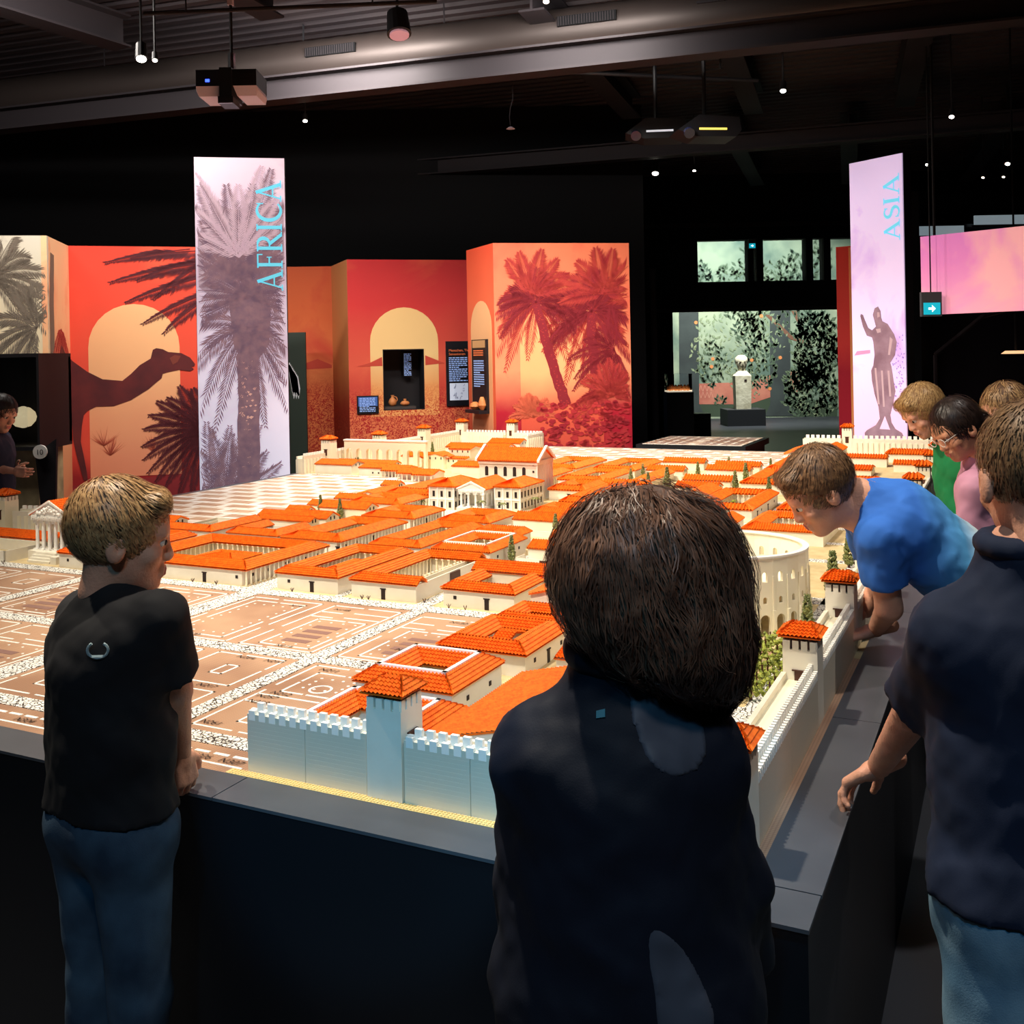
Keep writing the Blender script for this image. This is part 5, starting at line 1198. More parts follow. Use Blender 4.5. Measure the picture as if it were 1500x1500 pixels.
for (cx, cz, rx, rz, n, q) in [(7.494, 1.645, 0.6, 0.8, 160, 0.14), (7.346, 0.562, 0.7, 0.6, 160, 0.13), (4.94, 1.693, 0.6, 0.9, 120, 0.12), (5.761, 1.167, 0.5, 0.8, 120, 0.12), (6.224, 2.052, 0.6, 0.5, 90, 0.13)]:
    leaves(cx, cz, rx, rz, n, q)
mb.build('painted_pale_leaves', mat('fresco_leaf_pale', (128, 146, 116), .8, var=(2, (150, 160, 124))), wf, kind='stuff')
mb = MB()
for x, z in [(6.15, 2.5), (4.538, 2.371), (4.901, 1.279), (4.936, 1.47), (5.893, 1.42), (6.596, 1.47), (6.327, 0.709)]:
    mb.poly([(x + .045 * math.cos(i * .8), FY - .014, z + .045 * math.sin(i * .8)) for i in range(8)])
mb.build('painted_fruit', MF_O, wf, kind='stuff')
# gallery wall in front of the fresco: opening below, windows above
GY = 20.0
x0 = 1.86; gw = MB()
xs = [3.661, 4.647, 4.754, 4.821, 4.941, 5.781, 5.914, 6.127, 6.261, 6.7]
zt, zb = 3.83, 3.0; zo = 2.479; xl = 3.151
gw.box(x0, GY, 0, xl, GY + .3, 5.1); gw.box(xl, GY, zt, 13.9, GY + .3, 5.1); gw.box(xl, GY, zo, 13.9, GY + .3, zb)
gw.box(xl, GY, zb, xs[0], GY + .3, zt); gw.box(xs[1], GY, zb, xs[2], GY + .3, zt); gw.box(xs[3], GY, zb, xs[4], GY + .3, zt); gw.box(xs[5], GY, zb, xs[6], GY + .3, zt); gw.box(xs[7], GY, zb, xs[8], GY + .3, zt); gw.box(xs[9] + .6, GY, zb, 13.9, GY + .3, zt)
gw.box(9.2, GY, 0, 13.9, GY + .3, zo)
gw.build('wall_gallery', M_BLACK, kind='structure')
M_GLASS = mat('window_glass', (225, 235, 240), .05, trans=.9, spec=.6)
for i, (a, c) in enumerate(((0, 1), (2, 3), (4, 5), (6, 7), (8, 9))):
    w_ = MB().box(xs[a], GY + .1, zb, xs[c] + (.6 if a == 8 else 0), GY + .112, zt).build('window_%d' % (i + 1), M_GLASS, kind='structure')
    MB().box(xs[a], GY + .08, zb, xs[c] + (.6 if a == 8 else 0), GY + .1, zb + .02).build('window_sill', M_STEEL, w_)
MB().box(x0, GY - .08, zt + .25, 13.9, GY, zt + .33).build('trim_1', M_STEEL, kind='structure')
MB().box(x0, GY - .1, zo - .05, 9.2, GY, zo + .02).build('trim_2', M_STEEL, kind='structure')
hm = thing('herm_statue', 'pale stone herm with a bearded head on a black plinth in the garden hall', 'statue', (5.13, 22.9, .36))
M_STONE = mat('herm_stone', (236, 230, 204), .8, var=(5, (196, 188, 160)), bump=(14, .6))
mb = MB(); mb.add([(-.165, -.14, 0), (.165, -.14, 0), (.165, .14, 0), (-.165, .14, 0), (-.18, -.15, .74), (.18, -.15, .74), (.18, .15, .74), (-.18, .15, .74), (-.09, -.09, .85), (.09, -.09, .85), (.09, .09, .85), (-.09, .09, .85)],
       [(3, 2, 1, 0), (0, 1, 5, 4), (1, 2, 6, 5), (2, 3, 7, 6), (3, 0, 4, 7), (4, 5, 9, 8), (5, 6, 10, 9), (6, 7, 11, 10), (7, 4, 8, 11), (8, 9, 10, 11)]); mb.build('shaft', M_STONE, hm)
mb = MB(); mb.smooth = True; mb.lathe([(.07, 0), (.085, .06), (.11, .13), (.118, .2), (.11, .28), (.07, .33), (.02, .35)], 18, (0, 0, .83)); mb.build('head', M_STONE, hm)
mb = MB(); mb.smooth = True; mb.lathe([(.125, 0), (.145, .07), (.135, .15), (.08, .2), (.02, .215)], 18, (0, .035, .99)); mb.build('hair', M_STONE, hm)
M_RELIEF = mat('herm_relief', (110, 100, 84), .8)
for sx in (-1, 1): MB().box(sx * .05 - .025, -.118, 1.045, sx * .05 + .025, -.1, 1.06).build('eye', M_RELIEF, hm)
MB().prism([(-.016, -.105, .99), (.016, -.105, .99), (.01, -.112, 1.05), (-.01, -.112, 1.05)], (0, -.03, 0)).build('nose', M_STONE, hm); MB().box(-.03, -.122, .955, .03, -.1, .968).build('mouth', M_RELIEF, hm)
MB().box(.02, -.156, .62, .075, -.145, .66).build('inscription_mark', M_DARK, hm)
MB().box(-.42, -.4, 0, .42, .4, .36).build('herm_plinth', mat('plinth_dark', (44, 46, 50), .6), None, (5.13, 22.9, 0), 0, label='low black plinth under the pale herm', cat='plinth')
# small lit showcase and dark stands left of the opening
sc_ = thing('showcase', 'small lit glass showcase on a black stand at the left of the garden opening', 'showcase', (2.748, 17.0, 0))
MB().box(-.22, -.2, 0, .22, .2, 1.0).build('stand', M_TBL, sc_); MB().box(-.2, -.18, 1.0, .2, .18, 1.02).build('tray', mat('lit_tray', (240, 225, 200), .5, emit=.6), sc_)
MB().box(-.2, -.18, 1.02, .2, .18, 1.3).build('glass_hood', mat('clear_glass', (240, 245, 250), .02, trans=1.0), sc_)
mb = MB()
for k in range(7): mb.lathe([(.02, 0), (.04, .03), (.03, .07), (.01, .1)], 8, (-.15 + .05 * k, random.uniform(-.1, .1), 1.02))
mb.build('small_finds', M_POT, sc_, kind='stuff')
MB().box(-.35, -.2, 0, .35, .2, .55).build('bench_block', M_TBL, None, (3.182, 18.5, 0), 0, label='low black block with a pale folded sheet beside the lit showcase', cat='block')
pl = thing('steel_post', 'slim steel post at the dark edge of the passage', 'post', (2.111, 15.2, 0))
MB().tube((0, 0, 0), (0, 0, 2.9), .05, n=10).build('post', M_STEEL, pl)
# second small table with a printed plan behind the model
st_ = cthing('plan_table', 'small black table with a white printed city plan beyond the model', 'table', 2.62, 8.9, -TZ)
MB().box(-.5, -.5, 0, .54, .5, TZ - .06).build('base', M_TBL, st_); MB().box(-.55, -.56, TZ - .06, .58, .54, TZ + .0).build('top', M_TBL, st_)
MB().box(-.5, -.5, TZ, .53, .48, TZ + .004).build('plan_sheet', M_FARPLAN, st_)
mb = MB()
for i in range(9):
    for j in range(7):
        if i in (4,): continue
        x, y = -.47 + i * .11, -.46 + j * .135; mb.box(x, y, TZ + .004, x + .075, y + .09, TZ + .005)
mb.build('printed_blocks', M_MAUVE, st_, kind='stuff')
# vitrine and sign at the left
vt = thing('vitrine', 'black framed vitrine with a pale round shell left of the camel', 'showcase', (-3.992, 8.3, 0))
def zz(y): return 0
V0, V1 = 1.003, 1.722; vx = .2
MB().box(-.9, -.1, V0 - .03, vx, .5, V0).box(-.9, -.1, V1, vx, .5, V1 + .03).box(vx - .02, -.1, V0, vx, .5, V1).box(-.9, .45, V0, vx, .5, V1).build('case', M_NI, vt)
MB().box(-.9, -.1, V0, vx - .1, -.092, V1).build('glass', mat('clear_glass', (240, 245, 250), .02, trans=1.0), vt)
MB().box(-.8, 0, 0, vx - .06, .45, V0 - .03).build('stand', mat('stand_print', (222, 200, 150), .7, var=(4, (150, 132, 100))), vt)
sh = MB(); sh.smooth = True; sh.lathe([(.01, -.09), (.06, -.075), (.095, -.035), (.104, .0), (.092, .04), (.055, .075), (.01, .09)], 24, (0, 0, 0))
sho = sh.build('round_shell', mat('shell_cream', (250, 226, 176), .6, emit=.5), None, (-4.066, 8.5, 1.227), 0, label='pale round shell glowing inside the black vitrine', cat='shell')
sg_ = thing('number_sign', 'round white number sign 10 on a dark post beside the vitrine', 'sign', (-3.727, 8.05, 0.974))
mb = MB(); mb.tube((0, 0, 0), (0, .02, 0), .055, n=24); mb.build('disc', M_TILEW, sg_); put('numeral', font_mesh('10', .06, M_INK), sg_, (-.03, -.003, -.022)); MB().prism([(-.05, .03, -.02), (.12, .03, .1), (.1, .03, -.5), (.06, .03, -1.2), (.0, .03, -.6)], (0, .03, 0)).build('post', M_NI, sg_)
# stairs, rail and dark glazing at far right
dg = MB().box(4.759, 12.0, 0, 9.5, 12.1, 3.1).build('wall_glazed', mat('dark_glazing', (30, 26, 30), .25, spec=.6), kind='structure')
MB().box(4.539, 11.7, 0, 4.679, 11.9, 3.45).build('trim_3', M_BLACK, kind='structure')
rl = thing('stair_rail', 'thin dark stair rail rising behind the heads of the people on the right', 'rail', (4.133, 10.0, 0))
a_ = [(4.133, 10.0, 1.588), (4.606, 10.0, 1.959), (5.142, 10.0, 2.102)]; a0 = Vector(a_[0]) - Vector((a_[0][0], 10, 0))
MB().path([tuple(Vector(p) - Vector((a_[0][0], 10.0, 0))) for p in a_], .025).build('handrail', M_STEEL, rl); MB().tube((0, 0, 0), (0, 0, a_[0][2]), .02, n=6).tube((a_[2][0] - a_[0][0], 0, 0), (a_[2][0] - a_[0][0], 0, a_[2][2]), .02, n=6).build('posts', M_STEEL, rl)
lm = thing('warm_lamp', 'flat warm glowing lamp at the right edge above the heads', 'lamp', (5.165, 10.5, 1.582))
MB().tube((0, 0, 0), (0, 0, .03), .14, .1, 18).build('glow_disc', mat('lamp_warm', (250, 190, 140), .5, emit=1.2), lm); MB().tube((0, 0, .03), (0, 0, 3.42), .01, n=6).build('cord', M_BLACK, lm)
for i, (xa, xb, ya, yb, lb) in enumerate(((1340, 1412, 346, 332, 'left bright strip window above the pink cloud panel'), (1428, 1500, 328, 314, 'right bright strip window above the pink cloud panel'))):
    p_, q_ = (J4 for J4 in ([(4.707, 11.9, 3.02), (5.279, 11.9, 3.073)] if i == 0 else [(5.407, 11.9, 3.134), (5.979, 11.9, 3.179)]))
    t = thing('strip_window', lb, 'window', p_); MB().box(0, 0, -.06, q_[0] - p_[0], .03, .05).build('pane', mat('strip_pale', (170, 190, 200), .4, emit=.35), t); MB().box(-.02, -.01, -.08, q_[0] - p_[0] + .02, .04, -.06).build('frame', M_STEEL, t)
# ------------------------------------------------------------------ ceiling gear
def along(p, t, q=(0, 0, 0)): return Vector(p) + CA * t + Vector(q)
def ibeam(label, a, b_, h, w, kind_name='ceiling_beam'):
    """steel I-beam between two points at its bottom flange"""
    a, b_ = Vector(a), Vector(b_); L = (b_ - a).length
    t = thing(kind_name, label, 'beam', a, math.atan2(b_.y - a.y, b_.x - a.x))
    MB().box(0, -w / 2, 0, L, w / 2, .02).build('bottom_flange', M_STEEL, t); MB().box(0, -w / 2, h - .02, L, w / 2, h).build('top_flange', M_STEEL, t); MB().box(0, -.012, .02, L, .012, h - .02).build('web', M_STEEL, t)
    return t
bp = Vector((1.234, 8.9, 4.183))
ibeam('long steel beam under the round air duct across the ceiling', along(bp, 9), along(bp, -9), .24, .22)
bq = Vector((1.821, 13.3, 4.184)); bq = bq - CA * 8
ibeam('dark steel beam above the passage to the garden hall', along(bq, 14), along(bq, -2), .22, .2)
for i, (pa, lb) in enumerate((((1.79, 8.95, 4.21), 'cross beam behind the twin projectors'), ((3.634, 8.7, 4.295), 'cross beam at the right above the statue banner'), ((0.228, 9.1, 4.089), 'cross beam over the red palm panel'), ((3.044, 14.0, 4.201), 'left cross beam in the far hall'), ((4.669, 14.0, 4.236), 'middle cross beam in the far hall'), ((6.771, 14.0, 4.29), 'right cross beam in the far hall'))):
    p = Vector(pa); q = p + CB * 4.5; p.z = q.z = 4.72 if i < 3 else 4.6
    ibeam(lb, p, q, .3, .24)
p = Vector((-2.095, 9.2, 4.447)); q = p - CB * 5; p.z = q.z = 4.72
ibeam('cross beam running forward over the hanging projector at the left', q, p, .3, .24)
p = Vector((-3.596, 9.6, 4.454)); q = p - CB * 5 - CA * -1.0; p.z = q.z = 4.6
ibeam('dark cross beam at the far left of the ceiling', q, p, .3, .24)
# spiral air duct
dp = Vector((1.304, 9.35, 4.684)); M_DUCT = mat('duct_steel', (60, 52, 50), .5, metal=.4)
du = thing('air_duct', 'round spiral steel air duct running along the ceiling', 'duct', along(dp, 9), math.atan2(-CA.y, -CA.x)); LD = 18.0; R0 = .21
mb = MB(); mb.smooth = True; n_ = 20; NS = 180
for i in range(NS + 1):
    x = LD * i / NS; r = R0 + (.005 if i % 2 else 0)
    for k in range(n_): a = 2 * math.pi * k / n_; mb.v.append((x, r * math.cos(a), r * math.sin(a)))
for i in range(NS):
    for k in range(n_): mb.f.append((i * n_ + k, i * n_ + (k + 1) % n_, (i + 1) * n_ + (k + 1) % n_, (i + 1) * n_ + k))
mb.build('pipe', M_DUCT, du)
for x in (5.6, 8.2, 11.0, 13.6):
    g = MB(); g.box(x, -R0 - .03, -.02, x + .55, -R0 + .02, .07); go = g.build('grille', M_BLACK, du)
    sl = MB()
    for k in range(22): sl.box(x + .01 + k * .0245, -R0 - .036, -.015, x + .018 + k * .0245, -R0 - .028, .065)
    sl.build('slats', M_STEEL, go, kind='stuff')
for x in (3, 7, 10, 14, 16.5): MB().tube((x, 0, R0), (x, 0, 5.1 - dp.z), .008, n=5).build('hanger', M_STEEL, du)
M_LENS = mat('lamp_lens', (255, 246, 230), .4, emit=14); M_LAMPB = mat('lamp_black', (26, 26, 30), .5)
def spotlight(label, loc, aim, s=1.0, dim=1.0):
    """track spotlight: mount, stem, housing and lens"""
    loc = Vector(loc); d = (Vector(aim) - loc).normalized(); t = thing('spotlight', label, 'lamp', loc, 0, 'ceiling spotlights')
    MB().tube(d * -.16 * s, (0, 0, 0), .05 * s, .055 * s, 12).build('housing', M_LAMPB, t)
    MB().tube(d * .001, d * .006, .044 * s, .044 * s, 12).build('lens', M_LENS if dim >= 1 else mat('lamp_lens_dim', (250, 238, 220), .4, emit=4), t)
    MB().tube(d * -.1 * s, Vector((d.x * -.1 * s, d.y * -.1 * s, 5.1 - loc.z)), .01, n=6).build('stem', M_LAMPB, t)
camp = (0, 0, 1.67)
for loc, lb, s, dm in (((-2.674, 7.5, 3.887), 'bright spotlight high at the left over the camel', 1.3, 1),
    ((-2.643, 7.7, 3.934), 'small spotlight right next to the bright left one', .7, .5),
    ((-2.076, 10.5, 4.106), 'spotlight above the right edge of the palm banner', .8, 1),
    ((2.641, 9.8, 4.145), 'long track spotlight hanging at the right of the ceiling', 1.0, 1),
    ((4.553, 10.5, 4.023), 'spotlight above the statue banner at the right', .9, 1),
    ((2.006, 14.0, 4.109), 'brightest spotlight at the passage edge', 1.6, 1),
    ((2.684, 14.8, 4.277), 'tiny spotlight right of the brightest one', .8, 1),
    ((5.723, 14.0, 4.16), 'spotlight in the far hall just right of the statue banner', .8, 1),
    ((6.58, 13.5, 4.06), 'brightest of the far hall spotlights at the right edge', 1.1, 1),
    ((6.484, 14.0, 3.969), 'lower left of the far hall spotlights at the right', .7, .5),
    ((6.861, 14.2, 4.005), 'lower right of the far hall spotlights at the right', .7, .5),
    ((0.327, 8.2, 4.492), 'spotlight cut by the top edge of the picture', .9, .5)):
    loc = Vector((loc[0], loc[1], min(loc[2], 4.95)))
    spotlight(lb, loc, (loc.x * .8, loc.y - 1.6, .4), s * .62, dm)
sp_ = thing('stage_light', 'large tilted black stage light with a pink lens near the top', 'lamp', (-0.869, 8.4, 4.326))
MB().tube((-.02, 0, .16), (0, -.06, -.03), .085, .1, 16).build('housing', M_LAMPB, sp_); MB().tube((0, -.06, -.03), (.001, -.064, -.045), .08, .08, 16).build('lens', mat('lens_pink', (190, 140, 150), .3, emit=.5), sp_); MB().tube((-.02, 0, .16), (-.02, 0, .7), .012, n=6).build('stem', M_LAMPB, sp_)
tk = thing('light_track', 'thin lighting track along the top left of the ceiling', 'track', (-2.546, 7.2, 4.115))
a_ = [(-2.546, 7.2, 4.115), (-0.495, 7.4, 4.232)]; MB().tube((0, 0, 0), Vector(a_[1]) - Vector(a_[0]), .015, n=6).build('rail', M_STEEL, tk); MB().tube((.3, 0, 0), (.3, 0, 5.1 - a_[0][2]), .006, n=5).build('hanger', M_STEEL, tk); MB().tube((1.6, .1, .08), (1.6, .1, 5.1 - a_[0][2]), .006, n=5).build('hanger', M_STEEL, tk)
# projectors
M_PRJ = mat('projector_black', (24, 24, 28), .45); M_PRJW = mat('projector_pink_white', (196, 176, 190), .5)
pj = thing('projector', 'black and pale projector hanging on a rod over the palm banner', 'projector', (-2.04, 7.6, 3.681))
mb = MB()
for sx in (-1, 1): mb.box(min(sx * .04, sx * .22), -.16, -.02, max(sx * .04, sx * .22), .16, .1)
mb.build('body', M_PRJ, pj)
for sx in (-1, 1): MB().prism([(sx * .05, -.16, -.02), (sx * .22, -.16, -.02), (sx * .225, -.14, -.045), (sx * .21, -.12, -.085), (sx * .07, -.12, -.085)][::sx], (0, .28, 0)).build('lower_shell', M_PRJW, pj)
MB().box(-.045, -.18, -.1, .045, .12, .11).build('bracket', M_PRJ, pj); MB().box(-.055, -.185, -.15, .055, .0, -.1).build('lens_box', M_PRJ, pj); MB().box(-.05, -.187, -.152, .05, -.18, -.143).build('chrome_strip', mat('chrome', (210, 210, 215), .15, metal=1), pj)
MB().box(-.15, -.165, .01, -.12, -.158, .03).build('status_light', mat('led_blue', (60, 90, 255), .4, emit=3), pj)
vt_ = MB()
for k in range(8): vt_.box(.1, -.166, .0 + k * .011, .2, -.158, .005 + k * .011)
vt_.build('vent_slats', M_STEEL, pj, kind='stuff')
MB().tube((0, 0, .11), (0, 0, .26), .028, n=8).build('ball_joint', mat('chrome', (0, 0, 0)), pj); MB().tube((0, 0, .26), (0, 0, 5.1 - pj.location.z), .012, n=8).build('rod', M_STEEL, pj); MB().box(-.02, -.02, .62, .02, .02, .8).build('clamp', M_PRJW, pj)
def wedge_projector(label, loc, rz, strip):
    t = thing('projector', label, 'projector', loc, rz); MB().prism([(-.3, 0, .0), (-.12, 0, -.06), (.25, 0, -.06), (.3, 0, .0), (.28, 0, .12), (-.1, 0, .14)], (0, .35, 0)).build('body', M_PRJ, t)
    MB().box(-.1, -.006, .0, .16, 0, .018).build('light_strip', strip, t); MB().tube((0, .17, .14), (0, .17, 5.1 - Vector(loc).z), .02, n=8).build('rod', M_PRJ, t); MB().tube((-.2, .0, -.02), (-.2, -.03, -.04), .05, n=12).build('lens', mat('lens_dark', (30, 34, 60), .1), t)
wedge_projector('right one of the twin projectors, with a thin yellow strip', (1.856, 9.4, 3.699), .1, mat('strip_yellow', (240, 210, 90), .4, emit=1.5))
wedge_projector('left one of the twin projectors, with a thin pale strip', (1.439, 9.9, 3.797), -.1, mat('strip_white', (200, 205, 215), .4, emit=.8))
tr2 = thing('truss_pipe', 'thin black pipe carrying the twin projectors', 'pipe', (0.529, 10.2, 4.478))
a_ = [(0.529, 10.2, 4.478), (2.548, 10.4, 4.405)]; MB().tube((0, 0, 0), Vector(a_[1]) - Vector(a_[0]), .02, n=8).build('pipe', M_LAMPB, tr2); MB().tube((1.6, 0, 0), (1.6, 0, 5.1 - a_[0][2]), .01, n=5).tube((.4, 0, 0), (.4, 0, 5.1 - a_[0][2]), .01, n=5).build('hangers', M_LAMPB, tr2)
pd = thing('cable_pendant', 'tiny pendant on a curved cable before the black wall', 'lamp', (0.031, 11.0, 4.114))
MB().path([(0, 0, 0), (-.01, 0, .1), (0, 0, .2), (.03, 0, .3), (.03, 0, 5.1 - pd.location.z)], .004, 5).build('cable', M_STEEL, pd); MB().tube((0, 0, -.02), (0, 0, 0), .05, .02, 10).build('cap', M_PRJW, pd)
# ------------------------------------------------------------------ people: smooth implicit bodies turned into one mesh each
A3 = lambda p: np.array(p, float)
def smin(a, b_, k):
    h = np.maximum(k - np.abs(a - b_), 0) / k
    return np.minimum(a, b_) - h * h * k * .25
def cap(a, b_, r0, r1=None, k=.02): return ('c', A3(a), A3(b_), r0, r0 if r1 is None else r1, k)
def ccap(a, b_, r0, r1, k, p0, n):
    n = A3(n); return ('x', cap(a, b_, r0, r1, k), A3(p0), n / np.linalg.norm(n), 0, k)
def ell(c, r, R=None, k=.02): return ('e', A3(c), A3(r), None if R is None else np.array(R, float), 0, k)
def pd_(pr, P):
    if pr[0] == 'c':
        _, a, b_, r0, r1, k = pr; ab = b_ - a; t = np.clip(((P - a) @ ab) / max(1e-9, ab @ ab), 0, 1)
        return np.linalg.norm(P - (a + t[..., None] * ab), axis=-1) - (r0 + (r1 - r0) * t)
    if pr[0] == 'x': return np.maximum(pd_(pr[1], P), (P - pr[2]) @ pr[3])
    _, c, r, R, _, k = pr; Q = P - c
    if R is not None: Q = Q @ R
    k0 = np.linalg.norm(Q / r, axis=-1); k1 = np.linalg.norm(Q / (r * r), axis=-1) + 1e-9
    return k0 * (k0 - 1) / k1
def bbox(pr):
    if pr[0] == 'x': return bbox(pr[1])
    if pr[0] == 'c': m = max(pr[3], pr[4]); return np.minimum(pr[1], pr[2]) - m, np.maximum(pr[1], pr[2]) + m
    m = pr[2].max(); return pr[1] - m, pr[1] + m
def sdf(P, prims, mods=()):
    d = np.full(P.shape[:-1], .2)
    for pr in prims: d = smin(d, pd_(pr, P), pr[5])
    for m in mods: d = m(P, d)
    return d
def nets(prims, h, mods=(), pad=.03):
    """surface nets over the smooth union of the primitives"""
    bb = [bbox(p) for p in prims]; lo = np.min([b_[0] for b_ in bb], 0) - pad; hi = np.max([b_[1] for b_ in bb], 0) + pad
    n = np.ceil((hi - lo) / h).astype(int) + 1; ax = [lo[i] + h * np.arange(n[i]) for i in range(3)]
    F = np.full(n, .2)
    for pr, (b0, b1) in zip(prims, bb):
        i0 = np.maximum(((b0 - .06 - lo) / h).astype(int), 0); i1 = np.minimum(((b1 + .06 - lo) / h).astype(int) + 2, n)
        sl = tuple(slice(i0[i], i1[i]) for i in range(3))
        G = np.stack(np.meshgrid(*[ax[i][sl[i]] for i in range(3)], indexing='ij'), -1)
        F[sl] = smin(F[sl], pd_(pr, G), pr[5])
    if mods:
        G = np.stack(np.meshgrid(*ax, indexing='ij'), -1)
        for m in mods: F = m(G, F)
    F[[0, -1]] = F[:, [0, -1]] = F[:, :, [0, -1]] = .2
    I = F < 0; c = tuple(np.array(n) - 1); cnt = np.zeros(c, int); acc = np.zeros(c + (3,)); num = np.zeros(c)
    cor = [(i, j, k) for i in (0, 1) for j in (0, 1) for k in (0, 1)]
    sub = lambda A, o: A[o[0]:o[0] + c[0], o[1]:o[1] + c[1], o[2]:o[2] + c[2]]
    for o in cor: cnt += sub(I, o)
    for o in cor:
        for d in range(3):
            if o[d]: continue
            q = list(o); q[d] = 1; a, b_ = sub(F, o), sub(F, q); x = (a < 0) != (b_ < 0)
            t = np.where(x, a / np.where(x, a - b_, 1), 0); num += x
            for e in range(3): acc[..., e] += np.where(x, o[e] + (t if e == d else 0), 0)
    mask = (cnt > 0) & (cnt < 8); idx = -np.ones(c, int); w = np.argwhere(mask); idx[mask] = np.arange(len(w))
    V = lo + h * (w + acc[mask] / num[mask][:, None]); Q = []
    for d in range(3):
        e, f = [(1, 2), (2, 0), (0, 1)][d]
        s0 = [slice(1, -1)] * 3; s1 = [slice(1, -1)] * 3; s0[d] = slice(0, -1); s1[d] = slice(1, None)
        a, b_ = I[tuple(s0)], I[tuple(s1)]; ch = np.argwhere(a != b_); off = np.array([1, 1, 1]); off[d] = 0; ch = ch + off
        ins = I[tuple(ch.T)]; E_, F_ = np.zeros(3, int), np.zeros(3, int); E_[e] = 1; F_[f] = 1
        q = np.stack([idx[tuple((ch - E_ - F_).T)], idx[tuple((ch - F_).T)], idx[tuple(ch.T)], idx[tuple((ch - E_).T)]], 1)
        q[~ins] = q[~ins][:, ::-1]; Q.append(q)
    Q = np.concatenate(Q); Q = Q[(Q >= 0).all(1)]
    return V, Q
def mk(name, parts, m, parent, org, **kw):
    """join (V, Q) arrays into one smooth mesh object"""
    vs, qs, n = [], [], 0
    for V, Q in parts: vs.append(V); qs.append(Q + n); n += len(V)
    V = np.concatenate(vs) - np.array(org); Q = np.concatenate(qs)
    me = bpy.data.meshes.new(name); me.from_pydata(V.tolist(), [], Q.tolist()); me.update(); me.materials.append(m)
    me.polygons.foreach_set('use_smooth', [True] * len(me.polygons))
    return put(name, me, parent, **kw)
# templates in head space: x right, y forward, z up, origin mid-head
HEAD = [ell((0, -.012, .03), (.074, .094, .088), k=.03), ell((0, .03, -.045), (.056, .062, .07), k=.03), ell((0, .068, -.096), (.022, .02, .018), k=.03), ell((0, .055, .03), (.056, .04, .05), k=.03),
        cap((0, .089, .004), (0, .102, -.031), .008, .011, .014), cap((-.011, .1, -.036), (.011, .1, -.036), .008, .008, .01), cap((-.04, .083, .018), (.04, .083, .018), .011, .011, .014),
        cap((-.017, .092, -.06), (.017, .092, -.06), .0065, .0065, .008), cap((-.014, .09, -.072), (.014, .09, -.072), .007, .007, .008), ell((-.042, .064, -.03), (.02, .02, .018), k=.02), ell((.042, .064, -.03), (.02, .02, .018), k=.02),
        ell((-.076, -.008, -.012), (.01, .021, .032), k=.008), ell((.076, -.008, -.012), (.01, .021, .032), k=.008), cap((0, -.02, -.05), (0, -.03, -.115), .044, .042, .03)]
def sock(P, d):
    for s in (-1, 1):
        e = np.linalg.norm((P - A3((s * .032, .096, -.001))) / A3((1, 1, .75)), axis=-1) - .0135; hh = np.maximum(.008 - np.abs(d + e), 0) / .008; d = np.maximum(d, -e) + hh * hh * .002
        e = np.linalg.norm((P - A3((s * .086, -.002, -.01))) / A3((.8, 1, 1.4)), axis=-1) - .009; d = np.maximum(d, -e)
    return d
HV, HQ = nets(HEAD, .0048, (sock,))
def hand_prims(curl, spread=.0, thumb=.6):
    """right hand: wrist at origin, fingers along +y, palm facing -z, thumb toward -x"""
    P = [cap((-.022, .02, 0), (-.026, .075, 0), .013, .012, .012), cap((0, .01, 0), (-.006, .08, 0), .015, .0125, .012), cap((.02, .02, 0), (.014, .078, 0), .0135, .0115, .012), cap((.03, .03, 0), (.03, .072, 0), .012, .0105, .012), cap((0, -.05, 0), (0, .02, 0), .022, .02, .015)]
    for i, (x, y, L, r) in enumerate(((-.027, .078, .066, .0085), (-.008, .084, .074, .0088), (.012, .081, .069, .0085), (.03, .073, .054, .0075))):
        p = A3((x, y, 0)); a = curl[i] * .7; yaw = (i - 1.5) * spread
        for s, f in enumerate((.45, .32, .23)):
            d = A3((math.sin(yaw) * math.cos(a), math.cos(yaw) * math.cos(a), -math.sin(a))); q = p + d * L * f; P.append(cap(p, q, r * (1 - .08 * s), r * (1 - .08 * (s + 1)), .004)); p = q; a += curl[i] * .6
    p = A3((-.026, .02, -.004)); d = A3((-.72, .6, -.3)); q = p + d * .038; P.append(cap(p, q, .0125, .0105, .012)); d2 = A3((-.45, .8, -.4)); q2 = q + d2 * .028; P.append(cap(q, q2, .0105, .009, .004)); P.append(cap(q2, q2 + A3((-.2, .9, -.4)) * .018, .009, .0078, .004))
    return P
HAND_FLAT = nets(hand_prims((.25, .22, .25, .3), .1), .0034); HAND_CURL = nets(hand_prims((.75, .8, .85, .9), .03), .0034); HAND_PERCH = nets(hand_prims((.55, .62, .7, .95), .09), .003)
def rotm(f, upv):
    f = A3(f) / np.linalg.norm(f); r = np.cross(f, upv); r /= np.linalg.norm(r); u = np.cross(r, f)
    return np.stack([r, f, u], 1)            # columns right, forward, up
def noise3(P, s, seed=0):
    a = P * s + seed; return np.sin(a[..., 0] * 1.3 + np.sin(a[..., 2] * 1.1)) * np.sin(a[..., 1] * 1.7 + np.sin(a[..., 0] * .9)) * np.sin(a[..., 2] * 1.2 + a[..., 1] * .6)
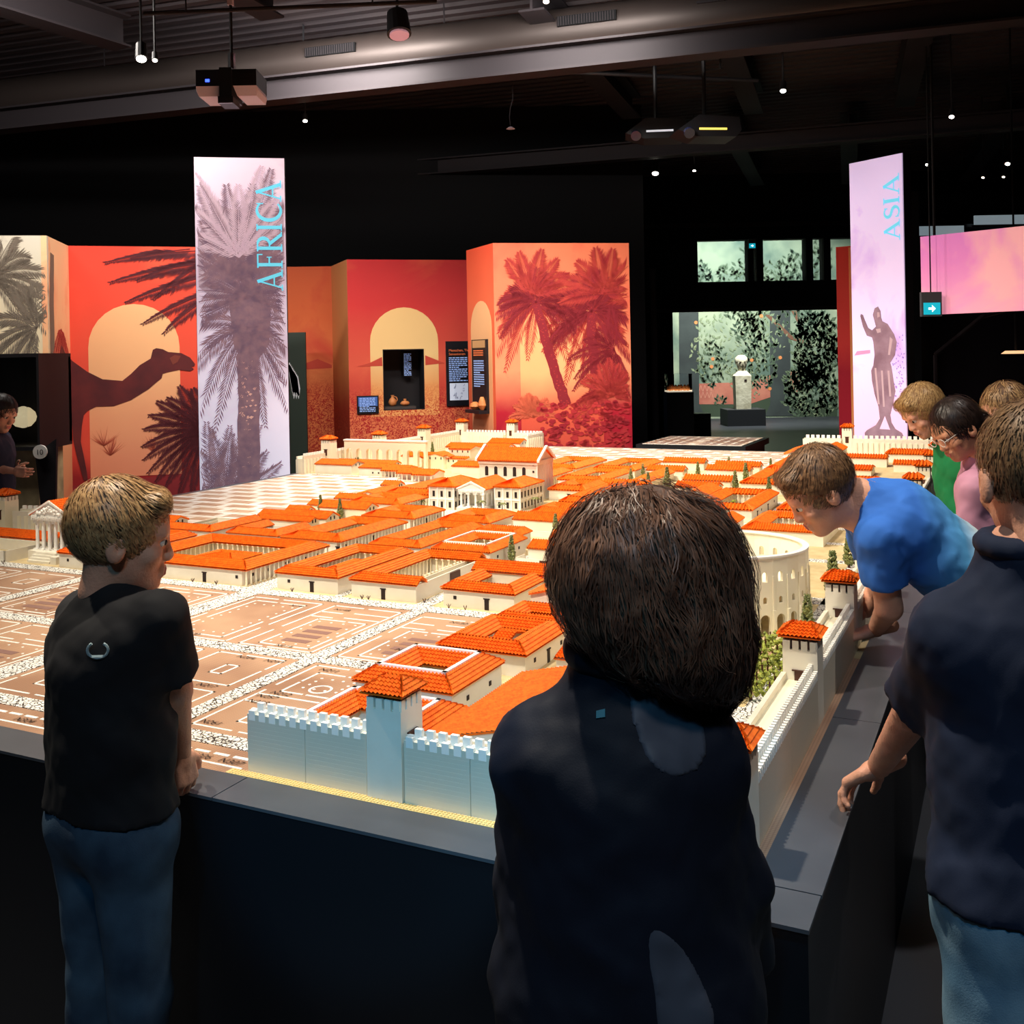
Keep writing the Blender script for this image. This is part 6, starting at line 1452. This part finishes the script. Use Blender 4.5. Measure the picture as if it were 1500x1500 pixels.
def strands(prims, mods, seedsV, n, length, flow, rng, width=.0016, lift=.004, seg=4, free=.5):
    """hair ribbons that follow the hair volume and lift off at their ends"""
    ids = rng.integers(0, len(seedsV), n); P = seedsV[ids] + rng.normal(0, .002, (n, 3)); L = length * rng.uniform(.6, 1.15, n); off = rng.uniform(-.001, lift, n)
    def grad(P):
        e = .003; d0 = sdf(P, prims, mods); g = np.stack([sdf(P + e * np.eye(3)[i], prims, mods) - d0 for i in range(3)], -1); return d0, g / (np.linalg.norm(g, axis=-1, keepdims=True) + 1e-9)
    tr = []
    for s in range(seg + 1):
        d, g = grad(P); keep = 1 - free * s / seg
        P = P - g * ((d - off) * keep)[:, None]; tr.append(P.copy())
        f = flow(P) + rng.normal(0, .22, P.shape); f = f - g * (f * g).sum(-1, keepdims=True) * .92; f /= np.linalg.norm(f, axis=-1, keepdims=True) + 1e-9
        if s == 0: sd = np.cross(g, f); sd /= np.linalg.norm(sd, axis=-1, keepdims=True) + 1e-9
        P = P + f * (L / seg)[:, None]
    V = []; Q = []
    for s, T in enumerate(tr):
        w = width * (1 - .75 * s / seg); V += [T - sd * w, T + sd * w]
    V = np.concatenate(V)
    for s in range(seg):
        a = np.arange(n) + 2 * s * n; Q.append(np.stack([a, a + n, a + 3 * n, a + 2 * n], 1))
    return V, np.concatenate(Q)
def plane_cut(p0, nrm):
    p0, nrm = A3(p0), A3(nrm) / np.linalg.norm(nrm)
    return lambda P, d: np.maximum(d, (P - p0) @ nrm)
def folds(amp, sc, seed): return lambda P, d: d + amp * noise3(P, sc, seed) + amp * .5 * noise3(P, sc * 2.3, seed + 3)
M_SKIN = mat('skin', (226, 168, 140), .55, var=(18, (214, 152, 126)), bump=(160, .15)); M_SKIN2 = mat('skin_tan', (206, 144, 112), .55, var=(18, (196, 132, 102)), bump=(160, .15))
M_EYEW = mat('eye_white', (232, 228, 222), .3); M_IRIS = mat('eye_iris', (50, 38, 30), .3); M_LIP = mat('lip', (188, 104, 96), .5)
M_SHOE = mat('shoe', (40, 40, 44), .6)
def person(label, base, yaw, H, J=None, head=(0, 0, 0), headpos=None, skin=None, shirt=None, sleeve=.55, pants=None, hair=None, hands=('curl', 'curl'), hand_dir=None, hem=.0, hs=None, wide=1.0, collar=None, pant_loose=.012, shirt_loose=.014, panels=(), group=None, seed=1):
    """J: joint overrides in world space. head = (forward vector, up vector)"""
    t = thing('person', label, 'person', base, 0, group); rng = np.random.default_rng(seed); s = H / 1.72; org = A3(base)
    f = A3((math.sin(yaw), math.cos(yaw), 0)); r = A3((math.cos(yaw), -math.sin(yaw), 0)); u = A3((0, 0, 1))
    L = lambda a, b_, z: org + r * a + f * b_ + u * z
    K = dict(pel=L(0, 0, .53 * H), che=L(0, .0, .74 * H), neck=L(0, -.0, .83 * H), sl=L(-.112 * H * wide, 0, .805 * H), sr=L(.112 * H * wide, 0, .805 * H), el=L(-.14 * H * wide, 0, .63 * H), er=L(.14 * H * wide, 0, .63 * H),
             wl=L(-.145 * H, .04 * H, .48 * H), wr=L(.145 * H, .04 * H, .48 * H), hl=L(-.052 * H, 0, .51 * H), hr=L(.052 * H, 0, .51 * H), kl=L(-.058 * H, .01, .275 * H), kr=L(.058 * H, .01, .275 * H), al=L(-.06 * H, -.01, .05 * H), ar=L(.06 * H, -.01, .05 * H))
    for k, v in (J or {}).items(): K[k] = A3(v)
    hs = hs or .93 * (H / 1.72) ** .35
    hc = A3(headpos) if headpos is not None else L(0, .02, H - .115 * hs)
    hf = A3(head[0]) if isinstance(head[0], (tuple, list)) else f; hu = A3(head[1]) if isinstance(head[1], (tuple, list)) else u
    RH = rotm(hf, hu); toW = lambda V: hc + (V * hs) @ RH.T
    nb = toW(A3((0, -.028, -.11))[None])[0]
    axis = (K['neck'] - K['pel']); axis /= np.linalg.norm(axis)
    mid = lambda a, b_, q: K[a] + (K[b_] - K[a]) * q
    def torso(g):
        o = []
        for S, Hh in (('sl', 'hl'), ('sr', 'hr')):
            top = K['che'] + (K[S] - K['che']) * .5; wst = (K[Hh] + top) / 2 + (K['pel'] + K['che'] - K[Hh] - top) * .1
            o += [cap(K[Hh], wst, (.088 + g) * s, (.082 + g) * s, .06), cap(wst, top, (.082 + g) * s, (.088 + g) * s, .06), cap(top, K[S], (.088 + g) * s, (.052 + g) * s, .05)]
        o += [cap(K['pel'], K['che'], (.1 + g) * s, (.105 + g) * s, .06), cap(K['che'], K['neck'], (.1 + g) * s, (.058 + g * .6) * s, .05)]
        return o
    arms = []
    for a in 'lr': arms += [cap(K['s' + a], K['e' + a], .05 * s, .038 * s, .02), cap(K['e' + a], K['w' + a], .038 * s, .025 * s, .015)]
    legs = []
    for a in 'lr': legs += [cap(K['h' + a], K['k' + a], .082 * s, .055 * s, .03), cap(K['k' + a], K['a' + a], .055 * s, .036 * s, .02)]
    body = [nets(torso(0) + arms + legs + [cap(K['neck'], nb, .05 * s, .044 * s, .03)], .011), (toW(HV), HQ)]
    hd = hand_dir or {}
    for a, sgn in (('l', -1), ('r', 1)):
        V, Q = {'flat': HAND_FLAT, 'curl': HAND_CURL, 'perch': HAND_PERCH}[hands[0 if a == 'l' else 1]]
        V = V * .93 * min(1.05, s * 1.08); Q = Q.copy()
        if sgn < 0: V = V * A3((-1, 1, 1)); Q = Q[:, ::-1]
        fd = K['w' + a] - K['e' + a]; updir = r * sgn
        if a in hd: fd, updir = A3(hd[a][0]), A3(hd[a][1])
        R_ = rotm(fd, updir); body.append((K['w' + a] + V @ R_.T, Q))
    mk('body', body, skin or M_SKIN, t, org)
    for sx in (-1, 1):
        e = MB(); e.smooth = True; q = .0115 * hs; e.lathe([(q * math.sin(math.pi * i / 8) + 1e-5, -q * math.cos(math.pi * i / 8)) for i in range(9)], 10); eo = e.build('eye', M_EYEW, t, Vector(toW(A3((sx * .032, .0805, 0))[None])[0] - org))
        e = MB(); e.smooth = True; q = .007 * hs; e.lathe([(q * math.sin(math.pi * i / 6) + 1e-5, -q * math.cos(math.pi * i / 6)) for i in range(7)], 8); e.build('iris', M_IRIS, eo, Vector(RH @ A3((0, .0078, -.001))) * hs)
    mk('lips', [(lambda VQ: (toW(VQ[0]), VQ[1]))(nets([cap((-.015, .0955, -.061), (.015, .0955, -.061), .005, .005, .006), cap((-.012, .0945, -.0705), (.012, .0945, -.0705), .0055, .0055, .006)], .0028))], M_LIP, t, org)
    if shirt:
        pr = torso(shirt_loose); cut = []
        hemp = K['pel'] - axis * (.02 + hem) * s
        pr = pr + [cap(K['hl'], K['hl'] - axis * .12 * s, (.09 + shirt_loose) * s, (.092 + shirt_loose) * s, .05), cap(K['hr'], K['hr'] - axis * .12 * s, (.09 + shirt_loose) * s, (.092 + shirt_loose) * s, .05)]
        fo = folds(.0055 * s, 27, seed)
        for a in 'lr':
            if sleeve >= 1:
                w = K['w' + a]; pr += [cap(K['s' + a], K['e' + a], .066 * s, .056 * s, .04), ccap(K['e' + a], w, .056 * s, .042 * s, .03, w, w - K['e' + a])]
            else:
                d_ = K['e' + a] - K['s' + a]; e = K['s' + a] + d_ * sleeve * 1.25; pr += [ccap(K['s' + a], e, .064 * s, .068 * s, .03, K['s' + a] + d_ * sleeve, d_)]
        mods = (fo, plane_cut(K['neck'] + axis * .02 * s, axis), lambda P, d: np.where((P - K['pel']) @ axis < .25 * s, np.maximum(d, np.where(np.linalg.norm(P - K['pel'], axis=-1) < .34 * s, (P - hemp) @ -axis, d)), d))
        K['_cloth'] = (pr, mods)
        so = mk('shirt' if sleeve < 1 else 'jacket', [nets(pr, .0085, mods)], shirt, t, org)
        for nm, m_, reg in panels:
            mk(nm, [nets(pr, .007, mods + (lambda P, d: np.maximum(d - .0025, reg(P)),))], m_, t, org)
        if collar:
            cn = []; x = np.cross(axis, f); x /= np.linalg.norm(x); y = np.cross(x, axis); c0 = K['neck'] + axis * .02 * s
            for i in range(14):
                a0, a1 = 2 * math.pi * i / 14, 2 * math.pi * (i + 1) / 14
                cn.append(cap(c0 + (x * math.cos(a0) + y * math.sin(a0)) * .062 * s, c0 + (x * math.cos(a1) + y * math.sin(a1)) * .062 * s, collar[1] * s, collar[1] * s, .012))
            mk('collar', [nets(cn, .006)], collar[0], t, org)
    if pants:
        g = pant_loose; pr = []
        for a in 'lr': pr += [cap(K['h' + a], K['k' + a], (.088 + g) * s, (.063 + g) * s, .03), cap(K['k' + a], K['a' + a], (.063 + g) * s, (.05 + g) * s, .02)]
        pr += [cap(K['hl'], K['hr'], (.095 + g) * s, (.095 + g) * s, .05), cap(K['pel'], K['pel'] + axis * .06, (.11 + g * .5) * s, .1 * s, .05)]
        mk('trousers', [nets(pr, .01, (folds(.005 * s, 17, seed + 9), plane_cut(K['pel'] + axis * .02 * s, axis), plane_cut(K['al'] - A3((0, 0, .02)), (0, 0, -1))))], pants, t, org)
    for a in 'lr':
        k = K['a' + a]; k = A3((k[0], k[1], 0)); mk('shoe', [nets([cap(k - f * .02 + A3((0, 0, .04)), k + f * .13 * s + A3((0, 0, .03)), .042 * s, .036 * s, .02), cap(k + A3((0, 0, .05)), k + A3((0, 0, .075)), .042 * s, .045 * s, .02)], .009, (plane_cut((0, 0, .004), (0, 0, -1)),))], M_SHOE, t, org)
    if hair: hair(t, org, toW, RH, hs, hc, rng)
    t['s'] = s
    return t, K, toW
# hair styles --------------------------------------------------------------
def cranial(g): return [ell((0, -.014, .034), (.076 + g, .094 + g, .089 + g), k=.03)]
def hairline(z0=.0, k=.68): return lambda P, d: np.maximum(d, -(P[..., 2] - z0 - k * P[..., 1]) * .8)
def short_hair(m, m2, g=.012, n=2200, L=.045, fringe=True, z0=-.004, tuft=.5):
    def go(t, org, toW, RH, hs, hc, rng):
        pr = cranial(g)
        if fringe: pr = pr + [cap((-.045, .07, .085), (.045, .07, .085), .02, .02, .03)]
        mods = (lambda P, d: d + .003 * noise3(P, 120, 2), hairline(z0)); V, Q = nets(pr, .006, mods)
        mk('hair', [(toW(V), Q)], m, t, org)
        top = V[V[:, 2] > -.06]
        crown = A3((.0, -.045, .125)); fl = lambda P: (P - crown) / (np.linalg.norm(P - crown, axis=-1, keepdims=True) + 1e-6) + A3((.15, .3, -.1))
        SV, SQ = strands(pr, (), top, n, L, fl, rng, .0016, .006, 4, tuft); mk('hair_strands', [(toW(SV), SQ)], m2, t, org, kind='stuff')
    return go
def vol_hair(m, m2, extra, n=3000, L=.1, flow=(0, -.1, -1), g=.016, z0=0.0, k=.68, amp=.004, sc=60, lift=.008, free=.25):
    """longer hair: cap plus hanging volumes given in head space"""
    def go(t, org, toW, RH, hs, hc, rng):
        top = nets(cranial(g), .007, (lambda P, d: d + .003 * noise3(P, 90, 1), hairline(z0, k))); parts = [(toW(top[0]), top[1])]; ev = nets(extra, .008, (lambda P, d: d + amp * noise3(P * A3((1, 1, .25)), sc, 4),)); parts.append((toW(ev[0]), ev[1]))
        mk('hair', parts, m, t, org)
        V = np.concatenate([top[0], ev[0]]); crown = A3((0, -.03, .13)); dn = A3(flow)
        def fl(P):
            q = P - crown; q /= np.linalg.norm(q, axis=-1, keepdims=True) + 1e-6; w = np.clip((P[..., 2:3] - .02) / .08, 0, 1); return q * w + dn * (1.2 - w) + A3((.35, .35, 0)) * noise3(P, 45, 7)[..., None]
        SV, SQ = strands(cranial(g) + extra, (), V, n, L, fl, rng, .0016, lift, 6, free); mk('hair_strands', [(toW(SV), SQ)], m2, t, org, kind='stuff')
    return go

M_BLACKTEE = mat('tee_black', (20, 20, 26), .85, var=(4, (15, 15, 20)), bump=(500, .04)); M_JEAN = mat('denim_dark', (70, 98, 122), .85, var=(7, (36, 56, 78)), bump=(400, .12)); M_JEANL = mat('denim_light', (150, 188, 212), .85, var=(9, (96, 138, 170)), bump=(400, .12))
M_NAVYJ = mat('jacket_navy', (20, 27, 46), .7, var=(3, (14, 20, 36)), bump=(400, .05)); M_GREYP = mat('jacket_grey', (84, 88, 102), .6); M_PANTSD = mat('trousers_dark', (22, 26, 34), .85)
M_NAVYP = mat('polo_navy', (22, 36, 64), .85, var=(3, (16, 28, 52)), bump=(500, .04)); M_GREENT = mat('tee_green', (20, 130, 76), .8); M_PINKT = mat('shirt_pink', (206, 150, 172), .8, var=(5, (184, 128, 152))); M_GREYT = mat('top_grey', (70, 62, 70), .8)
M_HB = mat('hair_brown', (84, 60, 42), .6, var=(60, (116, 84, 58))); M_HBL = mat('hair_brown_light', (196, 156, 108), .4, var=(90, (140, 104, 70))); M_HD = mat('hair_dark', (30, 20, 18), .5, var=(60, (44, 30, 26))); M_HDL = mat('hair_dark_strand', (52, 36, 30), .4, var=(90, (34, 24, 22)))
M_HBLOND = mat('hair_blond', (150, 112, 70), .6, var=(60, (120, 86, 54))); M_HBLONDL = mat('hair_blond_strand', (206, 168, 112), .45, var=(90, (160, 122, 76))); M_HWAVE = mat('hair_wavy', (84, 58, 48), .55, var=(30, (110, 78, 62))); M_HWAVEL = mat('hair_wavy_strand', (140, 102, 82), .42, var=(40, (92, 64, 52)))

# boy in the black tee at the left, seen from behind, looking right
by = math.radians(38)
B0 = Vector((-0.842, 2.1, 0.593)); B0.z = 0
boy, KB, tB = person('boy in a black t-shirt and jeans leaning on the table rim, seen from behind', B0, by, 1.42,
    J=dict(neck=(-0.835, 2.13, 1.208), sr=(-0.714, 2.04, 1.155), er=(-0.702, 2.1, 0.996), wr=(-0.732, 2.22, 0.82), sl=(-0.931, 2.22, 1.121), el=(-0.933, 2.3, 0.973), wl=(-0.928, 2.42, 0.783)),
    head=((.92, .36, -.12), (.0, .0, 1)), headpos=(-0.818, 2.12, 1.306), shirt=M_BLACKTEE, sleeve=.78, pants=M_JEAN, hair=short_hair(M_HB, M_HBL, .009, 3400, .05), hands=('flat', 'curl'), hand_dir={'r': ((.1, .12, -1), (.8, -.5, 0)), 'l': ((.5, .8, -.25), (0, 0, 1))}, hem=-.03, hs=.97, seed=3, pant_loose=.008, shirt_loose=.017)
def cloth_point(K, d):
    """walk along direction d from the camera height until the cloth is met"""
    p = A3((0, 0, 1.67)); d = A3(d) / np.linalg.norm(d); p = p + d * 1.0
    for _ in range(90):
        q = float(sdf(p[None], *K['_cloth'])[0]); p = p + d * max(.001, min(q * .7, .05))
        if q < .0015: break
    return Vector(p)
em = MB()
ec = cloth_point(KB, (-0.4087, 1.0, -0.2802)) + Vector((0, -.006, 0))
for i in range(22):
    a0, a1 = math.radians(-235 + i * 290 / 22 + 0), math.radians(-235 + (i + 1) * 290 / 22)
    em.tube(ec + Vector((.02 * math.cos(a0), 0, .0155 * math.sin(a0))), ec + Vector((.02 * math.cos(a1), 0, .0155 * math.sin(a1))), .0028, n=5)
em.tube(ec + Vector((-.011, 0, -.0127)), ec + Vector((.011, 0, -.0127)), .0034, n=5)
em.xform(Matrix.Translation(-B0)).build('emblem', mat('emblem_silver', (150, 170, 176), .4), boy)
# girl in the middle with wavy brown hair and a navy jacket
G0 = Vector((0.147, 1.47, 0.902)); G0.z = 0
ghc = A3((0.181, 1.44, 1.357))
def wavy(t, org, toW, RH, hs, hc, rng):
    pr = [ell((0.185, 1.44, 1.378), (.118, .115, .104), k=.05), ell((0.134, 1.42, 1.356), (.078, .08, .086), k=.05), ell((0.24, 1.45, 1.328), (.082, .09, .105), k=.05), ell((0.269, 1.46, 1.248), (.055, .075, .066), k=.05), ell((0.178, 1.42, 1.306), (.075, .085, .066), k=.05), ell((0.229, 1.42, 1.277), (.065, .08, .062), k=.05), cap((0.269, 1.46, 1.241), (0.293, 1.47, 1.193), .042, .022, .04)]
    mods = (lambda P, d: d + .006 * noise3(P * A3((1, 1, .5)), 55, 2) + .003 * noise3(P, 120, 5),); V, Q = nets(pr, .007, mods)
    mk('hair', [(V, Q)], M_HWAVE, t, org)
    dn = A3((.25, 0, -1)); c = A3((0.179, 1.44, 1.469))
    def fl(P):
        q = P - c; q /= np.linalg.norm(q, axis=-1, keepdims=True); return q * .7 + dn * .7 + A3((.6, .5, .1)) * noise3(P, 38, 3)[..., None]
    SV, SQ = strands(pr, mods, V, 6500, .12, fl, rng, .0011, .012, 7, .35); mk('hair_strands', [(SV, SQ)], M_HWAVEL, t, org, kind='stuff')
_a = [A3(q) for q in [(0.211, 1.38, 1.155), (0.171, 1.38, 1.211), (0.167, 1.36, 0.932), (0.21, 1.36, 0.795)]]
GPAN = (('shoulder_panel', M_GREYP, lambda P: pd_(cap(_a[1], _a[0], .03, .055), P)), ('side_stripe', M_GREYP, lambda P: pd_(cap(_a[2], _a[3], .022, .045), P)))
girl, KG, tG = person('girl with wavy brown hair in a navy jacket, back to the camera', G0, math.radians(14), 1.5,
    J=dict(sl=(0.038, 1.47, 1.095), sr=(0.246, 1.47, 1.091), el=(0.013, 1.52, 0.878), er=(0.31, 1.5, 0.893), wl=(0.035, 1.62, 0.675), wr=(0.349, 1.58, 0.736), che=(0.141, 1.48, 1.035), neck=(0.143, 1.46, 1.231)),
    head=((.4, .9, -.12), (.12, .1, 1)), headpos=ghc, panels=GPAN, shirt=M_NAVYJ, sleeve=1, pants=M_PANTSD, hair=wavy, hands=('curl', 'curl'), hem=.12, collar=(M_NAVYJ, .026), shirt_loose=.034, wide=1.0, seed=5)
def patch(par, org, pts, name, m, th=.004):
    c = sum((Vector(p) for p in pts), Vector()) / len(pts); n_ = (Vector(pts[1]) - Vector(pts[0])).cross(Vector(pts[2]) - Vector(pts[0])).normalized()
    return MB().prism([Vector(p) - Vector(org) for p in pts], n_ * th).build(name, m, par)
patch(girl, G0, [cloth_point(KG, q) + Vector((0, -.003, 0)) for q in [(0.0755, 1.0, -0.3486), (0.0842, 1.0, -0.3468), (0.084, 1.0, -0.3548), (0.0753, 1.0, -0.3559)]], 'label_tag', mat('tag_cyan', (70, 140, 160), .5))
# youth in the blue tee bending over the wall
Y0 = Vector((1.422, 3.12, 0.955)); Y0.z = 0; Y0.x += .06
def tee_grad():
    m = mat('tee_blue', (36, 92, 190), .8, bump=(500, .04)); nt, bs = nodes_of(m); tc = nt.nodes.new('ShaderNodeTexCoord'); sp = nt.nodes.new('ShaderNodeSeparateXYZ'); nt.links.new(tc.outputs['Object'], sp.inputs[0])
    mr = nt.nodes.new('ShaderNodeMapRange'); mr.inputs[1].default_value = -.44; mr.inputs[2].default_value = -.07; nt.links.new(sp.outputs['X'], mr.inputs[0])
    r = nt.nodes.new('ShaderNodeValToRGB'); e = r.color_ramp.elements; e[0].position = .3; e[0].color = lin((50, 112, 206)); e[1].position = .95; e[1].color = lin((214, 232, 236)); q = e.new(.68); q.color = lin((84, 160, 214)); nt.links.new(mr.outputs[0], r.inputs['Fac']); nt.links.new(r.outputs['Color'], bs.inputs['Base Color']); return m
blue, KY, tY = person('youth in a blue t-shirt bending low over the model beside the amphitheatre', Y0, math.radians(-80), 1.7,
    J=dict(pel=(1.422, 3.12, 0.955), che=(1.149, 3.05, 1.149), neck=(1.015, 3.02, 1.227), sl=(1.037, 2.92, 1.123), sr=(1.083, 3.2, 1.168), el=(1.083, 2.98, 0.913), wl=(1.107, 3.16, 0.801), er=(1.195, 3.36, 0.907), wr=(1.151, 3.38, 0.802), hl=(1.376, 3.02, 0.934), hr=(1.493, 3.22, 0.898)),
    head=((-.82, .05, -.57), (-.5, 0, .86)), headpos=(0.896, 3.0, 1.256), skin=M_SKIN, shirt=tee_grad(), sleeve=.62, pants=M_PANTSD, hair=short_hair(M_HB, mat('hair_mid_strand', (150, 112, 78), .45, var=(90, (84, 58, 40))), .012, 2000, .045), hands=('perch', 'perch'), hand_dir={'l': ((-.9, .25, -.3), (0, 0, 1)), 'r': ((-.9, .2, -.35), (0, 0, 1))}, hem=-.02, hs=1.0, seed=8, shirt_loose=.008)
# youth in the navy polo at the right edge
Q0 = Vector((0.836, 1.66, 0.79)); Q0.z = 0
polo, KP, tP = person('youth in a navy polo shirt and light jeans touching the rim at the right edge', Q0, math.radians(-28), 1.57,
    J=dict(sl=(0.704, 1.64, 1.202), el=(0.696, 1.8, 1.032), wl=(0.725, 2.07, 0.822), sr=(0.943, 1.66, 1.198), er=(0.997, 1.7, 1.016), wr=(1.004, 1.8, 0.798), neck=(0.814, 1.64, 1.335), che=(0.826, 1.66, 1.145)),
    head=((.1, .97, -.2), (0, 0, 1)), headpos=(0.829, 1.64, 1.457), skin=M_SKIN, shirt=M_NAVYP, sleeve=.85, pants=M_JEANL, hair=short_hair(mat('hair_buzz', (120, 90, 64), .6, var=(80, (96, 70, 50))), mat('hair_buzz_strand', (150, 116, 82), .5, var=(90, (112, 84, 60))), .005, 4200, .016, False, -.012, .8), hands=('perch', 'curl'), hand_dir={'l': ((-.62, .55, -.62), (-.2, .4, 1))}, collar=(M_NAVYP, .018), hem=.0, shirt_loose=.03, pant_loose=.02, hs=.98, seed=11)
# three children at the far right
R0_ = Vector((1.978, 4.75, 0.427)); R0_.z = 0; R0_.x += .12
blond, _, _ = person('blond boy in a green t-shirt looking down at the model at the right', R0_, math.radians(-75), 1.5, J=dict(neck=(1.99, 4.72, 1.221), che=(2.063, 4.75, 1.059)), head=((-.8, -.15, -.55), (-.4, 0, .9)), headpos=(1.876, 4.68, 1.377), shirt=M_GREENT, sleeve=.6, pants=M_PANTSD, hair=short_hair(M_HBLOND, M_HBLONDL, .014, 1500, .05), hs=.95, seed=13)
S0 = Vector((1.871, 4.08, 0.599)); S0.z = 0
dark, _, tD = person('dark haired girl with glasses and a pink shirt at the right', S0, math.radians(-72), 1.46, J=dict(neck=(1.847, 4.08, 1.22), che=(1.887, 4.08, 1.061), sl=(1.772, 3.96, 1.12), el=(1.755, 3.96, 0.896)), head=((-.82, -.2, -.5), (-.4, 0, .9)), headpos=(1.755, 4.05, 1.343), skin=M_SKIN2, shirt=M_PINKT, sleeve=1, pants=M_PANTSD, hair=vol_hair(M_HD, M_HDL, [ell((0, -.1, -.03), (.05, .045, .05), k=.03), cap((0, -.11, -.05), (0, -.1, -.16), .035, .02, .03)], 1400, .08, g=.012), hs=.95, seed=15)
gl_ = MB()
for sx in (-1, 1):
    for i in range(10):
        a0, a1 = 2 * math.pi * i / 10, 2 * math.pi * (i + 1) / 10
        P = [tD(A3((sx * .033 + .022 * math.cos(a), .112, .0 + .018 * math.sin(a)))[None])[0] for a in (a0, a1)]; gl_.tube(P[0] - A3(S0), P[1] - A3(S0), .0016, n=4)
    P = [tD(A3(q)[None])[0] for q in ((sx * .055, .112, .005), (sx * .08, .0, .01))]; gl_.tube(P[0] - A3(S0), P[1] - A3(S0), .0016, n=4)
gl_.build('glasses', mat('glasses_pale', (210, 200, 190), .3), dark)
T0 = Vector((2.125, 4.35, 0.526)); T0.z = 0; T0.x += .14
person('brown haired girl behind the pink shirt at the right edge', T0, math.radians(-70), 1.52, head=((-.9, -.2, -.3), (-.2, 0, 1)), headpos=(2.07, 4.3, 1.385), shirt=M_GREYT, sleeve=.6, pants=M_PANTSD, hair=vol_hair(M_HB, M_HBL, [ell((0, -.095, -.02), (.05, .04, .05), k=.03), cap((0, -.1, -.05), (0, -.11, -.2), .035, .02, .03)], 1400, .08, g=.013), hs=.97, seed=17)
# girl at the left edge
L0_ = Vector((-3.34, 6.6, 0.057)); L0_.z = 0
person('girl with long dark hair in a navy top holding something at the left edge', L0_, math.radians(75), 1.46, J=dict(wr=(-3.177, 6.5, 0.99), er=(-3.328, 6.5, 1.014), wl=(-3.265, 6.7, 0.978), el=(-3.434, 6.75, 0.966)), head=((.85, -.35, -.3), (.2, 0, 1)), headpos=(-3.298, 6.6, 1.351), shirt=mat('top_navy', (24, 30, 56), .8), sleeve=.8, pants=M_PANTSD, hair=vol_hair(M_HD, M_HDL, [cap((.06, -.03, 0), (.075, -.03, -.26), .035, .025, .03), cap((-.06, -.03, 0), (-.075, -.03, -.26), .035, .025, .03), cap((0, -.08, 0), (0, -.09, -.28), .06, .04, .04)], 1500, .14, g=.014), hs=.95, seed=19)
